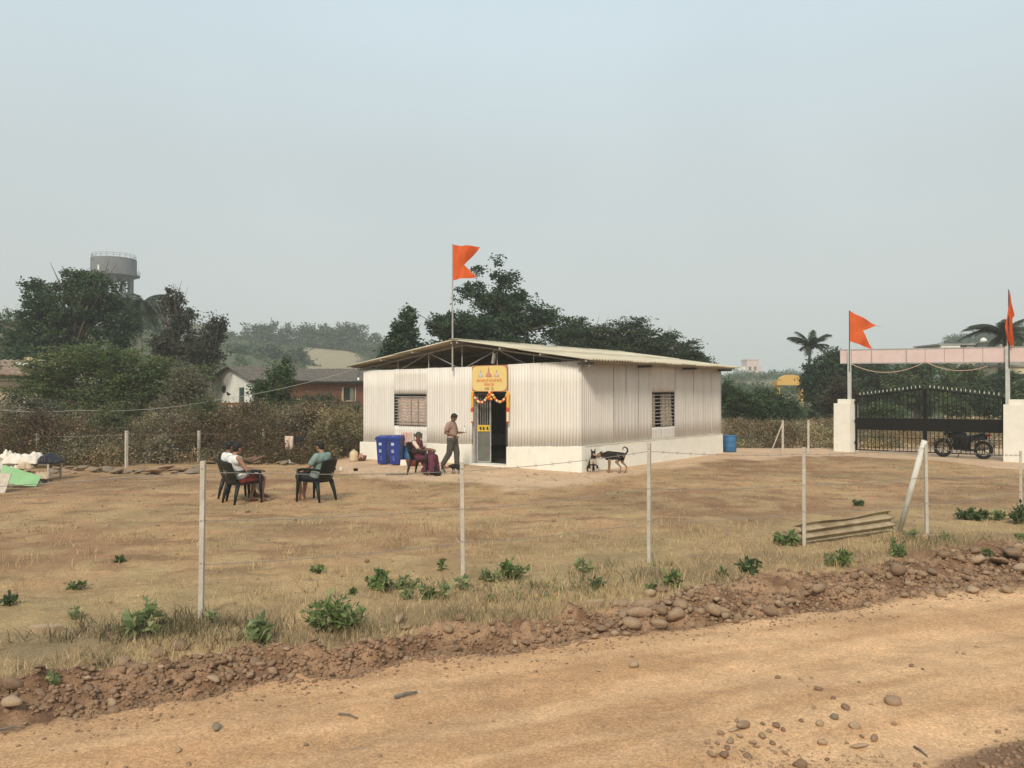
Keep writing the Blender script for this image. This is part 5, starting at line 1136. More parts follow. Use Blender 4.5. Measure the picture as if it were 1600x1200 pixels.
# broken stone chips and half buried angular rubble mixed through the bank
def chips(name, label, xy, r0, r1, mt):
    n = len(xy); bv = np.array([(-1, -.6, -.5), (1, -.8, -.4), (.8, .9, -.5), (-.7, .8, -.4), (-.6, -.4, .5), (.5, -.6, .6), (.6, .5, .35), (-.5, .5, .6)])
    bf = np.array([[0, 3, 2, 1], [4, 5, 6, 7], [0, 1, 5, 4], [1, 2, 6, 5], [2, 3, 7, 6], [3, 0, 4, 7]])
    b = bv[None] * (1 + RNG.normal(0, .28, (n, 8, 3))); s_ = (r0 + (r1 - r0) * RNG.random(n) ** 2)[:, None, None]; b = b * s_ * (.6 + .7 * RNG.random((n, 1, 3)))
    a = RNG.random(n) * 6.28; t_r = RNG.normal(0, .5, n); ca, sa, ct, st_ = np.cos(a)[:, None], np.sin(a)[:, None], np.cos(t_r)[:, None], np.sin(t_r)[:, None]
    x, y, z = b[..., 0], b[..., 1] * ct - b[..., 2] * st_, b[..., 1] * st_ + b[..., 2] * ct
    q = np.stack([x * ca - y * sa, x * sa + y * ca, z], -1); zz = gz(xy[:, 0], xy[:, 1]) + s_[:, 0, 0] * .15
    V = q + np.column_stack([xy, zz])[:, None, :]; F = bf[None] + (np.arange(n) * 8)[:, None, None]
    return tag(raw(name, V.reshape(-1, 3), F.reshape(-1, 4), mt), label, 'rubble', kind='stuff')
def bankpts(n, x0, x1, a, b):
    xs = RNG.uniform(x0, x1, n); lo, hi = np.interp(xs, RX, RY), np.interp(xs, TX, TY); q = np.column_stack([xs, lo + (hi - lo) * RNG.beta(a, b, n) - .05]); return q[vnoise(q[:, 0] * 1.3 + 4, q[:, 1] * 1.3) + .3 * RNG.random(n) > .5 + .16 * (q[:, 0] < .2)]
chips('rubble', 'broken angular clods all along the dug bank', bankpts(2400, -5, 9, 1.3, 1.6), .010, .034, CLOD)
chips('rubble', 'broken tan stone chips along the dug bank', bankpts(1100, 1, 9, 1.3, 1.5), .012, .05, ST1)
chips('rubble', 'broken brown stone chips at the left of the dug bank', bankpts(450, -4.5, 0, 1.2, 1.8), .012, .05, ST2)
q = rnd_in(700, -5, 8, 3.8, 9); q = q[(q[:, 1] < np.interp(q[:, 0], RX, RY) - .05) & (vnoise(q[:, 0] * .9 + 20, q[:, 1] * 1.8) + .3 * RNG.random(len(q)) > .7)]
chips('road_chips', 'sharp little chips pressed into the dirt road', q, .006, .022, ST1)

# ------------------------------------------------------------------ buildings round about
ROOFT = mat('old_tiles', (.16, .135, .11), (.09, .08, .068), 2.5, .9, .3, 12); BRICKW = mat('brick_wall_face', (.27, .12, .075), (.20, .085, .055), 3, .95, .35, 14, stretch=(1, 1, 3))
WHW = mat('white_wall', (.72, .73, .68), (.6, .6, .54), 1.2, .9); CREAM = mat('cream_wall', (.55, .45, .31), (.42, .33, .22), 1, .9); BRK = mat('brick', (.26, .11, .07), (.18, .08, .05), 8, .95)
def house(name, label, loc, rz, w_, l_, eave, ridge, wallm, group=None, z0=-1.0, ov=.35, gw=None):
    """gable wall along local y (0..w_), ridge along local x (0..l_)"""
    t = thing(name, label, 'house', loc, rz, group); h2 = w_ / 2
    gm = gw or wallm
    m = MB(); m.add([(0, 0, z0), (0, w_, z0), (0, w_, eave), (0, h2, ridge - .05), (0, 0, eave), (.2, 0, z0), (.2, w_, z0), (.2, w_, eave), (.2, h2, ridge - .05), (.2, 0, eave)],
        [(4, 3, 2, 1, 0), (5, 6, 7, 8, 9), (0, 1, 6, 5), (1, 2, 7, 6), (2, 3, 8, 7), (3, 4, 9, 8), (4, 0, 5, 9)]); m.build('gable_wall', gm, t)
    MB().box((l_ / 2 + .1, .1, (eave + z0) / 2), (l_ - .204, .2, eave - z0)).build('wall', wallm, t)
    MB().box((l_ / 2 + .1, w_ - .1, (eave + z0) / 2), (l_ - .204, .2, eave - z0)).build('wall', wallm, t)
    MB().box((l_ - .1, w_ / 2, (eave + z0) / 2), (.2, w_ - .404, eave - z0)).build('wall', wallm, t)
    sl_ = (ridge - eave) / h2
    for sgn in (0, 1):
        def f(a, b):
            y = h2 + (1 if sgn else -1) * b * (h2 + ov); x = lerp(-ov, l_ + ov, a)
            st = .03 * ((b * 9) % 1)
            return (x, y, ridge - sl_ * b * (h2 + ov) + .02 * math.sin(x * 2 * PI / .3) + .02 + (.03 - st) * (b > 0) + .03 * math.sin(x * .9))
        m = MB(); 
        if sgn: m.sheet(f, int(l_ * 10), 27)
        else: m.sheet(lambda a, b: f(1 - a, b), int(l_ * 10), 27)
        o = m.build('roof', ROOFT, t); md = o.modifiers.new('thickness', 'SOLIDIFY'); md.thickness = .05; md.offset = -1
        e_ = h2 + (1 if sgn else -1) * (h2 + ov - .05); MB().box((l_ / 2, e_, eave - sl_ * ov - .06), (l_ + 2 * ov, .03, .1)).build('fascia', DARKSTEEL, t)
    return t
hl = P(393, 591, 48); rz = R(50)
h = house('house', 'low old house with white gable wall and long weathered tiled roof', (hl.x, hl.y, 0), rz, 4.3, 13, 3.02, 3.78, BRICKW, gw=WHW)
# dark door and fan in gable (gable faces local -x); brick wall window
MB().box((-.01, 1.05, 1.55), (.05, .42, 1.9)).build('door', mat('dark_green_door', (.05, .09, .09), (.03, .05, .05), 4, .8), h)
MB().box((-.012, .80, 1.55), (.07, .05, 1.95)).build('door_frame', DARKSTEEL, h)
MB().lathe([(.22, -.03), (.22, .03)], n=14).build('vent', DARK, h, loc=(-.02, 3.0, 2.4)).rotation_euler = (0, R(90), 0)
wx = 7.2
MB().box((wx, -.005, 2.1), (.95, .05, .85)).build('window', DARK, h)
for dx in (-.52, .52): MB().box((wx + dx, -.03, 2.1), (.09, .09, .95)).build('window_frame', CREAM, h)
MB().box((wx, -.03, 1.64), (.94, .09, .08)).build('window_frame', CREAM, h)
MB().box((wx + .22, -.04, 2.1), (.3, .04, .8)).build('shutter', mat('grey_shutter', (.25, .24, .2), rough=.8), h)
# left-edge house
hl2 = P(-60, 600, 40); t = thing('house', 'cream walled house with rusty sagging roof at the left edge', 'house', (hl2.x, hl2.y, 0), R(8))
MB().box((1.9, 1.5, 1.05), (3.7, 3, 4.2)).build('wall', CREAM, t)
RUSTR = mat('rusty_roof', (.20, .11, .07), (.34, .27, .2), 2.2, .9, .4, 8)
m = MB(); m.slab(lambda a, b: (lerp(-.3, 4.5, a), lerp(-.5, 3.4, b), 3.15 + .75 * b + .03 * math.sin(a * 90) + .06 * math.sin(a * 7)), 60, 6, (0, 0, 1), .05); m.build('roof', RUSTR, t)
for i in range(5): MB().box((random.uniform(.8, 3.9), random.uniform(.2, 1.6), 3.5 + .1 * i), (random.uniform(.4, .9), .6, .14), Matrix.Rotation(random.uniform(-.3, .3), 3, 'Y')).build('roof_scrap', random.choice([WHW, RUSTR, CREAM]), t)
for i in range(4): MB().bar((-.2, -.3 - .03 * i, 2.95 - .13 * i), (4.1, -.3, 2.98 - .13 * i), .06).build('beam', BARKG, t)
# low brick wall and brick heap
p = P(345, 623, 41); t = thing('brick_wall', 'low broken wall of red bricks below the white gable', 'wall', (p.x, p.y, 0), R(5)); bmesh_ = MB().box((0, 0, 0), (.29, .14, .15)).mesh('brick', BRK)
MB().box((.8, .02, .5), (1.75, .13, 1.6)).build('mortar_core', mat('mortar', (.42, .38, .32), rough=.95), t)
for r_ in range(5):
    for i in range(6 if r_ else 5):
        o = link('brick', bmesh_, t); o.location = (i * .31 + (.15 if r_ % 2 else 0), -.0 + random.uniform(-.01, .01), 1.72 - r_ * .18 - .1)
t = thing('crow', 'black bird perched on the low brick wall', 'bird', tuple(P(357, 616, 41)), R(40))
MB().ball((0, 0, 0), (.07, .16, .07)).build('body', BLACK, t, smooth=True); MB().ball((0, .17, .08), (.045, .055, .045)).tube([(0, .21, .08), (0, .29, .07)], [.016, .003], 6).build('head', BLACK, t, smooth=True); MB().box((0, -.24, -.03), (.06, .2, .015)).build('tail', BLACK, t); MB().tube([(.02, 0, -.05), (.02, 0, -.16)], .006, 4).tube([(-.02, 0, -.05), (-.02, 0, -.16)], .006, 4).build('legs', BLACK, t)
p = P(525, 655, 36); t = thing('brick_heap', 'dark heap of old bricks in the scrub near the shed corner', 'brick heap', (p.x, p.y, 0))
for i in range(26):
    o = link('brick', bmesh_, t); o.location = (random.uniform(0, .95), random.uniform(-.2, .2), random.uniform(.55, 1.35)); o.rotation_euler = (random.uniform(-.2, .2), random.uniform(-.2, .2), random.uniform(-.5, .5))
MB().box((.45, .05, .2), (1.1, .5, 1.2)).build('rubble_core', BARK, t)
# water tower
c_ = P(177, 430, 160); TWM = mat('tower_concrete', (.20, .20, .205), (.15, .15, .155), .35, .95); gz0 = G(c_.x, c_.y)
t = thing('water_tower', 'hazy round concrete water tower on columns behind the left trees', 'water tower', (c_.x, c_.y, gz0)); zt = c_.z - gz0
MB().lathe([(4.15, 0), (4.15, 3.1), (4.05, 3.2), (0.1, 3.55)], (0, 0, zt), 32).build('tank', TWM, t, smooth=False)
MB().lathe([(2.6, -1.0), (4.6, -.22), (4.75, -.2), (4.75, .02), (4.1, .04)], (0, 0, zt), 32).build('ledge', TWM, t)
for i in range(12):
    a = i * PI / 6; MB().tube([(3.3 * math.cos(a), 3.3 * math.sin(a), -2), (3.3 * math.cos(a), 3.3 * math.sin(a), zt - .4)], .3, 8).build('column', TWM, t)
for z in (zt - 4.2, zt - 8.5): MB().lathe([(3.6, 0), (3.6, .45), (3.0, .45), (3.0, 0)], (0, 0, z), 24).build('ring_beam', TWM, t)
for i in range(22):
    a = i * 2 * PI / 22; MB().tube([(4.0 * math.cos(a), 4.0 * math.sin(a), zt + 3.1), (4.0 * math.cos(a), 4.0 * math.sin(a), zt + 3.95)], .035, 5).build('railing_post', TWM, t)
for z in (3.6, 3.95): MB().tube([(4.0 * math.cos(a * PI / 16), 4.0 * math.sin(a * PI / 16), zt + z) for a in range(33)], .03, 5, False).build('railing', TWM, t)
for i in range(16):
    a = i * 2 * PI / 16 + .1; MB().tube([(4.7 * math.cos(a), 4.7 * math.sin(a), zt), (4.7 * math.cos(a), 4.7 * math.sin(a), zt + 1.0)], .05, 5).build('railing_post', TWM, t)
MB().box((-.9, -4.2, zt + .9), (.35, .1, 1.1)).build('gauge', WHW, t)
# far pink block
PKB = mat('pink_wall', (.66, .46, .40), (.58, .42, .37), .5, .9)
c_ = P(1172, 592, 500); t = thing('apartment_block', 'far pink stepped block dimmed by haze behind the shed corner', 'building', (c_.x, c_.y, -EYE)); t.scale = (2, 2, 2)
MB().box((.0, 0, 5.5), (3.6, 6, 12.6)).build('wall', PKB, t); MB().box((2.4, .5, 4.5), (1.2, 5, 11)).build('wall', PKB, t); MB().box((-3.0, .5, 4.3), (2.4, 5, 11)).build('wall', WHW, t); MB().box((5.5, 3, 3), (3, 5, 8)).build('wall', WHW, t)
for z in (6.5, 9.3): 
    for x in (-.9, .7): MB().box((x, -3.02, z), (.7, .1, 1.1)).build('window', DARK, t)
MB().box((0, 0, 12), (3.9, 6.3, .3)).build('roof', PKB, t)
# yellow gateway
YW = mat('yellow_wall', (.62, .38, .10), (.55, .34, .1), .8, .9); c_ = P(1234, 602, 100); k = 100 / FPX
t = thing('yellow_gateway', 'yellow gateway with barrel shaped canopy among the far trees', 'gateway', (c_.x, c_.y, 0)); z = c_.z
MB().box((0, 0, z + .25), (48 * k, 2, .5)).build('lintel', YW, t)
AR = [(16 * k * math.cos(PI * i / 12), 10 * k * math.sin(PI * i / 12)) for i in range(13)]; n_a = 13
MB().add([(x, -.9, h) for x, h in AR] + [(x, .9, h) for x, h in AR], [tuple(range(12, -1, -1)), tuple(range(13, 26))] + [(i, (i + 1) % 13, 13 + (i + 1) % 13, 13 + i) for i in range(13)]).build('canopy', YW, t, loc=(0, 0, z + .503))
for x in (-20 * k, 18 * k): MB().box((x, 0, z / 2 - 1), (5 * k, 1.2, z + 2)).build('pillar', YW, t)
MB().box((3.4 * k, -.93, z + .45), (.1, .1, .7)).build('downpipe', BARK, t)
# houses on the right
GRB = mat('grey_house_wall', (.36, .34, .28), (.25, .24, .2), .8, .95)
def flat_house(label, u0, u1, vt, d, h_, mt, parts=()):
    a = P(u0, vt, d); b = P(u1, vt, d); t = thing('house', label, 'house', ((a.x + b.x) / 2, d, 0), 0, 'flat roofed houses beyond the gate'); w_ = b.x - a.x
    MB().box((0, 2.5, a.z - h_ / 2 - .15), (w_, 5, h_)).build('wall', mt, t); MB().box((0, 2.5, a.z - .075), (w_ + .3, 5.3, .15)).build('roof', GRB, t)
    for (x0, x1, v0, v1, mm, nm) in parts:
        A = P(x0, v0, d); B = P(x1, v1, d); MB().box(((A.x + B.x) / 2 - (a.x + b.x) / 2, -.03, (A.z + B.z) / 2), (B.x - A.x, .12, A.z - B.z)).build(nm, mm, t)
    return t
flat_house('long grey concrete house with flat roof over the entrance beam', 1468, 1556, 537, 84, 7, GRB, ((1500, 1510, 539, 549, DARK, 'window'), (1522, 1534, 540, 549, DARK, 'window'), (1470, 1500, 540, 546, WHW, 'parapet')))
flat_house('grey upper storey house beside the right flag', 1562, 1640, 531, 80, 7, GRB, ((1584, 1592, 536, 546, DARK, 'window'),))
flat_house('cream house with dark verandah right of the gate', 1549, 1660, 570, 60, 5, mat('cream_house', (.62, .53, .36), rough=.9), ((1549, 1660, 584, 592, DARK, 'verandah'), (1576, 1660, 592, 595, WHW, 'shelf'), (1560, 1564, 566, 600, BARK, 'post')))  # dark box paints the shade under the verandah
flat_house('small pale blue hut peeping under the entrance beam', 1488, 1497, 566, 64, 3, mat('bluish_wall', (.42, .47, .47), rough=.9))
t = thing('water_tank', 'small round white water tank on the grey flat roof', 'water tank', tuple(P(1537, 533, 84))); MB().lathe([(.05, -.3), (.3, -.3), (.32, .2), (.1, .35)], n=14).build('tank', WHW, t, smooth=True)

# ------------------------------------------------------------------ people, chairs, dogs
def remesh(mb, name, mt, parent, vox=.011, smooth_=2, loc=None):
    me = mb.mesh(name, mt); o = bpy.data.objects.new(name, me); COL.objects.link(o)
    md = o.modifiers.new('r', 'REMESH'); md.mode = 'VOXEL'; md.voxel_size = vox; md.use_smooth_shade = True
    if smooth_: s_ = o.modifiers.new('s', 'SMOOTH'); s_.iterations = smooth_; s_.factor = .5
    bpy.context.view_layer.update(); dg = bpy.context.evaluated_depsgraph_get(); me2 = bpy.data.meshes.new_from_object(o.evaluated_get(dg)); me2.name = name
    bpy.data.objects.remove(o); me2.materials.clear(); me2.materials.append(mt)
    return link(name, me2, parent, loc)
SKIN = mat('skin_brown', (.20, .105, .06), (.16, .08, .045), 6, .55, spec=.4); SKIN2 = mat('skin_light_brown', (.34, .185, .11), (.28, .145, .085), 6, .55, spec=.4)
HAIR = mat('black_hair', (.012, .010, .009), rough=.6); HAIRG = mat('grey_hair', (.10, .09, .08), (.04, .035, .03), 20, .8); EYE_M = mat('eye', (.02, .015, .012), rough=.2); LIP = mat('lips', (.16, .06, .045), rough=.6)
def head_mb(m, c, fwd, up=Vector((0, 0, 1)), k=1.0):
    """skull, jaw, nose, ears; returns frame"""
    c = Vector(c); f = Vector(fwd).normalized(); r_ = f.cross(up).normalized(); u_ = r_.cross(f).normalized(); M_ = Matrix((r_, f, u_)).transposed()
    L_ = lambda x, y, z: c + M_ @ Vector((x * k, y * k, z * k))
    m.ball(L_(0, -.012, .02), (.074 * k, .092 * k, .09 * k), 16, 12, M_); m.ball(L_(0, .022, -.045), (.056 * k, .062 * k, .062 * k), 12, 10, M_)
    m.cap(L_(0, .092, -.008), L_(0, .072, .03), .012 * k, .008 * k, 8); m.ball(L_(0, .065, -.085), (.025 * k, .02 * k, .02 * k), 8, 6)
    for s_ in (-1, 1): m.ball(L_(s_ * .077, -.005, -.005), (.010 * k, .02 * k, .03 * k), 8, 6, M_)
    m.cap(L_(-.03, .076, .035), L_(.03, .076, .035), .011 * k, None, 8)
    return L_, M_
def face(par, L_, M_, k, hairm, long_=False):
    for s_ in (-1, 1): MB().ball(L_(s_ * .03, .083, .012), (.012 * k, .006 * k, .008 * k), 8, 6, M_).build('eye', EYE_M, par)
    MB().ball(L_(0, .083, -.05), (.024 * k, .007 * k, .008 * k), 8, 6, M_).build('mouth', LIP, par)
    m = MB(); m.ball(L_(0, -.022, .034), (.083 * k, .098 * k, .092 * k), 16, 12, M_); m.ball(L_(0, -.05, -.02), (.07 * k, .06 * k, .06 * k), 12, 8, M_)
    m.ball(L_(0, .045, .085), (.06 * k, .04 * k, .028 * k), 10, 8, M_)
    if long_: m.ball(L_(0, -.125, -.03), .04 * k, 10, 8)
    remesh(m, 'hair', hairm, par, .01, 1)
def hand_mb(m, w_, d, side=1, curl=.5):
    """palm and five bent fingers from wrist w_ along d"""
    w_ = Vector(w_); d = Vector(d).normalized(); up = Vector((0, 0, 1)); s_ = d.cross(up)
    s_ = s_.normalized() if s_.length > .1 else Vector((1, 0, 0)); n = s_.cross(d).normalized(); pc = w_ + d * .05
    m.cap(w_, w_ + d * .02, .026, .026, 8)
    for q in (-.026, -.009, .009, .026): m.cap(w_ + s_ * q * .8 + d * .02, w_ + s_ * q * 1.1 + d * .085, .014, .012, 7)
    for q, L_ in ((-.03, .055), (-.010, .075), (.010, .082), (.03, .070)):
        a = w_ + s_ * q * 1.2 + d * .085; b = a + d * L_ * .55 - n * L_ * .25 * curl + s_ * q * .3; c_ = b + d * L_ * .35 - n * L_ * .6 * curl
        m.cap(a, b, .0105, .0095, 7); m.cap(b, c_, .0095, .0085, 7)
    a = w_ + s_ * .03 * side + d * .025; b = a + s_ * .032 * side + d * .03; c_ = b + d * .032 - n * .012; m.cap(a, b, .014, .012, 7); m.cap(b, c_, .012, .0095, 7)
def person(label, loc, rz, J, skin, clothes, hairm=HAIR, k=1.0, long_=False, name='person', shoes=None, headf=(0, 1, -.1)):
    """J: dict of joints. One skin body; clothes and hair are children."""
    t = thing(name, label, 'person', tuple(loc), rz)
    V_ = {a: Vector(b) for a, b in J.items()}
    m = MB(); c = m.cap
    c(V_['hipL'], V_['hipR'], .105, .105); c((V_['hipL'] + V_['hipR']) / 2, V_['chest'], .115, .12); c(V_['chest'] + (V_['shL'] - V_['chest']) * .55, V_['chest'] + (V_['shR'] - V_['chest']) * .55, .095, .095)
    c(V_['shL'], V_['shR'], .055, .055); c(V_['chest'] + Vector((0, 0, .08)), V_['neck'], .075, .052); c(V_['neck'], V_['head'], .05, .055)
    L_, M_ = head_mb(m, V_['head'], headf)
    for s_ in 'LR':
        c(V_['sh' + s_], V_['el' + s_], .052, .040); c(V_['el' + s_], V_['wr' + s_], .040, .027)
        d = V_['hd' + s_] - V_['wr' + s_]; hand_mb(m, V_['wr' + s_], d, 1 if s_ == 'L' else -1)
        c(V_['hip' + s_], V_['kn' + s_], .088, .058); c(V_['kn' + s_], V_['kn' + s_].lerp(V_['an' + s_], .4), .056, .053); c(V_['kn' + s_].lerp(V_['an' + s_], .35), V_['an' + s_], .054, .034)
        a = V_['an' + s_]; to = V_['to' + s_]; h_ = a - (to - a).normalized() * .04; h_.z = a.z - .045 if 'heel' not in J else h_.z
        c(a, h_, .034, .028); c(h_, a.lerp(to, .5) - Vector((0, 0, .02)), .030, .033); c(a, to, .034, .022); c(to + Vector((.025, 0, 0)), to - Vector((.02, 0, 0)), .02, .018)
    remesh(m, 'body', skin, t, .0115, 2)
    face(t, L_, M_, 1.0, hairm, long_)
    for nm, mt, fn in clothes:
        q = MB(); fn(q, V_); remesh(q, nm, mt, t, .014, 2)
    return t
def shirt(q, V, sl=.55, g=.016, low=.0):
    c = q.cap; hm = (V['hipL'] + V['hipR']) / 2
    c(V['hipL'] + (V['chest'] - hm) * .12, V['hipR'] + (V['chest'] - hm) * .12, .108 + g, None, 14); c(hm + (V['chest'] - hm) * .12, V['chest'], .125 + g, .128 + g, 14)
    c(V['chest'] + (V['shL'] - V['chest']) * .55, V['chest'] + (V['shR'] - V['chest']) * .55, .095 + g, None, 14); (c(V['shL'], V['shR'], .058 + g * .8, None, 14) if sl > 0 else None)
    c(V['chest'] + Vector((0, 0, .06)), V['chest'].lerp(V['neck'], .75), .08 + g, .058 + g * .5, 14)
    for s_ in 'LR':
        if sl > 0: c(V['sh' + s_], V['sh' + s_].lerp(V['el' + s_], sl), .055 + g, .050 + g, 12)
def trousers(q, V, frac=1.0, g=.016):
    c = q.cap; c(V['hipL'], V['hipR'], .112 + g, None, 14)
    for s_ in 'LR':
        if frac <= .5: c(V['hip' + s_], V['hip' + s_].lerp(V['kn' + s_], frac * 2), .094 + g, .072 + g, 14)
        else:
            c(V['hip' + s_], V['kn' + s_], .094 + g, .064 + g, 14); c(V['kn' + s_], V['kn' + s_].lerp(V['an' + s_], (frac - .5) * 2), .064 + g, .050 + g, 14)
def rzf(f): return math.atan2(-f[0], f[1])
CHB = mat('black_plastic', (.010, .013, .011), (.016, .019, .016), 5, .5, spec=.25)
def chair(label, loc, rz, group='black plastic armchairs', mt=CHB):
    t = thing('plastic_chair', label, 'chair', tuple(loc), rz, group)
    MB().slab(lambda a, b: (lerp(-.23, .23, a), lerp(-.22, .24, b), .415 - .02 * math.sin(PI * a) * math.sin(PI * b) + .012 * b), 10, 8, (0, 0, 1), .018).build('seat', mt, t, smooth=True)
    MB().slab(lambda a, b: (lerp(-.22, .22, a) * (1 + .12 * b), -.215 - .14 * b - .05 * math.sin(PI * a) * .8, .40 + .48 * b - .03 * (2 * a - 1) ** 2 * b), 12, 10, (0, 1, .1), .014).build('backrest', mt, t, smooth=True)
    for s_ in (-1, 1):
        MB().tube([(s_ * .245, -.30, .655), (s_ * .275, -.12, .675), (s_ * .28, .12, .67), (s_ * .275, .25, .645)], [(.018, .036)] * 4, 8).build('armrest', mt, t, smooth=True)
        MB().tube([(s_ * .275, .235, .65), (s_ * .262, .25, .38), (s_ * .27, .275, .0)], [.034, .036, .020], 8).build('leg', mt, t, smooth=True)
        MB().tube([(s_ * .225, -.21, .43), (s_ * .255, -.27, .2), (s_ * .27, -.31, .0)], [.050, .036, .020], 8).build('leg', mt, t, smooth=True)
    return t
def seated(lean=-.10, hands=((-.10, .30, .62), (.10, .30, .62)), look=0, knees=.12, feet=((-.14, .36), (.12, .44)), elb=((-.25, -.02, .70), (.25, -.02, .70)), up=0):
    return dict(hipL=(-.085, -.05, .50), hipR=(.085, -.05, .50), chest=(0, -.05 + lean, .83), shL=(-.175, -.06 + lean, .93), shR=(.175, -.06 + lean, .93), neck=(0, -.05 + lean, 1.0), head=(look * .02, -.02 + lean + .03, 1.12),
        elL=elb[0], elR=elb[1], wrL=hands[0], wrR=hands[1], hdL=(hands[0][0] * .7, hands[0][1] + .1, hands[0][2] - .02), hdR=(hands[1][0] * .7, hands[1][1] + .1, hands[1][2] - .02),
        knL=(-knees - .02, .36, .50), knR=(knees + .02, .37, .50), anL=(feet[0][0], feet[0][1], .09), anR=(feet[1][0], feet[1][1], .09), toL=(feet[0][0] - .02, feet[0][1] + .15, .03), toR=(feet[1][0] + .02, feet[1][1] + .15, .03))
VEST = mat('white_vest', (.72, .72, .70), (.6, .6, .58), 5, .9); TEAL = mat('grey_green_shirt', (.22, .29, .26), (.17, .23, .21), 5, .9); DKS = mat('dark_shorts', (.02, .023, .027), rough=.9); REDS = mat('dark_red_shorts', (.05, .035, .035), (.25, .04, .03), 5, .9)
f1 = (.72, .70); c1 = GP(380, 786); ch1 = chair('black plastic chair under the man in the white vest', c1, rzf(f1))
person('man in white sleeveless vest and shorts seated in the front left chair', c1, rzf(f1), seated(-.12, hands=((-.12, .26, .66), (.16, .28, .67)), feet=((-.10, .22), (.14, .34)), elb=((-.26, -.08, .72), (.27, -.05, .70))), SKIN2,
       [('vest', VEST, lambda q, V: shirt(q, V, 0, .012)), ('shorts', REDS, lambda q, V: trousers(q, V, .42))], headf=(-.15, 1, -.15))
c2 = GP(371, 780.5); ch2 = chair('black plastic chair mostly hidden behind the front left chair', c2, rzf((.8, .6)))
person('man in white clothes half hidden behind the man in the vest, arm stretched out', c2, rzf((.8, .6)), seated(-.14, hands=((-.10, .40, .86), (.22, .48, .90)), elb=((-.27, .02, .74), (.30, .16, .80)), feet=((-.12, .42), (.10, .5))), SKIN,
       [('shirt', VEST, lambda q, V: shirt(q, V, .45)), ('white_wrap', VEST, lambda q, V: trousers(q, V, .85, .022))], headf=(0, 1, -.1))
f3 = (-.9, .43); c3 = GP(494, 782); chair('black plastic chair under the man in the grey green shirt', c3, rzf(f3))
person('man in grey green t-shirt and dark shorts seated with his back turned', c3, rzf(f3), seated(-.10, hands=((-.05, .28, .60), (.06, .30, .60)), feet=((-.12, .28), (.12, .42)), elb=((-.25, -.0, .70), (.25, .0, .70))), SKIN2,
       [('shirt', TEAL, lambda q, V: shirt(q, V, .6, .022)), ('shorts', DKS, lambda q, V: trousers(q, V, .45))], headf=(0, 1, -.35))
for (c_, f_, s_, nm, lb_) in ((c3, f3, -1, 'sandal', 'pale sandal'), ):
    pass
# standing man walking to the right, looking down at his hands
TAUPE = mat('taupe_shirt', (.36, .24, .19), (.29, .19, .15), 5, .9); GTR = mat('grey_track_pants', (.085, .075, .065), (.065, .058, .05), 5, .9)
J = dict(hipL=(-.08, 0, .86), hipR=(.08, 0, .86), chest=(0, -.03, 1.18), shL=(-.175, -.04, 1.30), shR=(.175, -.04, 1.30), neck=(0, -.01, 1.37), head=(.01, .06, 1.49), elL=(-.24, .04, 1.04), elR=(.24, -.12, 1.05), wrL=(-.12, .26, 1.05), wrR=(.16, .12, .98), hdL=(-.07, .35, 1.07), hdR=(.08, .2, .95),
         knL=(-.09, .10, .46), knR=(.09, -.06, .45), anL=(-.09, .10, .09), anR=(.10, -.27, .12), toL=(-.10, .25, .03), toR=(.11, -.13, .03))
pm = GP(707, 732)
man = person('man in taupe t-shirt and grey striped track pants walking towards the doorway', pm, rzf((.93, -.35)), J, SKIN, [('shirt', TAUPE, lambda q, V: shirt(q, V, .6, .022)), ('track_pants', GTR, lambda q, V: trousers(q, V, .95, .026))], headf=(.1, 1, -.55))
for a, b in (((.175, .0, .88), (.165, -.06, .46)), ((.163, -.07, .45), (.155, -.25, .16))): MB().tube([a, b], .012, 5).build('stripe', VEST, man)
t = thing('bottle', 'small white bottle held in the hands of the walking man', 'bottle', tuple(pm + Vector((.36, -.12, 1.07)))); MB().lathe([(.03, 0), (.032, .01), (.032, .1), (.012, .13), (.012, .16)], n=10).build('body', WHW, t, smooth=True); MB().lathe([(.014, .16), (.014, .185)], n=8).build('cap', BLACK, t)
# seated woman in maroon sari
SARI = mat('maroon_sari', (.085, .018, .035), (.13, .035, .06), 3, .85, .2, 10); BLOUSE = mat('pale_blouse', (.62, .48, .38), rough=.9); SARI2 = mat('sari_drape', (.08, .018, .028), (.13, .035, .045), 4, .85)
pw = GP(659, 741); chair('dark plastic chair under the seated woman beside the blue drum', pw, rzf((.95, -.3)))
Jw = seated(-.10, hands=((-.03, .30, .74), (.06, .31, .73)), elb=((-.23, .03, .72), (.23, .05, .70)), feet=((-.10, .40), (.10, .42)))
def skirt(q, V):
    c = q.cap; c(V['hipL'], V['hipR'], .14, None, 14)
    for s_ in 'LR': c(V['hip' + s_], V['kn' + s_], .12, .10, 14); c(V['kn' + s_], Vector((V['kn' + s_].x * 1.05, .38, .14)), .10, .13, 14); c(V['kn' + s_], Vector((V['kn' + s_].x * .6, .18, .16)), .10, .12, 14)
    c((-.15, .36, .12), (.15, .36, .12), .11, None, 14); c((-.12, .15, .13), (.12, .15, .13), .11, None, 14); c((0, .1, .35), (0, .36, .35), .12, None, 14)
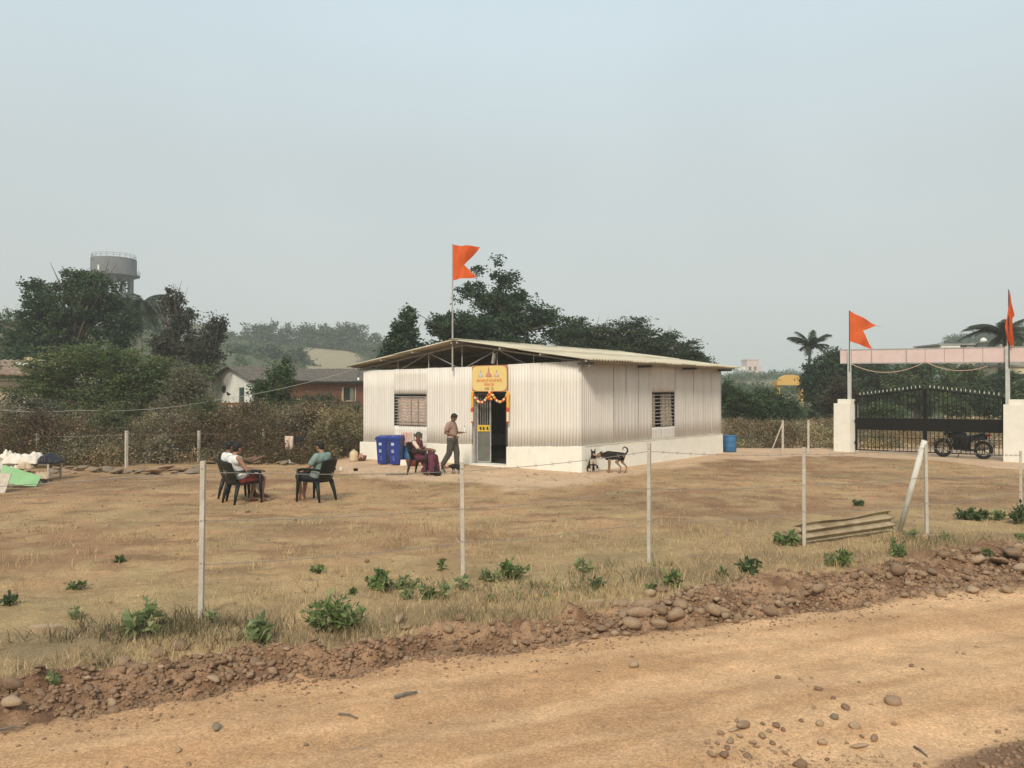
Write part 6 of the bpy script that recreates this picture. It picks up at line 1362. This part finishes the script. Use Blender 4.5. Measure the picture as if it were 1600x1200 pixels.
def drape(q, V):
    c = q.cap; c(V['chest'] + Vector((0, .0, -.22)), V['chest'] + Vector((0, .01, .06)), .155, .138, 14); c(V['chest'] + Vector((-.07, 0, .05)), V['chest'] + Vector((.09, 0, .05)), .115, None, 14); c(V['hipL'] + Vector((0, .03, .1)), V['hipR'] + Vector((0, .03, .1)), .135, None, 14); c(V['hipR'] + Vector((-.03, .04, .1)), V['shL'] + Vector((.02, .05, 0)), .10, .07, 12); c(V['chest'] + Vector((0, .03, -.1)), V['shL'] + Vector((.03, -.0, .0)), .12, .075, 12); c(V['shL'] + Vector((.03, -.02, 0)), V['shL'] + Vector((.06, -.1, -.3)), .065, .05, 10); c((.05, .28, .66), (.1, .40, .50), .07, .10, 12)
wm = person('old woman in maroon sari seated sideways before the shed reading her hands', pw, rzf((.95, -.3)), Jw, SKIN, [('blouse', BLOUSE, lambda q, V: shirt(q, V, .6, .004)), ('sari_skirt', SARI, skirt), ('sari_drape', SARI2, drape)], hairm=HAIRG, long_=True, headf=(.05, 1, -.45))
wm.scale = (.93, .93, .93); wm['label'] = 'old woman in maroon sari seated sideways on a chair before the shed'
# dogs
FURM = mat('fur', (1, 1, 1), attr='tint', rough=.85, spec=.2, bump=.3, bscale=60)
def dog(label, loc, rz, caps, colfn, vox=.009, scale=1.0, name='dog', group=None, eyes=None):
    t = thing(name, label, name, tuple(loc), rz, group); m = MB()
    for a, b, r1, r2 in caps: m.cap(Vector(a) * scale, Vector(b) * scale, r1 * scale, r2 * scale, 10)
    o = remesh(m, 'body', FURM, t, vox * max(scale, .45), 2); me = o.data; a_ = me.color_attributes.new('tint', 'FLOAT_COLOR', 'POINT')
    n = len(me.vertices); co = np.zeros(n * 3, np.float32); me.vertices.foreach_get('co', co); co = co.reshape(-1, 3) / scale
    c_ = np.array([colfn(*p) for p in co]); a_.data.foreach_set('color', np.concatenate([c_, np.ones((n, 1))], 1).astype(np.float32).ravel())
    for e_ in (eyes or []): MB().ball(Vector(e_) * scale, .009 * scale, 7, 5).build('eye', EYE_M, t)
    return t
BK = (.018, .016, .014); TN = (.26, .15, .085); WT = (.42, .34, .27)
ADULT = [((0, .22, .50), (0, -.20, .50), .115, .085), ((0, .22, .47), (0, .0, .47), .12, .10), ((0, .25, .52), (0, .44, .49), .075, .060), ((0, .24, .46), (0, .40, .47), .07, .05), ((0, .47, .49), (0, .50, .48), .065, .055), ((0, .52, .465), (0, .64, .43), .038, .024), ((0, .50, .44), (0, .62, .415), .03, .018),
         ((.045, .44, .55), (.055, .41, .60), .022, .010), ((-.045, .44, .55), (-.055, .41, .60), .022, .010)]
for s_, fy in ((1, .24), (-1, .16)):
    ADULT += [((s_ * .06, .21, .46), (s_ * .07, fy - .02, .30), .055, .030), ((s_ * .07, fy - .02, .30), (s_ * .07, fy, .05), .026, .018), ((s_ * .07, fy, .04), (s_ * .07, fy + .045, .018), .022, .016)]
for s_, fy in ((1, -.26), (-1, -.14)):
    ADULT += [((s_ * .055, -.19, .49), (s_ * .07, fy + .10, .32), .075, .042), ((s_ * .07, fy + .10, .32), (s_ * .07, fy - .03, .18), .036, .021), ((s_ * .07, fy - .03, .18), (s_ * .07, fy, .04), .020, .017), ((s_ * .07, fy, .03), (s_ * .07, fy + .05, .018), .021, .016)]
tail = [(0, -.28, .54), (0, -.34, .62), (0, -.33, .70), (0, -.26, .74), (0, -.20, .70), (0, -.21, .65)]
for i in range(5): ADULT.append((tail[i], tail[i + 1], .026 - .003 * i, .023 - .003 * i))
def adultc(x, y, z):
    if y > .42: return TN if z < .53 else (.12, .08, .05)
    if z < .36: return TN
    if z < .40 and -.1 < y < .2: return (.22, .17, .12)
    if y < -.24 and z < .5: return TN
    return BK
pd = GP(953, 737.5); pdd = GP(972, 741)
dog('tall black and tan dog standing and sniffing beside the shed side wall', (pd + pdd) / 2 + Vector((0, .05, -.01)), rzf((-.9, .43)), ADULT, adultc, eyes=((.045, .535, .50), (-.045, .535, .50)))
SIT = [((0, .04, .30), (0, -.12, .13), .085, .11), ((0, .05, .34), (0, .06, .42), .07, .055), ((0, .08, .46), (0, .10, .47), .062, .058), ((0, .14, .45), (0, .20, .43), .034, .022), ((.04, .06, .52), (.055, .05, .57), .022, .010), ((-.04, .06, .52), (-.055, .05, .57), .022, .010),
       ((.05, .08, .28), (.05, .10, .04), .038, .020), ((-.05, .08, .28), (-.05, .10, .04), .038, .020), ((.05, .11, .02), (.05, .14, .018), .02, .017), ((-.05, .11, .02), (-.05, .14, .018), .02, .017), ((.09, -.08, .10), (.10, .04, .06), .075, .045), ((-.09, -.08, .10), (-.10, .04, .06), .075, .045), ((.1, .06, .03), (.1, .1, .02), .025, .018), ((-.1, .06, .03), (-.1, .1, .02), .025, .018), ((0, -.20, .05), (.12, -.32, .03), .022, .012)]
def sitc(x, y, z):
    if y > .07 and z < .16: return WT
    if y > .075 and z < .33 and abs(x) < .09 and z > .2: return WT
    if y > .14 and .40 < z < .47: return (.3, .22, .15)
    return BK
def blackc(x, y, z): return BK
dog('black sitting dog with white chest and forelegs at the shed corner', GP(926, 737), rzf((.1, -1)), SIT, sitc, scale=1.12, eyes=((.03, .165, .475), (-.03, .165, .475)))
PUP = [(tuple(Vector(a) * .42), tuple(Vector(b) * .42), r1 * .56, r2 * .56) for a, b, r1, r2 in ADULT]
PS = [(tuple(Vector(a) * .52), tuple(Vector(b) * .52), r1 * .62, r2 * .62) for a, b, r1, r2 in SIT]
dog('black puppy sitting at the foot of the woman in maroon', GP(683, 743.5), rzf((-.7, -.6)), PS, blackc, vox=.007, name='puppy', group='puppies in front of the shed')
dog('small black and white puppy sitting between two other puppies', GP(692, 740), rzf((-.3, -.9)), [(tuple(Vector(a) * .8), tuple(Vector(b) * .8), r1 * .8, r2 * .8) for a, b, r1, r2 in PS], lambda x, y, z: WT if (y > .03 and z < .12) else BK, vox=.006, name='puppy', group='puppies in front of the shed')
dog('black puppy with brown muzzle standing behind the doorway fence post', GP(713, 740), rzf((-.95, -.2)), PUP, lambda x, y, z: TN if y > .21 else BK, vox=.007, name='puppy', group='puppies in front of the shed')
# ------------------------------------------------------------------ bins, drums, odds and ends
BLUE = mat('blue_plastic', (.012, .04, .24), (.01, .03, .18), 3, .4, spec=.5); BLUE2 = mat('drum_blue', (.03, .12, .30), (.05, .16, .30), 6, .5); PRT = mat('grey_print', (.42, .46, .55), rough=.7); PRP = mat('faded_print', (.22, .22, .45), rough=.7)
def bin_(label, loc, rz):
    t = thing('wheelie_bin', label, 'bin', tuple(loc), rz, 'blue wheelie bins'); t.scale = (.80, .85, 1.0)
    m = MB(); vs = []
    for z, w_, d_ in ((.03, .19, .19), (.80, .235, .25)):
        for x, y in ((-1, -1), (1, -1), (1, 1), (-1, 1)): vs.append((x * w_, y * d_, z))
    m.add(vs, [(0, 3, 2, 1), (4, 5, 6, 7), (0, 1, 5, 4), (1, 2, 6, 5), (2, 3, 7, 6), (3, 0, 4, 7)]); o = m.build('body', BLUE, t); b_ = o.modifiers.new('b', 'BEVEL'); b_.width = .03; b_.segments = 2
    o = MB().box((0, 0, .815), (.52, .55, .04)).build('rim', BLUE, t)
    m = MB(); m.add([(-.26, -.30, .838), (.26, -.30, .838), (.26, .27, .838), (-.26, .27, .838), (-.22, -.22, .90), (.22, -.22, .90), (.24, .27, .93), (-.24, .27, .93)], [(0, 3, 2, 1), (4, 5, 6, 7), (0, 1, 5, 4), (1, 2, 6, 5), (2, 3, 7, 6), (3, 0, 4, 7)]); o = m.build('lid', BLUE, t); b_ = o.modifiers.new('b', 'BEVEL'); b_.width = .015
    MB().tube([(-.2, .33, .86), (.2, .33, .86)], .018, 8).build('handle', BLUE, t)
    for s_ in (-1, 1): o = MB().lathe([(.09, -.02), (.09, .02)], n=14).build('wheel', BLACK, t, loc=(s_ * .2, .2, .09)); o.rotation_euler = (0, R(90), 0)
    yf = lambda z: -.19 - .06 * (z - .03) / .77 - .004
    for z, w_, h_, mt in ((.66, .12, .085, PRT),): MB().box((-.05, yf(z), z), (w_, .006, h_)).build('print_patch', mt, t)
    for z, marks in ((.46, [(-.05, .02, .10, .015), (-.08, -.02, .03, .05), (-.03, -.01, .02, .07), (-.05, -.045, .10, .03)]), (.22, [(-.04, .05, .10, .012), (-.02, .0, .05, .02), (-.04, -.03, .015, .05), (-.0, -.055, .04, .02)])):
        for x, dz, w_, h_ in marks: MB().box((x, yf(z + dz) - .001, z + dz), (w_, .006, h_)).build('print_mark', PRT if z > .3 else PRP, t)
bin_('left blue wheelie bin against the white plinth of the shed', GP(600, 725.5), R(-14)); bin_('right blue wheelie bin beside the striped towel', GP(619, 726.5), R(-12))
def drum(label, loc, r, h, mt, group=None):
    t = thing('drum', label, 'drum', tuple(loc), 0, group); o = MB().lathe([(r * .9, 0), (r, .04), (r, h * .3), (r * 1.03, h * .33), (r, h * .36), (r, h * .64), (r * 1.03, h * .67), (r, h * .7), (r, h - .03), (r * .95, h), (r * .9, h - .01), (r * .88, h - .04)], n=20).build('body', mt, t, smooth=True)
    MB().lathe([(r * 1.04, h - .04), (r * 1.04, h - .01)], n=20).build('rim', mt, t); return t
pdm = GP(637.5, 724); drum('blue drum under a striped towel beside the right bin', pdm, .22, .72, BLUE2, 'blue drums'); drum('blue drum standing at the far corner of the shed', GP(1140, 706), .24, .62, BLUE2, 'blue drums')
TOW = mat('striped_towel', (.50, .22, .20), (.62, .45, .4), 6, .95, stretch=(9, 1, .2), lo=.45, hi=.55)
t = thing('towel', 'red and white striped towel hanging beside the blue bins', 'towel', tuple(pdm + Vector((0, -.25, 1.0)))); MB().slab(lambda a, b: (lerp(-.17, .17, a), .02 * math.sin(a * 14) - .02 * b, -.40 * b - .02 * math.sin(a * 5) * b), 24, 8, (0, 1, 0), .008).build('cloth', TOW, t, smooth=True)
for i in range(4): MB().box((lerp(-.13, .13, i / 3), -.035, -.2), (.025, .004, .36)).build('stripe', BLOUSE, t)
t = thing('wood_stack', 'rough wooden stakes leaning upright behind the striped towel', 'stakes', tuple(pdm + Vector((.2, .1, 0))))
for i in range(5): MB().tube([(i * .05, 0, 0), (i * .05 + random.uniform(-.03, .03), .03, random.uniform(.85, 1.0))], .018, 6).build('stake', BARKG, t)
t = thing('tub', 'dull red plastic tub behind the leg of the woman’s chair', 'tub', tuple(GP(645, 728)))
MB().lathe([(.16, 0), (.22, .18), (.235, .2), (.2, .19), (.14, .03)], n=16).build('body', mat('dull_red_plastic', (.30, .07, .06), (.22, .06, .05), 5, .6), t, smooth=True); t['label'] = 'dull red plastic tub behind the chair of the seated woman'
t = thing('plaster_block', 'small white block on the ground right of the bins', 'block', tuple(GP(631, 727))); MB().box((0, 0, .08), (.2, .16, .18), taper=.9).build('body', WHITE, t)
CRM = mat('cream_plastic', (.62, .50, .34), (.5, .38, .25), 5, .6)
t = thing('jerrycan', 'cream plastic jerrycan at the left corner of the plinth', 'jerrycan', tuple(GP(553, 721)), .3); MB().lathe([(.13, 0), (.145, .03), (.145, .12), (.137, .15), (.145, .18), (.145, .28), (.10, .35), (.05, .37)], n=14, sy=.75).build('body', CRM, t, smooth=True); MB().lathe([(.035, .37), (.035, .41)], n=10).build('cap', CRM, t)
t = thing('basket', 'brown woven basket beside the cream jerrycan', 'basket', tuple(GP(566, 720))); MB().lathe([(.11, 0), (.15, .12), (.16, .18), (.14, .17), (.1, .02)], n=14).build('body', mat('basket_weave', (.20, .12, .08), (.12, .075, .05), 30, .9), t, smooth=True)
t = thing('rag', 'reddish rag hanging over the brown basket', 'rag', tuple(GP(566, 720) + Vector((-.02, -.14, .2)))); MB().slab(lambda a, b: (lerp(-.07, .09, a), -.03 * b, .07 * math.sin(a * 3) - .13 * b), 8, 5, (0, 1, 0), .006).build('cloth', mat('pinkish_rag', (.42, .22, .17), rough=.95), t)
def small(nm, label, cat, u, v, mt, dims, rz=0, round_=False):
    t = thing(nm, label, cat, tuple(GP(u, v)), rz)
    if round_: MB().lathe([(dims[0] * .8, 0), (dims[0], dims[2] * .9), (dims[0] * .9, dims[2])], n=12).build('body', mt, t)
    else:
        m = MB(); m.slab(lambda a, b: (lerp(-dims[0] / 2, dims[0] / 2, a), lerp(-dims[1] / 2, dims[1] / 2, b), .015 + dims[2] * math.sin(PI * a) * math.sin(PI * b) * (.6 + .5 * math.sin(a * 9 + b * 7))), 10, 8, (0, 0, 1), .01); m.build('body', mt, t, smooth=True)
    return t
small('cup', 'small white cup on the ground right of the seated man', 'cup', 533, 735, WHW, (.05, .05, .09), round_=True)
small('tin', 'small black tin on the ground before the bins', 'tin', 556, 736, BLACK, (.07, .07, .08), round_=True)
small('crumpled_cloth', 'crumpled pale cloth on the ground between the seated men', 'cloth', 451, 724, mat('pale_cloth', (.6, .52, .42), rough=.95), (.35, .2, .12))
small('crumpled_cloth', 'bright pink crumpled bag behind the left chairs', 'bag', 348, 727, mat('pink_plastic', (.75, .16, .13), rough=.6), (.22, .18, .16))
t = thing('plank', 'flat grey board lying by the back fence', 'board', tuple(GP(475, 717, .08)), .1); MB().box((0, 0, 0), (.55, .3, .03), Matrix.Rotation(.12, 3, 'Y')).build('wood', mat('grey_board', (.42, .38, .32), rough=.9), t)
t = thing('mat', 'thin dark strips of cloth on the yard before the bins', 'cloth', tuple(GP(620, 742, .01)), .1); MB().slab(lambda a, b: (lerp(-.3, .3, a), lerp(-.07, .07, b) + .03 * math.sin(a * 6), .012 + .008 * math.sin(a * 11)), 12, 3, (0, 0, 1), .006).build('cloth', BARKG, t)
# trousers hanging on the back fence
hp = P(452, 683, 27.2); t = thing('trousers', 'cream trousers hung out to dry on the back fence', 'trousers', tuple(hp))
for s_ in (-1, 1): MB().slab(lambda a, b: (s_ * .07 + lerp(-.07, .07, a) * (1 - .2 * b), .02 * math.sin(a * 7), -.46 * b + (.03 if s_ > 0 else 0) * b), 8, 8, (0, 1, 0), .02).build('trouser_leg', BLOUSE, t, smooth=True)
MB().box((0, .0, .01), (.28, .04, .05)).build('waistband', BLOUSE, t)
t = thing('dark_cloth', 'black cloth on the fence right of the hanging cream trousers', 'cloth', tuple(hp + Vector((.32, .1, .02)))); MB().slab(lambda a, b: (lerp(-.15, .2, a), .02 * math.sin(a * 9), -.22 * b * (1 - .5 * a)), 10, 5, (0, 1, 0), .015).build('cloth', DKS, t, smooth=True)
# cot with sheets, sacks and the green panel at the far left
GRN = mat('green_sheet', (.27, .47, .23), (.20, .38, .17), 2, .6); WSH = mat('white_sheet', (.74, .68, .58), (.62, .54, .45), 3, .85); SACK = mat('sack', (.55, .42, .30), (.48, .36, .26), 5, .9); BLKP = mat('black_sheet', (.02, .02, .025), rough=.5)
cb = GP(45, 752); t = thing('cot', 'low wooden cot carrying a heap of sheets at the far left', 'cot', tuple(cb), .1)
for x, y in ((-.55, 0), (.48, 0), (-.55, .7), (.48, .7)): MB().box((x, y, .19), (.045, .045, .46)).build('leg', CONC, t)
MB().box((-.04, .0, .42), (1.12, .04, .04)).build('rail', BARKG, t); MB().box((-.04, .7, .42), (1.12, .04, .04)).build('rail', BARKG, t); MB().box((-.04, .35, .43), (1.1, .655, .02)).build('bed', BARKG, t)
def heap(nm, label, cat, off, dims, mt, seed, rz=0, par=None):
    o_ = cb + Vector(off); t = thing(nm, label, cat, tuple(o_), rz); rs = random.Random(seed); a1, a2, a3 = rs.uniform(0, 6), rs.uniform(0, 6), rs.uniform(5, 9)
    def f(a, b):
        k = max(0, math.sin(PI * a)) ** .6 * max(0, math.sin(PI * b)) ** .5
        return (lerp(-dims[0] / 2, dims[0] / 2, a), lerp(-dims[1] / 2, dims[1] / 2, b) + .02 * math.sin(a * 23 + a1), dims[2] * k * (.72 + .22 * math.sin(a * a3 + a1) + .12 * math.sin(b * 8 + a2 + a * 5) + .20 * abs(math.sin(a * 15 + b * 9 + a2)) + .12 * abs(math.sin(b * 17 - a * 6))))
    MB().slab(f, 44, 24, (0, 0, 1), .02).build('cloth', mt, t, smooth=True); return t
heap('sheet_heap', 'white crumpled sheets heaped on the low cot', 'sheets', (-.25, .3, .46), (.95, .7, .28), WSH, 1)
heap('sheet_heap', 'black plastic sheet folded on the right end of the cot', 'sheet', (.35, .35, .47), (.55, .6, .2), BLKP, 2, .1)
heap('sheet_heap', 'smaller white crumpled sheet at the left of the cot', 'sheets', (-.75, .35, .3), (.7, .6, .42), WSH, 11)
heap('sheet_heap', 'cream cloth spilling over the front of the cot', 'cloth', (-.1, .0, .34), (.5, .3, .16), SACK, 12)
heap('sack', 'pale pointed sack lying under the cot', 'sack', (.15, .1, .08), (.75, .35, .2), SACK, 3)
heap('sack', 'cream sack slumped between the cot and the green panel', 'sack', (-.35, -.05, .15), (.5, .35, .3), WSH, 4)
heap('clothes', 'dark clothes on the ground right of the green panel', 'clothes', (.33, -.35, .01), (.5, .3, .13), DKS, 5)
a = GP(0, 766); t = thing('green_panel', 'bright green sheet propped up in front of the cot', 'green sheet', tuple(GP(20, 762)), .06)
MB().slab(lambda a, b: (lerp(-.35, .55, a), .25 * b, .08 + lerp(.02, -.04, a) + (lerp(.42, .22, a)) * b + .01 * math.sin(a * 6)), 10, 6, (0, -1, .4), .012).build('sheet', GRN, t)
heap('sheet_heap', 'whitish plastic sheet thrown over the left end of the green sheet', 'sheet', (-.85, -.1, .25), (.6, .6, .42), WSH, 6)
t = thing('board', 'pale patterned board leaning at the far left edge', 'board', tuple(GP(0, 770)), .0); MB().slab(lambda a, b: (lerp(-.4, .12, a) + .02 * b, .2 * b, lerp(0, .42, b)), 4, 4, (0, -1, .4), .02).build('panel', mat('patterned_board', (.55, .5, .42), (.42, .34, .28), 9, .8), t)
# ------------------------------------------------------------------ motorbike behind the gate
n_ = Vector((-gd.y, gd.x, 0)); mb_c = g0 + gd * sU(1499) + n_ * .26; mb_c.z = G(mb_c.x, mb_c.y) - .0
bk = thing('motorcycle', 'black motorcycle parked behind the right leaf of the gate', 'motorcycle', tuple(mb_c), GRZ + PI)
CHR = mat('chrome', (.55, .55, .53), rough=.25, metal=1); TYR = mat('tyre', (.02, .02, .02), rough=.8); PB = mat('bike_paint', (.015, .017, .022), rough=.25, spec=.6); SEATM = mat('bike_seat', (.06, .06, .06), (.03, .03, .03), 6, .5)
for x in (.66, -.64):
    wl = bpy.data.objects.new('wheel', None); COL.objects.link(wl); wl.parent = bk; wl.location = (x, 0, .30); wl.empty_display_size = .1
    MB().tube([(.255 * math.cos(i * PI / 14), 0, .255 * math.sin(i * PI / 14)) for i in range(29)], .055, 8, False).build('tyre', TYR, wl, smooth=True)
    MB().tube([(.225 * math.cos(i * PI / 14), 0, .225 * math.sin(i * PI / 14)) for i in range(29)], .012, 6, False).build('rim', CHR, wl, smooth=True)
    for i in range(5): a = i * 2 * PI / 5; MB().bar((0, 0, 0), (.225 * math.cos(a), 0, .225 * math.sin(a)), .035, .02).build('spoke', SEATM, wl)
    MB().tube([(0, -.06, 0), (0, .06, 0)], .05, 10).build('hub', CHR, wl)
for s_ in (-1, 1): MB().tube([(.66, s_ * .08, .30), (.44, s_ * .08, .88)], .022, 8).build('fork', CHR, bk)
MB().tube([(.36, -.36, .98), (.38, -.2, .97), (.43, 0, .93), (.38, .2, .97), (.36, .36, .98)], .014, 8).build('handlebar', BLACK, bk)
MB().ball((.53, 0, .80), (.10, .09, .11), 14, 10).build('headlight', SEATM, bk, smooth=True); MB().ball((.58, 0, .80), (.06, .075, .085), 12, 8).build('lens', CHR, bk, smooth=True)
MB().ball((.16, 0, .76), (.30, .15, .17), 16, 12).build('fuel_tank', PB, bk, smooth=True)
MB().slab(lambda a, b: (lerp(.0, -.68, a), lerp(-.13, .13, b) * (1 - .3 * a), .74 + .12 * a + .03 * math.sin(PI * b) - .03 * math.sin(PI * a)), 14, 8, (0, 0, 1), .09).build('seat', SEATM, bk, smooth=True)
MB().box((.04, 0, .44), (.46, .24, .36)).build('engine', BLACK, bk); MB().tube([(.10, 0, .48), (.20, 0, .66)], .09, 10).build('cylinder', CHR, bk)
MB().tube([(.5, 0, .80), (.28, 0, .30), (-.15, 0, .26)], .022, 8).tube([(-.15, 0, .26), (-.30, 0, .70), (-.75, 0, .80)], .02, 8).tube([(-.15, .09, .30), (-.64, .09, .30)], .02, 8).tube([(-.15, -.09, .30), (-.64, -.09, .30)], .02, 8).build('frame', BLACK, bk)
MB().tube([(.15, .13, .30), (-.2, .15, .25), (-.45, .16, .30), (-.85, .16, .38)], [.022, .025, .045, .05], 10).build('exhaust', SEATM, bk, smooth=True)
MB().slab(lambda a, b: (.66 + .34 * math.cos(lerp(.35, 2.5, a)), lerp(-.06, .06, b), .30 + .34 * math.sin(lerp(.35, 2.5, a))), 14, 3, (0, 0, 1), .01).build('front_mudguard', PB, bk, smooth=True)
MB().slab(lambda a, b: (-.64 + .36 * math.cos(lerp(.7, 2.9, a)), lerp(-.08, .08, b), .32 + .36 * math.sin(lerp(.7, 2.9, a))), 14, 3, (0, 0, 1), .01).build('rear_mudguard', PB, bk, smooth=True)
for s_ in (-1, 1): MB().slab(lambda a, b: (lerp(-.05, -.72, a), s_ * .13, lerp(lerp(.50, .66, a), lerp(.68, .78, a), b)), 3, 2, (0, s_, 0), .02).build('side_cover', PB, bk); MB().tube([(-.42, s_ * .17, .62), (-.42, s_ * .17, .30)], .018, 6).build('shock', CHR, bk)
MB().box((-.80, 0, .80), (.10, .14, .08)).build('tail_light', mat('tail_red', (.4, .02, .02), rough=.3), bk); MB().tube([(-.5, 0, .88), (-.82, .1, .92), (-.82, -.1, .92), (-.5, 0, .88)], .014, 6).build('grab_rail', CHR, bk)
for s_ in (-1, 1): MB().tube([(.36, s_ * .3, .98), (.33, s_ * .36, 1.14)], .007, 5).ball((.32, s_ * .38, 1.16), (.015, .07, .045), 10, 6).build('mirror', BLACK, bk)
MB().tube([(.0, .12, .28), (.08, .30, .0)], .012, 6).build('kickstand', BLACK, bk)
